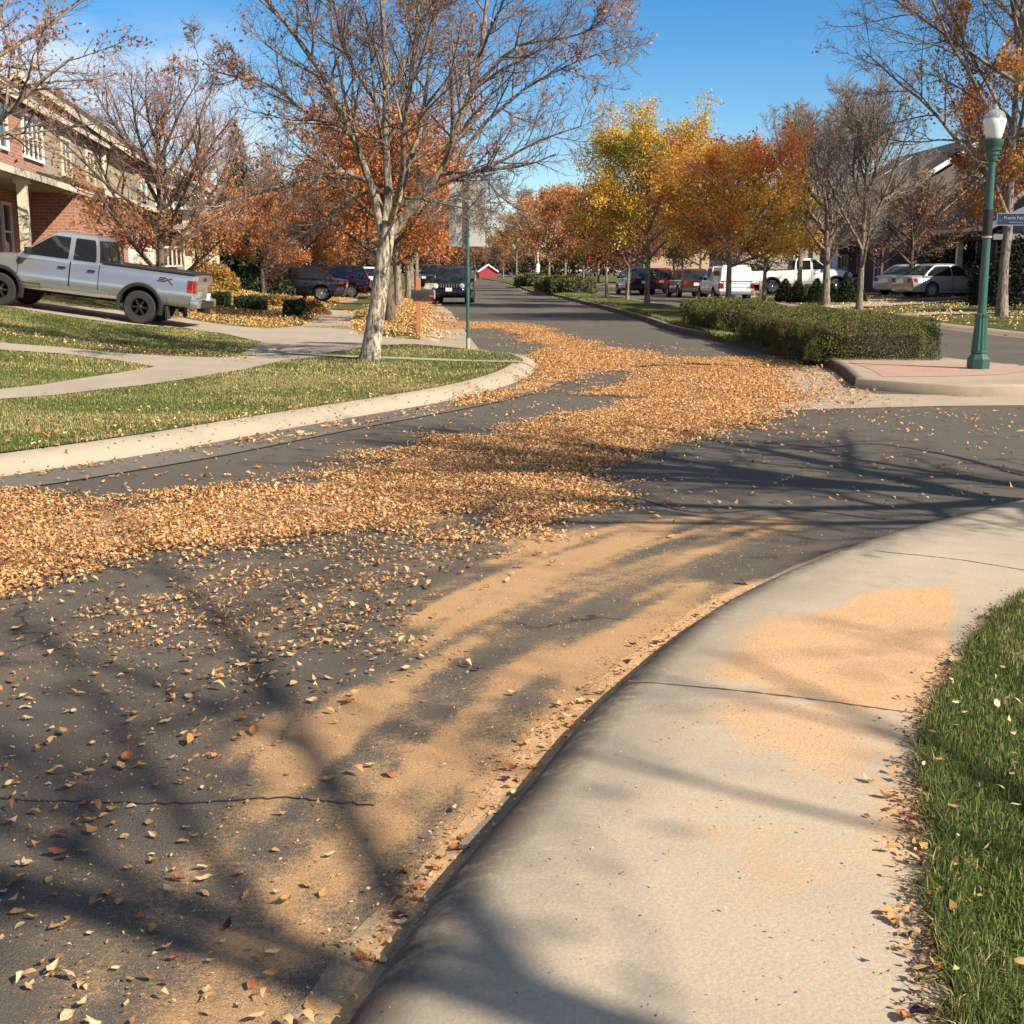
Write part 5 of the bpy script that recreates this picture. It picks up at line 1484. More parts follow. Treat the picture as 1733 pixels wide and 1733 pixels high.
    def side_patch(s, x0, x1, z0, z1, off, sd, n=8, rake=0):
        b = bmesh.new(); rows = []
        for i in range(n + 1):
            row = []
            for j in range(n + 1):
                z = z0 + (z1 - z0) * j / n; x = x0 + (x1 - x0) * i / n + rake * (j / n - .5)
                row.append(b.verts.new((x, sd * (s.y(x, z) + off), z)))
            rows.append(row)
        for p, q in zip(rows[:-1], rows[1:]):
            for k in range(n): b.faces.new((p[k], p[k + 1], q[k + 1], q[k]))
        return b
    def trim(s):
        sp = s.sp; W = sp['W']
        for sd in (1, -1):
            for xa, xb, z0, z1 in sp.get('doors', []):
                m = MB()
                for u0, u1, v0, v1 in ((xa, xa + .014, z0, z1), (xb - .014, xb, z0, z1), (xa, xb, z0, z0 + .014)):
                    m._add(s.side_patch(u0, u1, v0, v1, .007, sd, 14))
                dm = m.build('door', M['liner'], s.e)
                zz = z1 - .16
                xh = xa + .10
                yy = s.y(xh, zz)
                MB().box((xh + .08, sd * (yy + .022), zz), (.17, .035, .035), bev=.01).build('handle', sp.get('handle', sp['paint']), dm)
            if sp.get('mirror'):
                x, z = sp['mirror']; MB().box((x, sd * (s.gw(z) + .13), z), (.11, .19, .15), bev=.03).build('mirror', sp.get('mirrormat', M['blackp']), s.e, True)
            for xa, xb, za, zb in sp.get('taill', []):
                m = MB(); m._add(s.side_patch(xa, xb, za, zb, .006, sd, 4))
                x = s.S[0, 0]; yo = s.y(x + .03, (za + zb) / 2)
                m.box((x - .005, sd * (yo - .10), (za + zb) / 2), (.03, .20, zb - za), bev=.006)
                m.build('taillight', M['lensr'], s.e)
            for xa, xb, za, zb in sp.get('headl', []):
                m = MB(); m._add(s.side_patch(xa, xb, za, zb, .006, sd, 4))
                x = s.S[-1, 0]; yo = s.y(x - .03, (za + zb) / 2)
                m.box((x + .005, sd * (yo - .16), (za + zb) / 2), (.03, .30, zb - za), bev=.008)
                m.build('headlight', M['lensw'], s.e)
        x0, x1 = s.S[0, 0], s.S[-1, 0]
        if sp.get('grille'):
            z0, z1, w = sp['grille']
            m = MB().box((x1 + .012, 0, (z0 + z1) / 2), (.03, w, z1 - z0), bev=.008); g = m.build('grille', M['liner'], s.e)
            m = MB()
            for k in range(sp.get('slots', 7)): m.box((x1 + .03, (k - (sp.get('slots', 7) - 1) / 2) * w / sp.get('slots', 7), (z0 + z1) / 2), (.02, w / sp.get('slots', 7) * .28, (z1 - z0) * .9))
            m.build('slat', sp.get('slotmat', M['chrome']), g)
        for nm, x, dx in (('front_bumper', x1, .07), ('rear_bumper', x0, -.07)):
            if nm[:4] + 'b' in sp:
                z0, z1, mt = sp[nm[:4] + 'b']
                xx = x + dx * .3
                w = s.st(x - .1 * np.sign(dx))[3] * 2 + .02
                m = MB().box((xx + dx * .4, 0, (z0 + z1) / 2), (.20, w, z1 - z0), bev=.04)
                m.build(nm, mt, s.e, True)
        for x, z, d in sp.get('plates', []):
            MB().box((x, 0, z), (.015, .31, .16), bev=.004).build('number_plate', M['plate'], s.e)
        for f in sp.get('extra', []): f(s)

def sedan_spec(paint_m, L=4.7, W=1.80, H=1.45, r=.32, rim=None, **k):
    h = L / 2; bz = H * .62
    st = [(-h, .45, bz * .98, .55, .62, .50), (-h + .06, .30, bz, .72, .78, .62), (-h + .35, .24, bz + .03, .80, .87, .70), (-h + .9, .22, bz + .05, .84, .895, .76), (-.4, .20, bz + .02, .85, .90, .80), (.6, .20, bz, .85, .90, .80), (h - 1.35, .21, bz - .02, .84, .895, .76), (h - .75, .23, bz - .10, .82, .87, .70), (h - .25, .26, bz - .19, .74, .80, .60), (h - .05, .32, bz - .27, .60, .66, .48), (h, .42, bz - .33, .45, .52, .40)]
    st = [(a, b, c, d * W / 1.8, e * W / 1.8, f * W / 1.8) for a, b, c, d, e, f in st]
    sp = dict(W=W, st=st, paint=paint_m, r=r, wx=(-h + .98, h - .92), tw=.21, rim=rim or M['alloy'],
              gh=dict(zb=bz - .01, zt=H, wb=W * .455, wr=W * .33, xf=(h - 1.25, h - 2.15), xr=(-h + .45, -h + 1.3), win=[(-h + .75, -.28), (-.22, .75)], fbow=.14, rbow=.10),
              doors=[(-1.0, -.25, .30, bz - .03), (-.25, .85, .30, bz - .03)], mirror=(.72, bz + .06), mirrormat=paint_m,
              taill=[(-h + .04, -h + .26, bz - .26, bz - .08)], headl=[(h - .40, h - .10, bz - .38, bz - .24)], plates=[(-h - .012, bz - .22, 0)], crown=.03, arch=1.15)
    sp.update(k); return sp
def suv_spec(paint_m, L=4.7, W=1.9, H=1.75, r=.36, **k):
    h = L / 2; bz = H * .60
    st = [(-h, .55, bz, .74, .80, .70), (-h + .05, .38, bz + .01, .80, .86, .78), (-h + .3, .30, bz + .02, .85, .91, .84), (-.3, .28, bz, .88, .94, .86), (h - 1.5, .28, bz, .88, .94, .84), (h - .9, .29, bz - .03, .87, .92, .76), (h - .2, .32, bz - .13, .80, .86, .64), (h - .03, .38, bz - .20, .66, .74, .56), (h, .46, bz - .26, .60, .68, .50)]
    st = [(a, b, c, d * W / 1.9, e * W / 1.9, f * W / 1.9) for a, b, c, d, e, f in st]
    sp = dict(W=W, st=st, paint=paint_m, r=r, wx=(-h + .95, h - .90), tw=.24, rim=M['alloy'],
              gh=dict(zb=bz - .02, zt=H, wb=W * .455, wr=W * .36, xf=(h - 1.15, h - 1.85), xr=(-h + .04, -h + .42), win=[(-h + .3, -1.12), (-1.05, -.12), (-.05, .95)], fbow=.14, rbow=.08),
              doors=[(-1.05, -.08, .40, bz - .03), (-.08, .95, .40, bz - .03)], mirror=(.80, bz + .08),
              taill=[(-h + .01, -h + .20, bz - .24, bz - .02)], headl=[(h - .36, h - .05, bz - .40, bz - .22)], plates=[(-h - .012, bz - .22, 0)], rearb=(.36, .58, M['blackp']), crown=.03, arch=1.14)
    sp.update(k); return sp
def pickup_spec(paint_m, L, W, H, r, cab, win, bedz, hoodz, wx, zb=.5, **k):
    """cab = (x of rear wall, x of the base of the windscreen)"""
    x0, x1 = k.pop('x0'), k.pop('x1')
    q = W / 1.9
    st = [(x0, zb + .02, bedz - .02, .80, .86, .84), (x0 + .04, zb, bedz, .84, .905, .875), (cab[0] - .03, zb - .02, bedz, .86, .925, .885), (cab[0] + .02, zb - .03, bedz - .01, .86, .93, .88), (cab[1] - .2, zb - .03, hoodz + .02, .86, .93, .85), (cab[1] + .35, zb - .01, hoodz + .01, .86, .93, .80), (x1 - .35, zb + .02, hoodz - .08, .84, .90, .70), (x1 - .05, zb + .06, hoodz - .16, .76, .82, .60), (x1, zb + .12, hoodz - .24, .68, .74, .56)]
    st = [(a, b, c, d * q, e * q, f * q) for a, b, c, d, e, f in st]
    sp = dict(W=W, st=st, paint=paint_m, r=r, wx=wx, tw=.27, rim=M['alloyd'],
              gh=dict(zb=bedz - .03, zt=H, wb=W * .462, wr=W * .37, xf=(cab[1] + .06, cab[1] - .80), xr=(cab[0] + .02, cab[0] + .14), win=win, fbow=.12, rbow=.05, bulge=.03),
              crown=.02, arch=1.20)
    sp.update(k); return sp

# --- the silver pickup on the sloping drive
SIL = paint('silver_paint', (.56, .575, .60), .75, .22)
def bed(s):
    sp = s.sp; x0 = s.S[0, 0]; xc = sp['bedend']; z = sp['bz']
    m = MB()
    for sd in (1, -1): m.box(((x0 + xc) / 2, sd * (s.y((x0 + xc) / 2, z - .05) - .05), z + .02), (xc - x0, .09, .05), bev=.012)
    m.box((x0 + .05, 0, z + .02), (.09, 1.5, .05), bev=.012)
    m.build('bed_rail', M['blackp'], s.e, True)
    m = MB().box((x0 - .008, 0, z - .27), (.03, 1.34, .50), bev=.012); t = m.build('tailgate', sp['paint'], s.e, True)
    MB().box((x0 - .026, 0, z - .10), (.02, .26, .07), bev=.006).build('handle', M['blackp'], t)
def silver_extra(s):
    bed(s)
    x0 = s.S[0, 0]
    # wheel-side running details
    for sd in (1, -1):
        m = MB(); m._add(s.side_patch(x0 + .04, x0 + .60, .53, .73, .012, sd, 6)); m.box((x0 - .03, sd * .72, .62), (.20, .42, .20), bev=.05)
        m.build('bumper_corner', s.sp['paint'], s.e, True)
        m = MB(); m._add(s.side_patch(.72, 2.30, .52, .66, .022, sd, 8)); m.build('rocker_moulding', s.sp['paint'], s.e, True)
        m = MB()
        for k in range(2): m.box((-.62 - .02 * k, sd * .80, .34), (.03, .26, .30), ry=.15)
        m.build('mud_flap', M['rubber'], s.e)
    MB().box((x0 - .04, 0, .60), (.22, 1.20, .14), bev=.03).build('rear_bumper', M['blackp'], s.e, True)
    MB().box((x0 - .10, 0, .44), (.20, .12, .10)).tube([(x0 + .1, 0, .44), (x0 - .08, 0, .44)], .04).build('tow_hitch', M['blackp'], s.e)
    m = MB().box((1.1, 0, .48), (3.6, .9, .14)).tube([(0, -.85, .39), (0, .85, .39)], .07).tube([(3.24, -.85, .39), (3.24, .85, .39)], .06).box((0, 0, .40), (.34, .34, .30), bev=.08)
    m.build('chassis', M['liner'], s.e)
    m = MB(); m.box((s.S[0, 0] + 2.55, 0, 1.885), (.02, .06, .05)); m.tube([(.95, .3, 1.87), (.92, .3, 1.90)], .02)
    m.build('roof_antenna', M['blackp'], s.e)
    # side decal: slanted S and X
    def strokes(mat, segs):
        b = MB()
        for sd in (1, -1):
            for (xa, za), (xb, zb), w in segs:
                n = 5; q = bmesh.new(); L0 = []
                for k in range(n + 1):
                    t = k / n; x = xa + (xb - xa) * t; z = za + (zb - za) * t
                    L0.append((q.verts.new((x, sd * (s.y(x, z - w / 2) + .006), z - w / 2)), q.verts.new((x, sd * (s.y(x, z + w / 2) + .006), z + w / 2))))
                for a_, b_ in zip(L0[:-1], L0[1:]): q.faces.new((a_[0], b_[0], b_[1], a_[1]))
                b._add(q)
        return b.build('side_decal', mat, s.e)
    X = x0 + .83
    def c(u, v): return (X - u, 1.045 + v)
    strokes(M['blackp'], [(c(.02, .085), c(.17, .085), .024), (c(.0, .045), c(.14, .045), .024), (c(-.03, .005), c(.13, .005), .024), (c(.0, .045), c(.03, .085), .02), (c(.14, .045), c(.12, .005), .02)])
    strokes(M['decal_red'], [(c(.12, .005), c(.31, .085), .03), (c(.17, .085), c(.33, -.06), .032)])
M['decal_red'] = plain('decal_red', (.16, .012, .03), .4)
sp = pickup_spec(SIL, 5.4, 1.90, 1.88, .39, (.95, 2.92), [(1.08, 1.60), (1.72, 2.9)], 1.27, 1.22, (0, 3.24), .52, x0=-1.22, x1=4.12, bedend=.93, bz=1.27,
                 doors=[(.98, 1.66, .62, 1.24), (1.66, 2.86, .62, 1.24)], handle=M['blackp'], mirror=(2.62, 1.36), taill=[(-1.21, -1.06, .86, 1.14)], headl=[(3.75, 4.05, .88, 1.04)],
                 grille=(.74, 1.0, .9), frontb=(.50, .74, M['blackp']), flare=True, extra=[silver_extra], spokes=6, rimr=.54, tw=.29, plates=[(-1.36, .78, 0)])
pt = GT(235, 549)
TRK_Y = pt[1] + .86
ptz = float(zl(pt[0], TRK_Y - .8))
Car('pickup_truck', 'silver pickup truck with black wheel flares on the sloping left drive', 'pickup truck', sp, (pt[0], TRK_Y, ptz + .012), PI, .128)

# --- black off-roader facing us at the left kerb
BLK = paint('dark_blue_black_paint', (.012, .014, .022), .2, .25)
def jeep_extra(s):
    x1 = s.S[-1, 0]
    for sd in (1, -1):
        MB().lathe([(.115, -.02), (.115, .035), (.08, .05)], 20, Matrix.Translation((x1 + .01, sd * .62, .86)) @ Matrix.Rotation(PI / 2, 4, 'Y')).build('headlight', M['lensw'], s.e, True)
        MB().box((x1 + .10, sd * .55, .50), (.05, .16, .08), bev=.01).build('fog_light', M['blackp'], s.e)
    MB().box((x1 + .135, 0, .70), (.015, .31, .17), bev=.004).build('number_plate', M['plate'], s.e)
    m = MB()
    for sd in (1, -1): m.box((-.5, sd * .58, 1.80), (2.0, .04, .04), bev=.01)
    m.box((.2, 0, 1.80), (.04, 1.2, .03)).box((-1.2, 0, 1.80), (.04, 1.2, .03)); m.build('roof_rack', M['blackp'], s.e)
sp = suv_spec(BLK, 4.6, 1.86, 1.76, .38, grille=(.78, .98, .86), slots=7, slotmat=M['alloy'], frontb=(.46, .70, M['blackp']), headl=[], extra=[jeep_extra], rim=M['alloyd'])
Car('off_roader', 'black off-roader parked facing the viewer at the left kerb', 'car', sp, (AT(766, 61), 61 + 2.1, .0), -PI / 2 - .05)
# --- cars on the drives further up at left
DGR = paint('dark_grey_paint', (.045, .045, .047), .4, .28); MAR = paint('maroon_paint', (.075, .012, .018), .3, .25)
WHT = paint('white_paint', (.78, .78, .77), 0, .3); NAVY = paint('navy_paint', (.012, .018, .035), .3, .25); LSIL = paint('pale_silver_paint', (.32, .33, .31), .4, .3)
LBL = paint('pale_blue_silver_paint', (.42, .45, .49), .3, .3); RED = paint('red_paint', (.20, .012, .018), .2, .25); BRN = paint('dark_red_brown_paint', (.085, .018, .018), .3, .3)
p = GTY(502, 54); Car('sedan', 'dark grey sedan parked on the left drive behind the leaf bed', 'car', sedan_spec(DGR, 4.8, 1.8, 1.46), (p[0] - .2, 54, p[2] + .05), PI + .05, .04)
p = GTY(556, 68); Car('suv', 'dark maroon crossover parked behind the dark grey sedan', 'car', suv_spec(MAR, 4.6, 1.88, 1.72), (p[0], 68, p[2] + .05), PI + .1, .03)
p = GTY(588, 92); Car('suv', 'white car mostly hidden behind the maroon crossover at left', 'car', suv_spec(WHT, 4.7, 1.88, 1.65), (p[0] + .3, 92, p[2] + .05), PI + .1, .02)
p = GTY(712, 100); Car('suv', 'dark navy car parked beyond the trees behind the black off-roader', 'car', suv_spec(NAVY, 4.7, 1.9, 1.75), (-6.3, 102, .3), -PI / 2, 0)

# --- cars of the far carriageway (seen from behind)
def van_extra(s):
    x0 = s.S[0, 0]; z = s.sp['bz']
    b = bmesh.new()
    q = [(x0 + .02, .80, z - .01), (x0 + .20, .70, z + .66)]
    top = [(s.sp['bedend'], .80, z - .01), (s.sp['bedend'] - .05, .70, z + .66)]
    v = [b.verts.new((x, sd * y, zz)) for x, y, zz in (q[0], top[0], top[1], q[1]) for sd in (1, -1)]
    for f in ((0, 2, 4, 6), (1, 3, 5, 7), (0, 1, 7, 6), (2, 3, 5, 4), (4, 5, 7, 6), (0, 1, 3, 2)): b.faces.new([v[k] for k in f])
    bmesh.ops.recalc_face_normals(b, faces=b.faces[:]); bmesh.ops.bevel(b, geom=b.edges[:], offset=.04, segments=2, profile=.7, affect='EDGES')
    m = MB(); m._add(b); tp = m.build('topper', s.sp['paint'], s.e, True)
    MB().box((x0 - .005, 0, z - .005), (.05, 1.55, .035)).build('topper_seal', M['blackp'], tp)
    for sd in (1, -1):
        MB().prism([(-.60, -.17), (.62, -.17), (.56, .17), (-.48, .17)], .012, Matrix.Translation(((x0 + s.sp['bedend']) / 2, sd * .772, z + .30)) @ Matrix.Rotation(PI / 2 - sd * .15, 4, 'X')).build('side_window', M['glass'], tp)
    MB().box(((x0 + s.sp['bedend']) / 2 + .15, 0, z + .72), (1.5, 1.2, .07), bev=.02).build('roof_rack', s.sp['paint'], tp)
    MB().box((x0 - .012, 0, z - .28), (.02, 1.30, .48), bev=.008).build('tailgate', s.sp['paint'], s.e, True)
    m = MB()
    for zz in (z - .13, z - .30): m.box((x0 - .024, 0, zz), (.006, 1.2, .02))
    m.build('tailgate_trim', M['alloyd'], s.e)
    MB().box((x0 - .10, 0, .52), (.20, 1.72, .17), bev=.04).build('rear_bumper', M['alloy'], s.e, True)
sp = pickup_spec(WHT, 5.3, 1.86, 1.78, .36, (.85, 2.75), [(1.0, 1.72), (1.82, 2.7)], 1.08, 1.06, (0, 3.1), .46, x0=-1.15, x1=4.0, bedend=.84, bz=1.08, doors=[(.9, 1.76, .52, 1.04), (1.76, 2.7, .52, 1.04)], mirror=(2.5, 1.2), taill=[(-1.14, -1.02, .72, .98)], headl=[(3.7, 3.95, .72, .9)], extra=[van_extra], rim=M['alloy'])
H0 = PI / 2 + .045
Car('pickup_truck', 'white pickup with a utility topper parked seen from behind, nearest in its row', 'pickup truck', sp, (AT(1238, 62.5), 63.6, .0), H0 + .03, group='vehicles parked along the far carriageway')
Car('suv', 'dark red-brown car parked just ahead of the white utility pickup', 'car', suv_spec(BRN, 4.6, 1.86, 1.68), (AT(1170, 76) - .2, 77.5, .0), H0 + .05, group='vehicles parked along the far carriageway')
Car('suv', 'bright red crossover with white plate seen from behind the yellow tree', 'car', suv_spec(RED, 4.8, 1.95, 1.75), (AT(1112, 88), 90, .0), H0, group='vehicles parked along the far carriageway')
Car('suv', 'dark navy car parked ahead of the bright red crossover', 'car', suv_spec(NAVY, 4.7, 1.9, 1.75), (AT(1078, 84) + .0, 86.5, .0), H0 + .1, group='vehicles parked along the far carriageway')
Car('sedan', 'black car on the right drive between the white utility pickup and the wooden post', 'car', suv_spec(BLK, 4.5, 1.85, 1.8), (AT(1264, 84), 84, .2), .3)
# --- white pickup side on, on the right-hand drive
def wp_extra(s):
    bed(s)
    MB().box((s.S[0, 0] - .10, 0, .62), (.20, 1.9, .2), bev=.04).build('rear_bumper', M['alloy'], s.e, True)
sp = pickup_spec(WHT, 5.9, 2.0, 1.95, .40, (1.25, 3.35), [(1.42, 2.22), (2.34, 3.3)], 1.32, 1.28, (0, 3.65), .55, x0=-1.25, x1=4.65, bedend=1.2, bz=1.32, doors=[(1.3, 2.28, .64, 1.28), (2.28, 3.3, .64, 1.28)], mirror=(3.05, 1.42), taill=[(-1.24, -1.1, .9, 1.2)], headl=[(4.3, 4.6, .9, 1.06)], flare=True, rim=M['alloy'], extra=[wp_extra])
Car('pickup_truck', 'white crew cab pickup parked side on on the right drive', 'pickup truck', sp, (AT(1293, 74), 74, .26), .03, .02)
Car('sedan', 'white sedan half hidden behind the hood of the white crew cab pickup', 'car', sedan_spec(WHT, 4.5, 1.75, 1.42), (AT(1420, 77.5), 77.5, .27), .05, 0)
Car('sedan', 'pale blue-white sedan with its tail towards us, left of the pair at right', 'car', sedan_spec(LBL, 4.7, 1.8, 1.46), (AT(1557, 61), 62.5, .42), .62)
Car('sedan', 'grey-green sedan in the shade, right of the pale pair at right', 'car', sedan_spec(LSIL, 4.6, 1.8, 1.46), (AT(1606, 56), 57.5, .42), .35)
# ------------------------------------------------------------------ street furniture
M['green'] = plain('lamp_green', (.022, .082, .060), .42, coat=.3, var=.2, scale=9)
M['greenp'] = plain('post_green', (.035, .115, .085), .5, var=.25, scale=9)
def globe():
    m, nt, b = nmat('frosted_globe')
    b.inputs['Base Color'].default_value = (.80, .80, .74, 1); b.inputs['Roughness'].default_value = .25
    b.inputs['Subsurface Weight'].default_value = .3; b.inputs['Subsurface Radius'].default_value = (.1, .1, .1)
    b.inputs['Coat Weight'].default_value = .6
    return m
M['globe'] = globe()
def clear():
    m, nt, b = nmat('clear_globe')
    b.inputs['Base Color'].default_value = (.75, .80, .82, 1); b.inputs['Roughness'].default_value = .08
    b.inputs['Transmission Weight'].default_value = .75; b.inputs['Coat Weight'].default_value = .5; b.inputs['IOR'].default_value = 1.2
    return m
M['clear'] = clear()
b = G(1655, 624, .15)
e = empty('street_lamp', b, 'green fluted street lamp with frosted acorn globe on the median nose', 'street lamp')
e.scale = (1, 1, .945)
MB().lathe([(.172, 0), (.172, .16), (.150, .19), (.11, .24), (.125, .26), (.12, .29)], 8).build('plinth', M['green'], e)
MB().lathe([(.120, .29), (.112, .36), (.086, .80), (.098, .82), (.098, .85), (.074, .87)], 24, None, .12).build('fluted_base', M['green'], e)
MB().lathe([(.066, .87), (.060, 1.4), (.050, 3.2)], 16).build('pole', M['green'], e, True)
MB().lathe([(.066, 3.18), (.075, 3.20), (.075, 3.25), (.095, 3.27), (.095, 3.31), (.12, 3.34), (.12, 3.39), (.14, 3.42), (.14, 3.50), (.10, 3.51)], 24).build('lamp_holder', M['green'], e, True)
MB().lathe([(.095, 3.505), (.115, 3.53), (.152, 3.70), (.162, 3.78), (.155, 3.80)], 28).build('globe', M['globe'], e, True)
MB().lathe([(.156, 3.80), (.138, 3.87), (.10, 3.915), (.05, 3.94), (.045, 3.965), (.022, 4.0), (.006, 4.02)], 28).build('globe_cap', M['clear'], e, True)
# street name plate, clamped to the pole
M['blue'] = plain('sign_blue', (.009, .013, .055), .35, coat=.3)
M['white'] = plain('white_lettering', (.30, .32, .37), .5)
M['brass'] = plain('brass_band', (.55, .42, .20), .35, .4)
M['black'] = plain('black_band', (.012, .014, .014), .5)
sz = 2.08
sgn = empty('street_sign', (b[0] + .035, b[1] - .005, b[2] + sz), 'blue street name plate clamped to the green street lamp', 'street sign')
MB().box((.34, 0, .10), (.52, .014, .175), bev=.005).build('plate', M['blue'], sgn)
m = MB()
for c, s in (((.34, -.009, .184), (.50, .006, .007)), ((.34, -.009, .016), (.50, .006, .007)), ((.089, -.009, .10), (.007, .006, .17)), ((.591, -.009, .10), (.007, .006, .17))): m.box(c, s)
m.build('border', M['white'], sgn)
def text(s, size, loc, mat, parent, rot=(PI / 2, 0, 0), name='lettering', align='CENTER'):
    cu = bpy.data.curves.new(name, 'FONT'); cu.body = s; cu.size = size; cu.align_x = align; cu.align_y = 'CENTER'; cu.extrude = .002
    o = bpy.data.objects.new(name, cu); COL.objects.link(o)
    bpy.context.view_layer.update()
    dg = bpy.context.evaluated_depsgraph_get()
    me = bpy.data.meshes.new_from_object(o.evaluated_get(dg))
    bpy.data.objects.remove(o); me.materials.append(mat)
    o = bpy.data.objects.new(name, me); COL.objects.link(o); o.parent = parent; o.location = loc; o.rotation_euler = rot
    return o
text('Prairie Falcon', .066, (.37, -.010, .118), M['white'], sgn)
text('Ln', .038, (.135, -.010, .085), M['white'], sgn)
text('PRAIRIE FALCON', .026, (.37, -.010, .055), M['white'], sgn)
m = MB().lathe([(.068, -.14), (.068, .24)], 14, Matrix.Translation((-.035, .005, 0))); m.build('clamp', M['black'], sgn)
MB().lathe([(.074, -.165), (.074, -.14)], 14, Matrix.Translation((-.035, .005, 0))).build('band', M['brass'], sgn)

# traffic sign seen from behind
b = GT(792, 592)
e = empty('sign_post', b, 'green sign post with a grey sign back beside the driveway', 'traffic sign')
MB().lathe([(.034, -.05), (.034, .22)], 10).build('sleeve', plain('sleeve_grey', (.33, .40, .36), .6), e)
MB().tube([(0, 0, .2), (.01, 0, 3.15)], .032, 10).build('post', M['greenp'], e, True)
M['signback'] = plain('sign_back', (.46, .47, .45), .55, .1, var=.12, scale=2)
MB().prism([(-.33, 0), (.33, 0), (.33, 1.12), (-.33, 1.12)], .006, Matrix.Translation((.0, .038, 1.90)) @ Matrix.Rotation(PI / 2, 4, 'X'), vbev=.04).build('sign_panel', M['signback'], e)
m = MB()
for z in (2.1, 2.8): m.box((.005, .0, z), (.09, .07, .04))
m.build('bracket', M['greenp'], e)
# mailbox
b = GT(709, 569)
M['wood'] = plain('orange_wood', (.42, .16, .06), .8, var=.3, scale=14)
M['woody'] = plain('yellow_wood', (.55, .40, .20), .8, var=.2, scale=14)
e = empty('mailbox', b, 'black mailbox on an orange wooden post beside the driveway', 'mailbox')
MB().box((0, 0, .62), (.10, .10, 1.34), bev=.008).box((.10, 0, .80), (.44, .09, .06)).build('post', M['wood'], e)
bx = bmesh.new(); vs = []
prof = [(-.09, 0), (.09, 0)] + [(.09 * math.cos(a), .12 + .09 * math.sin(a)) for a in np.linspace(0, PI, 9)]
m = MB().prism(prof, .52, Matrix.Translation((-.16, 0, .835)) @ Matrix.Rotation(PI / 2, 4, 'Z') @ Matrix.Rotation(PI / 2, 4, 'X'), bev=.004)
m.build('box', plain('mailbox_black', (.03, .03, .032), .4), e, True)
MB().box((.36, 0, .93), (.012, .17, .19), bev=.02).build('door', plain('mailbox_silver', (.5, .5, .5), .4, .5), e)
MB().box((.30, -.10, .90), (.10, .012, .05)).build('flag', plain('flag_red', (.5, .06, .03), .5), e)
# wooden post with a shelf (right)
b = np.array([AT(1281, 50), 50, .14])
e = empty('wooden_post', b, 'yellow wooden mailbox post with side shelf and brace at right', 'mailbox post')
MB().box((0, 0, .48), (.10, .10, 1.1), bev=.006).build('post', M['woody'], e)
MB().box((-.16, 0, .62), (.42, .12, .09), bev=.006).build('shelf', M['woody'], e)
MB().box((-.13, 0, .42), (.30, .05, .05), ry=-.8).build('brace', M['woody'], e)
# stop sign far up the median
e = empty('stop_sign', (AT(997, 168), 168, .1), 'red stop sign far up the street between the reddish trees', 'traffic sign')
MB().tube([(0, 0, 0), (0, 0, 2.9)], .05, 8).build('post', M['alloyd'], e)
M['red'] = plain('sign_red', (.55, .03, .035), .45)
oc = [(.46 * math.cos(a), .46 * math.sin(a)) for a in np.arange(8) * PI / 4 + PI / 8]
MB().prism(oc, .01, Matrix.Translation((0, -.04, 2.85)) @ Matrix.Rotation(PI / 2, 4, 'X')).build('plate', M['red'], e)
text('STOP', .36, (0, -.056, 2.85), M['white'], e)
# white sign further left
e = empty('white_sign', (AT(910, 140), 140, .1), 'narrow white sign on a white post far up the median', 'traffic sign')
MB().box((0, 0, 1.9), (.16, .10, 3.8)).build('post', M['plate'], e)
MB().box((0, -.08, 1.7), (.36, .03, .9), bev=.01).build('plate', M['plate'], e)
# lamp pole far away, bin, manhole
e = empty('wheeled_bin', (AT(1520, 70), 70, .75), 'grey wheeled rubbish bin by the dark house door', 'bin')
MB().box((0, 0, .5), (.55, .6, .95), bev=.03, top=1.12).build('bin_body', plain('bin_grey', (.30, .31, .33), .6), e)
MB().box((0, 0, 1.0), (.64, .70, .06), bev=.02).build('lid', plain('bin_lid', (.26, .27, .29), .5), e)
c = G(1130, 620, 0)
e = empty('manhole_cover', (c[0], c[1], .006), 'dark iron manhole cover set among the drifted leaves', 'manhole cover')
M['iron'] = plain('cast_iron', (.045, .043, .042), .7, .3, var=.3)
MB().lathe([(.36, 0), (.36, .006), (.33, .008)], 32).build('lid', M['iron'], e)
MB().lathe([(.42, .0), (.42, .004), (.37, .006)], 32).build('frame', M['iron'], e)

# ------------------------------------------------------------------ houses
def brick():
    m, nt, b = nmat('red_brick')
    oc = objco(nt)
    s = N(nt, 'ShaderNodeSeparateXYZ'); L(nt, oc, s.inputs[0])
    cb = N(nt, 'ShaderNodeCombineXYZ'); L(nt, mth(nt, 'ADD', s.outputs[0], s.outputs[1]), cb.inputs[0]); L(nt, s.outputs[2], cb.inputs[1])
    t = N(nt, 'ShaderNodeTexBrick'); L(nt, cb.outputs[0], t.inputs['Vector'])
    t.inputs['Scale'].default_value = 1; t.inputs['Brick Width'].default_value = .26; t.inputs['Row Height'].default_value = .095; t.inputs['Mortar Size'].default_value = .012
    t.inputs['Color1'].default_value = (.30, .105, .065, 1); t.inputs['Color2'].default_value = (.40, .165, .105, 1); t.inputs['Mortar'].default_value = (.42, .33, .25, 1)
    L(nt, mixc(nt, mapr(nt, noise(nt, oc, 1.2, 4), .35, .7, 0, .3), t.outputs['Color'], (.44, .22, .15)), b.inputs['Base Color'])
    b.inputs['Roughness'].default_value = .9
    L(nt, bump(nt, t.outputs['Fac'], -.008), b.inputs['Normal'])
    return m
def siding(name, c, pitch=.16):
    m, nt, b = nmat(name)
    oc = objco(nt)
    s = N(nt, 'ShaderNodeSeparateXYZ'); L(nt, oc, s.inputs[0])
    fr = mth(nt, 'FRACT', mth(nt, 'DIVIDE', s.outputs[2], pitch))
    L(nt, mixc(nt, noise(nt, oc, 2, 4), tuple(x * .88 for x in c), tuple(x * 1.1 for x in c)), b.inputs['Base Color'])
    L(nt, bump(nt, fr, -.03), b.inputs['Normal']); b.inputs['Roughness'].default_value = .7
    return m
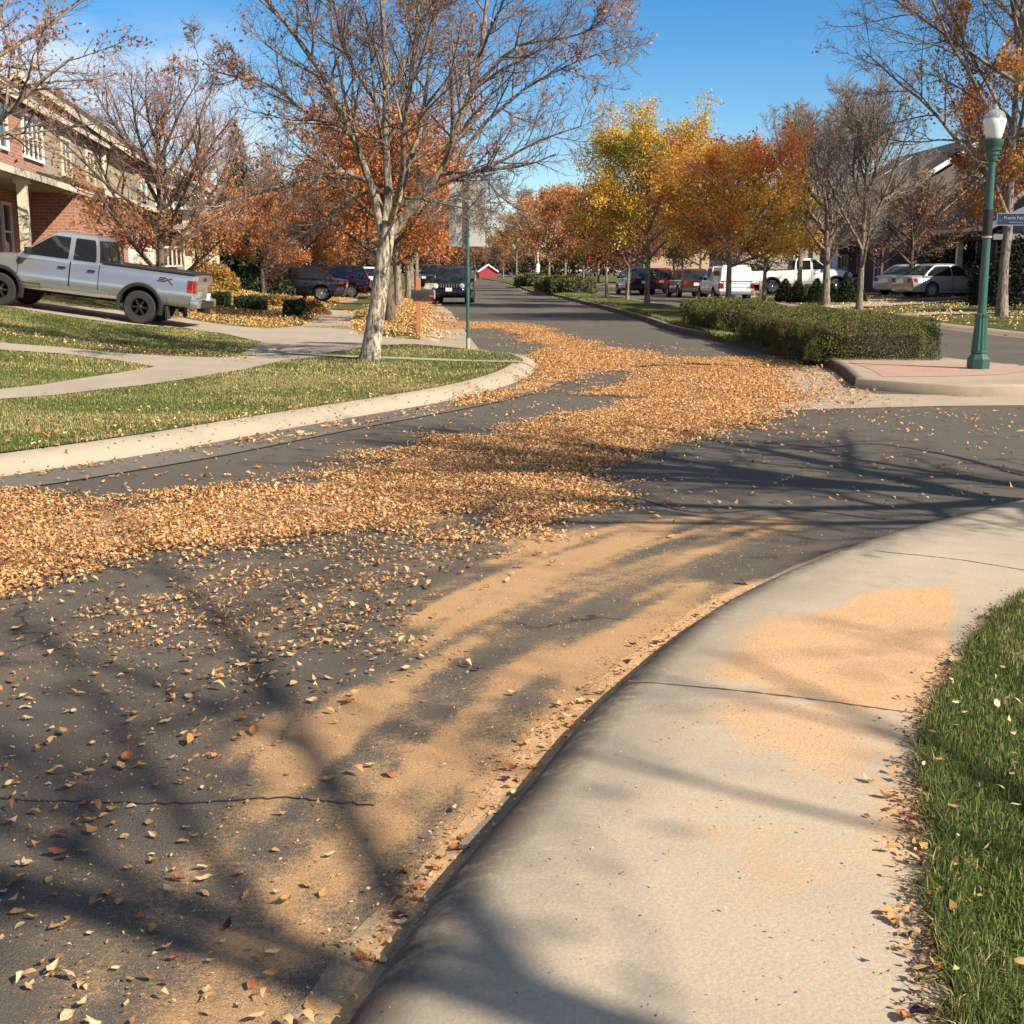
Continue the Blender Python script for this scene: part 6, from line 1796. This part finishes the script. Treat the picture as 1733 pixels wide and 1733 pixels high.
def shingle(name, c):
    m, nt, b = nmat(name)
    oc = objco(nt)
    t = N(nt, 'ShaderNodeTexBrick'); L(nt, oc, t.inputs['Vector'])
    t.inputs['Scale'].default_value = 1; t.inputs['Brick Width'].default_value = .3; t.inputs['Row Height'].default_value = .16; t.inputs['Mortar Size'].default_value = .012
    for k, f in (('Color1', .8), ('Color2', 1.25), ('Mortar', .45)): t.inputs[k].default_value = (*[x * f for x in c], 1)
    L(nt, mixc(nt, noise(nt, oc, 30, 4), t.outputs['Color'], c), b.inputs['Base Color']); b.inputs['Roughness'].default_value = .95
    return m
M['brick'] = brick()
M['sage'] = siding('sage_siding', (.29, .26, .175)); M['cream'] = plain('cream_trim', (.60, .54, .40), .6); M['tan'] = siding('tan_stucco', (.48, .35, .22), 5)
M['beige'] = siding('beige_siding', (.33, .27, .20)); M['greys'] = siding('grey_siding', (.17, .16, .15)); M['brown'] = siding('brown_siding_and_shade', (.095, .072, .062))
M['shingle'] = shingle('brown_shingles', (.050, .040, .033)); M['shingle2'] = shingle('dark_shingles', (.042, .032, .027))
M['trimw'] = plain('white_trim', (.78, .77, .73), .5); M['pane'] = M['glass']
M['garage'] = siding('garage_door', (.60, .55, .46), .5); M['dgarage'] = siding('grey_garage_door', (.22, .20, .19), .5)
M['doorm'] = plain('dark_door', (.05, .035, .03), .5)

def window(e, x, z, w, h, y=0, fm=None, bars=(1, 1)):
    """sash window on the local plane y, facing -y"""
    fm = fm or M['trimw']
    m = MB(); t = .09
    for c, s in (((x, y - .03, z), (w + 2 * t, .10, t)), ((x, y - .03, z + h + t), (w + 2 * t, .10, t)), ((x - w / 2 - t / 2, y - .03, z + h / 2 + t / 2), (t, .098, h)), ((x + w / 2 + t / 2, y - .03, z + h / 2 + t / 2), (t, .098, h))): m.box(c, s)
    for k in range(1, bars[0] + 1): m.box((x - w / 2 + w * k / (bars[0] + 1), y - .028, z + h / 2 + t / 2), (.045, .05, h))
    for k in range(1, bars[1] + 1): m.box((x, y - .027, z + t / 2 + h * k / (bars[1] + 1)), (w, .046, .05))
    f = m.build('window', fm, e)
    MB().box((x, y - .008, z + h / 2 + t / 2), (w, .02, h)).build('pane', M['pane'], f)

def wall_box(e, name, x0, x1, y0, y1, z0, z1, mat): return MB().box(((x0 + x1) / 2, (y0 + y1) / 2, (z0 + z1) / 2), (x1 - x0, y1 - y0, z1 - z0)).build(name, mat, e)
def gable_roof(e, x0, x1, y0, y1, z, h, mat, axis='x', ov=.45, th=.12, fascia=None):
    """ridge along the axis; thick sheets with fascia boards"""
    m = MB(); f = MB()
    if axis == 'x':
        ym = (y0 + y1) / 2; a = math.atan2(h, (y1 - y0) / 2)
        dz = math.tan(a) * ov
        for s, ya in ((-1, y0 - ov), (1, y1 + ov)):
            P = [(x0 - ov, ya, z - dz), (x1 + ov, ya, z - dz), (x1 + ov, ym, z + h), (x0 - ov, ym, z + h)]
            b = bmesh.new(); lo = [b.verts.new(p) for p in P]; hi = [b.verts.new((p[0], p[1], p[2] + th)) for p in P]
            b.faces.new(lo); b.faces.new(hi)
            for k in range(4): b.faces.new((lo[k], lo[(k + 1) % 4], hi[(k + 1) % 4], hi[k]))
            m._add(b)
            f.box(((x0 + x1) / 2, ya - .025 * (1 if s < 0 else -1), z - dz + .03), (x1 - x0 + 2 * ov, .05, .17))
        for xe in (x0 - ov - .03, x1 + ov + .03):
            for ya in (y0 - ov, y1 + ov):
                P = [(xe, ya, z - dz - .12), (xe, ym, z + h - .12), (xe, ym, z + h + .16), (xe, ya, z - dz + .16)]
                b = bmesh.new(); v0 = [b.verts.new(p) for p in P]; v1 = [b.verts.new((p[0] + .05, p[1], p[2])) for p in P]
                b.faces.new(v0); b.faces.new(v1[::-1])
                for k in range(4): b.faces.new((v0[k], v0[(k + 1) % 4], v1[(k + 1) % 4], v1[k]))
                f._add(b)
    else:
        xm = (x0 + x1) / 2; a = math.atan2(h, (x1 - x0) / 2); dz = math.tan(a) * ov
        for xa in (x0 - ov, x1 + ov):
            P = [(xa, y0 - ov, z - dz), (xa, y1 + ov, z - dz), (xm, y1 + ov, z + h), (xm, y0 - ov, z + h)]
            b = bmesh.new(); lo = [b.verts.new(p) for p in P]; hi = [b.verts.new((p[0], p[1], p[2] + th)) for p in P]
            b.faces.new(lo); b.faces.new(hi)
            for k in range(4): b.faces.new((lo[k], lo[(k + 1) % 4], hi[(k + 1) % 4], hi[k]))
            m._add(b)
            P = [(xa, y0 - ov - .03, z - dz - .12), (xm, y0 - ov - .03, z + h - .12), (xm, y0 - ov - .03, z + h + .16), (xa, y0 - ov - .03, z - dz + .16)]
            b = bmesh.new(); v0 = [b.verts.new(p) for p in P]; v1 = [b.verts.new((p[0], p[1] - .05, p[2])) for p in P]
            b.faces.new(v0); b.faces.new(v1[::-1])
            for k in range(4): b.faces.new((v0[k], v0[(k + 1) % 4], v1[(k + 1) % 4], v1[k]))
            f._add(b)
    r = m.build('roof', mat, e)
    f.build('fascia', fascia or M['trimw'], r)
    return r
def gable_end(e, x0, x1, z, h, mat, axis, at_, th=.2):
    """triangular wall under a gable"""
    if axis == 'y': M_ = Matrix.Translation((0, at_ + th, z)) @ Matrix.Rotation(PI / 2, 4, 'X')
    else: M_ = Matrix.Translation((at_, 0, z)) @ Matrix.Rotation(PI / 2, 4, 'Z') @ Matrix.Rotation(PI / 2, 4, 'X')
    return MB().prism([(x0, 0), (x1, 0), ((x0 + x1) / 2, h)], th, M_).build('gable', mat, e)

# --- left house: local x runs along the front (away from us), local -y faces the street
fx, fy = -.142, 1.0; ang = math.atan2(fy, fx)
def house(name, label, loc, rz, **k): return empty(name, loc, label, 'house', rz=rz, **k)
GZ = 1.55
h1 = house('brick_house', 'red brick and sage siding house behind the silver pickup', (AT(0, 34.5) - .3, 34.5, GZ), ang)
# brick part up to x = 9.2, sage part beyond; a brick garage below
wall_box(h1, 'wall', -9, 9.2, 0, 9, -1, 5.2, M['brick'])
wall_box(h1, 'wall', 9.2, 22.8, .35, 9.4, -1, 5.45, M['sage'])
wall_box(h1, 'corner_board', 22.6, 22.86, .22, .5, -1, 5.45, M['cream'])
gable_roof(h1, -9, 9.2, 0, 9, 5.2, 3.0, M['shingle'], 'x', .3, fascia=M['cream'])
gable_roof(h1, 9.4, 22.8, .35, 9.4, 5.45, 3.0, M['shingle'], 'x', .3, fascia=M['cream'])
gable_end(h1, .35, 9.4, 5.45, 2.95, M['sage'], 'x', 22.6)
gable_end(h1, .35, 9.4, 5.45, 2.95, M['sage'], 'x', 9.25)
window(h1, 3.1, 3.5, 1.7, 1.35, 0, None, (1, 1)); window(h1, 7.4, 3.5, 2.6, 1.2, 0, None, (3, 1)); window(h1, -.5, 3.5, 1.2, 1.35, 0)
window(h1, 14.5, 3.5, 1.4, 1.2, .35, M['cream'], (1, 1)); window(h1, 19.5, 3.5, 1.4, 1.2, .35, M['cream'], (1, 1))
def slab_roof(e, x0, x1, ya, za, yb, zb, fas):
    b = bmesh.new()
    P = [(x0, ya, za), (x1, ya, za), (x1, yb, zb), (x0, yb, zb)]
    lo = [b.verts.new(p) for p in P]; hi = [b.verts.new((p[0], p[1], p[2] + .12)) for p in P]
    b.faces.new(lo); b.faces.new(hi)
    for k in range(4): b.faces.new((lo[k], lo[(k + 1) % 4], hi[(k + 1) % 4], hi[k]))
    m = MB(); m._add(b); pr = m.build('porch_roof', M['shingle'], e)
    MB().box(((x0 + x1) / 2, ya - .04, za + .0), (x1 - x0, .07, .17)).build('fascia', fas, pr)
    return pr
pr = slab_roof(h1, -9, 8.0, -1.7, 2.42, -.002, 2.9, M['cream'])
MB().box((-.6, -.85, 2.36), (16.6, 1.55, .05)).build('soffit', M['sage'], pr)
for x in (-1.2,): MB().box((x, -1.5, .7), (.24, .24, 3.4), bev=.01).box((x, -1.5, 2.3), (.36, .36, .14)).build('porch_column', M['cream'], h1)
wall_box(h1, 'wall', 4.9, 6.9, -1.62, -.004, -1, 2.32, M['brick'])
window(h1, 3.2, .35, .9, 1.5, 0, None, (0, 1)); wall_box(h1, 'door', 1.2, 2.2, -.06, -.002, .0, 2.0, M['doorm'])
wall_box(h1, 'wall', 8.1, 22.7, -1.6, .346, -1, 2.6, M['brick'])
pr = slab_roof(h1, 7.7, 23.0, -2.1, 2.50, .345, 3.15, M['cream'])
g = wall_box(h1, 'garage_door', 15.6, 21.4, -1.66, -1.604, -1, 1.55, M['garage'])
for x in (15.5, 21.5): MB().box((x, -1.68, .35), (.22, .15, 2.7)).build('frame', M['trimw'], g)
# second house, with the railed porch
h2 = house('porch_house', 'yellow-cream porch house with white railing behind the thin tree', (AT(336, 59) - .9, 58.6, 1.62), ang - .02)
wall_box(h2, 'wall', -1, 11, 1.6, 10, -1, 5.2, M['sage'])
gable_roof(h2, -1, 11, 1.6, 10, 5.2, 3.0, M['shingle'], 'x', .5, fascia=M['cream'])
gable_end(h2, 1.6, 10, 5.2, 2.9, M['sage'], 'x', -1)
gable_end(h2, 1.6, 10, 5.2, 2.9, M['sage'], 'x', 10.8)
MB().box((5, .1, 2.5), (12.4, 2.6, .2)).build('porch_roof', M['shingle'], h2)
for x in (-.8, 2.2, 5.4, 8.2, 10.8): MB().box((x, -.9, 1.0), (.34, .34, 2.9), bev=.01).build('porch_column', M['cream'], h2)
MB().box((5, .3, -.65), (12.2, 2.6, 1.2)).build('porch_floor', M['cream'], h2)
for x0, x1 in ((-.6, 2.0), (2.4, 5.2), (5.6, 8.0)):
    m = MB().box(((x0 + x1) / 2, -.9, .98), (x1 - x0, .12, .10)).box(((x0 + x1) / 2, -.9, .16), (x1 - x0, .10, .08))
    n = int((x1 - x0) / .28)
    for k in range(n): m.box((x0 + (k + .5) * (x1 - x0) / n, -.9, .57), (.07, .06, .76))
    m.build('railing', M['cream'], h2)
m = MB().box((-.85, .35, .98), (.12, 2.5, .10)).box((-.85, .35, .16), (.10, 2.5, .08))
for k in range(13): m.box((-.85, -.78 + k * .19, .57), (.06, .07, .76))
m.build('railing', M['cream'], h2)
MB().box((-.8, 1.42, 1.0), (.34, .34, 2.9), bev=.01).build('porch_column', M['cream'], h2)
window(h2, 3.6, .5, 1.2, 1.5, 1.6); window(h2, 7, .5, 1.2, 1.5, 1.6); window(h2, 3.6, 3.2, 1.2, 1.4, 1.6); window(h2, 8, 3.2, 1.2, 1.4, 1.6); wall_box(h2, 'door', 4.9, 5.9, 1.52, 1.6, 0, 2.1, M['doorm'])
MB().box((0, 0, 0), (.62, .03, .95), bev=.01).build('cloth_banner', plain('orange_cloth', (.62, .27, .04), .8, var=.2), None, loc=(AT(342, 57.6), 57.6, 2.9))
tag(bpy.data.objects['cloth_banner'], 'orange cloth banner hanging at the end of the white porch railing', 'banner')

# --- generic house for the rows behind
def row_house(name, label, loc, rz, w, d, h, rh, wallm, roofm, axis='x', porch=True, garage=None, trim=None, shade_mat=None):
    e = house(name, label, loc, rz)
    wall_box(e, 'wall', 0, w, 0, d, -1, h, wallm)
    gable_roof(e, 0, w, 0, d, h, rh, roofm, axis, .5, fascia=trim or M['trimw'])
    if axis == 'x':
        for q in (0, w - .2): gable_end(e, 0, d, h, rh - .05, wallm, 'x', q)
    else: gable_end(e, 0, w, h, rh - .05, wallm, 'y', 0)
    if shade_mat: wall_box(e, 'front_shade_panel', .02, w - .02, -.018, -.002, -1, h - .02, shade_mat)  # thin panel over the front, its dark colour paints in the shade
    n = max(2, int(w / 3.2))
    for k in range(n):
        x = w * (k + .5) / n
        window(e, x, h - 2.0, 1.2, 1.35, 0, trim)
        if not (garage and garage[0] - .6 < x < garage[1] + .6): window(e, x, .6, 1.2, 1.4, 0, trim)
    if garage:
        g = wall_box(e, 'garage_door', garage[0], garage[1], -.05, -.002, -.6, 2.1, M['dgarage'])
        for x in (garage[0] - .09, garage[1] + .09): MB().box((x, -.05, .76), (.18, .12, 2.74)).build('frame', M['trimw'], g)
    if porch:
        a, b_ = porch if isinstance(porch, tuple) else (0, w)
        MB().box(((a + b_) / 2, -.9, 2.65), (b_ - a + .4, 2.2, .18)).build('porch_roof', roofm, e)
        for x in (a + .2, b_ - .2): MB().box((x, -1.8, .9), (.25, .25, 3.3)).build('porch_column', trim or M['trimw'], e)
    return e
# right-hand row: fronts face the street (towards -x): local -y must face -x
A_R = -PI / 2 + .03
row_house('gabled_house', 'tan house with large dark gabled roof behind the street lamp', (22.5, 69.5, .35), A_R, 15, 10, 3.6, 4.6, M['tan'], M['shingle2'], 'x', (8.5, 14.8), (1.0, 5.6), None, M['brown'])  # tan walls; the brown front stands in for shade on the street side
row_house('two_storey_house', 'pale two storey house with brown roof behind the bare trees at right', (22.6, 94, .4), A_R, 17, 10, 6.0, 3.0, M['beige'], M['shingle2'], 'x', (6, 12))
wing = row_house('garage_house', 'grey garage front with white columns at the right edge', (AT(1692, 52), 53, .3), -.55, 9, 6, 3.2, 2.2, M['greys'], M['shingle2'], 'y', None, (1.2, 6.2))
MB().box((3.4, -.35, 2.62), (7.2, .5, .22)).build('beam', M['trimw'], wing)
for x in (.4, 3.55, 6.9): MB().box((x, -.42, .9), (.24, .24, 3.3)).build('column', M['trimw'], wing)
row_house('dark_house', 'dark brown fronted house in shade behind the grey bin', (20.5, 81.5, .4), A_R, 10, 9, 5.2, 2.8, M['brown'], M['shingle2'], 'x', (0, 6))
row_house('far_house', 'beige house far up the right-hand side behind the parked cars', (19.5, 128, .3), A_R, 15, 9, 5.4, 3.0, M['beige'], M['shingle'], 'x', False)
row_house('far_house', 'tan house far up the right-hand side near the stop sign', (14.5, 158, .3), A_R, 14, 9, 5.0, 3.0, M['tan'], M['shingle'], 'x', False)
A_L = PI / 2 + .06
row_house('left_row_house', 'sage house behind the dark sedan among the orange trees', (-21.0, 76, 1.2), A_L, 15, 10, 5.6, 3.0, M['sage'], M['shingle'], 'x', True)
row_house('left_row_house', 'beige house far up the left-hand side behind the maroon crossover', (-21.5, 100, 1.0), A_L, 15, 10, 5.6, 3.0, M['beige'], M['shingle'], 'x', True)
row_house('left_row_house', 'brick house far up the left-hand side beyond the orange street trees', (-23.0, 126, .8), A_L, 16, 10, 5.6, 3.0, M['brick'], M['shingle'], 'x', True)
# red shed at the end of the street
e = house('red_shed', 'red shed with pale roof edge at the far end of the street', (AT(812, 240), 240, .2), .1)
M['shedred'] = siding('shed_red', (.32, .035, .03), .3)
wall_box(e, 'wall', 0, 3.4, 0, 4, -1, 1.2, M['shedred']); gable_end(e, 0, 3.4, 1.2, 1.1, M['shedred'], 'y', 0); gable_roof(e, 0, 3.4, 0, 4, 1.2, 1.15, M['trimw'], 'y', .2, .1)
# far-off hills of trees closing the horizon
r_ = np.random.default_rng(99)
n = 90000
x = r_.uniform(-190, 190, n); y = r_.uniform(300, 330, n); hh = (3 + 6 * fbm(x * .05, y * .02, o=3, seed=2)) * np.sqrt(r_.random(n))
k = np.abs(x) > -1
C = np.stack([x, y, hh], 1)
V, F, c = leaf_cards(r_, C, 1.1, palette(r_, [(.10, .07, .05), (.16, .10, .07), (.13, .10, .06), (.07, .07, .04)], 9, .2, 4))
tag(npmesh('distant_woods', V, F, M['leaf'], col=c), 'brown autumn wood closing the horizon beyond the street', 'wood', kind='stuff')

# ------------------------------------------------------------------ light and sky
AZ = np.array([.82, -.57]); AZ /= np.linalg.norm(AZ); ELEV = R(38)
sd = Vector((AZ[0] * math.cos(ELEV), AZ[1] * math.cos(ELEV), math.sin(ELEV)))
ld = bpy.data.lights.new('sun', 'SUN'); ld.energy = 5.0; ld.angle = R(.55); ld.color = (1, .89, .72)
lo_ = bpy.data.objects.new('sun', ld); COL.objects.link(lo_); lo_.rotation_euler = sd.to_track_quat('Z', 'Y').to_euler(); lo_.location = (0, 0, 60)
w = bpy.data.worlds.new('World'); SC.world = w; w.use_nodes = True
nt = w.node_tree; bg = nt.nodes['Background']
sky = N(nt, 'ShaderNodeTexSky', sky_type='NISHITA'); sky.sun_disc = False; sky.sun_elevation = ELEV; sky.sun_rotation = math.atan2(AZ[0], AZ[1])
sky.altitude = 1600; sky.air_density = 1.0; sky.dust_density = .2; sky.ozone_density = 1.6
bg.inputs['Strength'].default_value = .078
tc = N(nt, 'ShaderNodeTexCoord').outputs['Generated']
s = N(nt, 'ShaderNodeSeparateXYZ'); L(nt, tc, s.inputs[0])
mp = N(nt, 'ShaderNodeMapping'); mp.inputs['Scale'].default_value = (1, 1, 3.2); L(nt, tc, mp.inputs[0])
n1 = noise(nt, mp.outputs[0], 4.2, 8, .58)
# a low bank of cloud to the left of the street
band = mth(nt, 'MULTIPLY', mapr(nt, s.outputs[2], .02, .07), mapr(nt, s.outputs[2], .12, .20, 1, 0))
side = mapr(nt, s.outputs[0], -.14, -.24)
cl = mth(nt, 'MULTIPLY', mapr(nt, n1, .36, .60), mth(nt, 'MULTIPLY', band, side))
hs = N(nt, 'ShaderNodeHueSaturation'); hs.inputs['Saturation'].default_value = 1.45; L(nt, sky.outputs[0], hs.inputs['Color'])
# unseen cloud added overhead, above the frame, for neutral fill light
n2 = noise(nt, tc, 2.6, 7, .6)
hi = mth(nt, 'MULTIPLY', mapr(nt, n2, .40, .56), mapr(nt, s.outputs[2], .40, .60))
skyc = mixc(nt, mth(nt, 'MULTIPLY', hi, .6), hs.outputs[0], (7.0, 6.8, 6.5))
L(nt, mixc(nt, mth(nt, 'MULTIPLY', cl, .9), skyc, (7.5, 7.6, 7.9)), bg.inputs['Color'])
vs = SC.view_settings
vs.view_transform = 'Standard'; vs.look = 'None'; vs.exposure = .86; vs.gamma = 1; vs.use_curve_mapping = False
SC.cycles.max_bounces = 6; SC.cycles.transparent_max_bounces = 8
SC.cycles.use_denoising = True
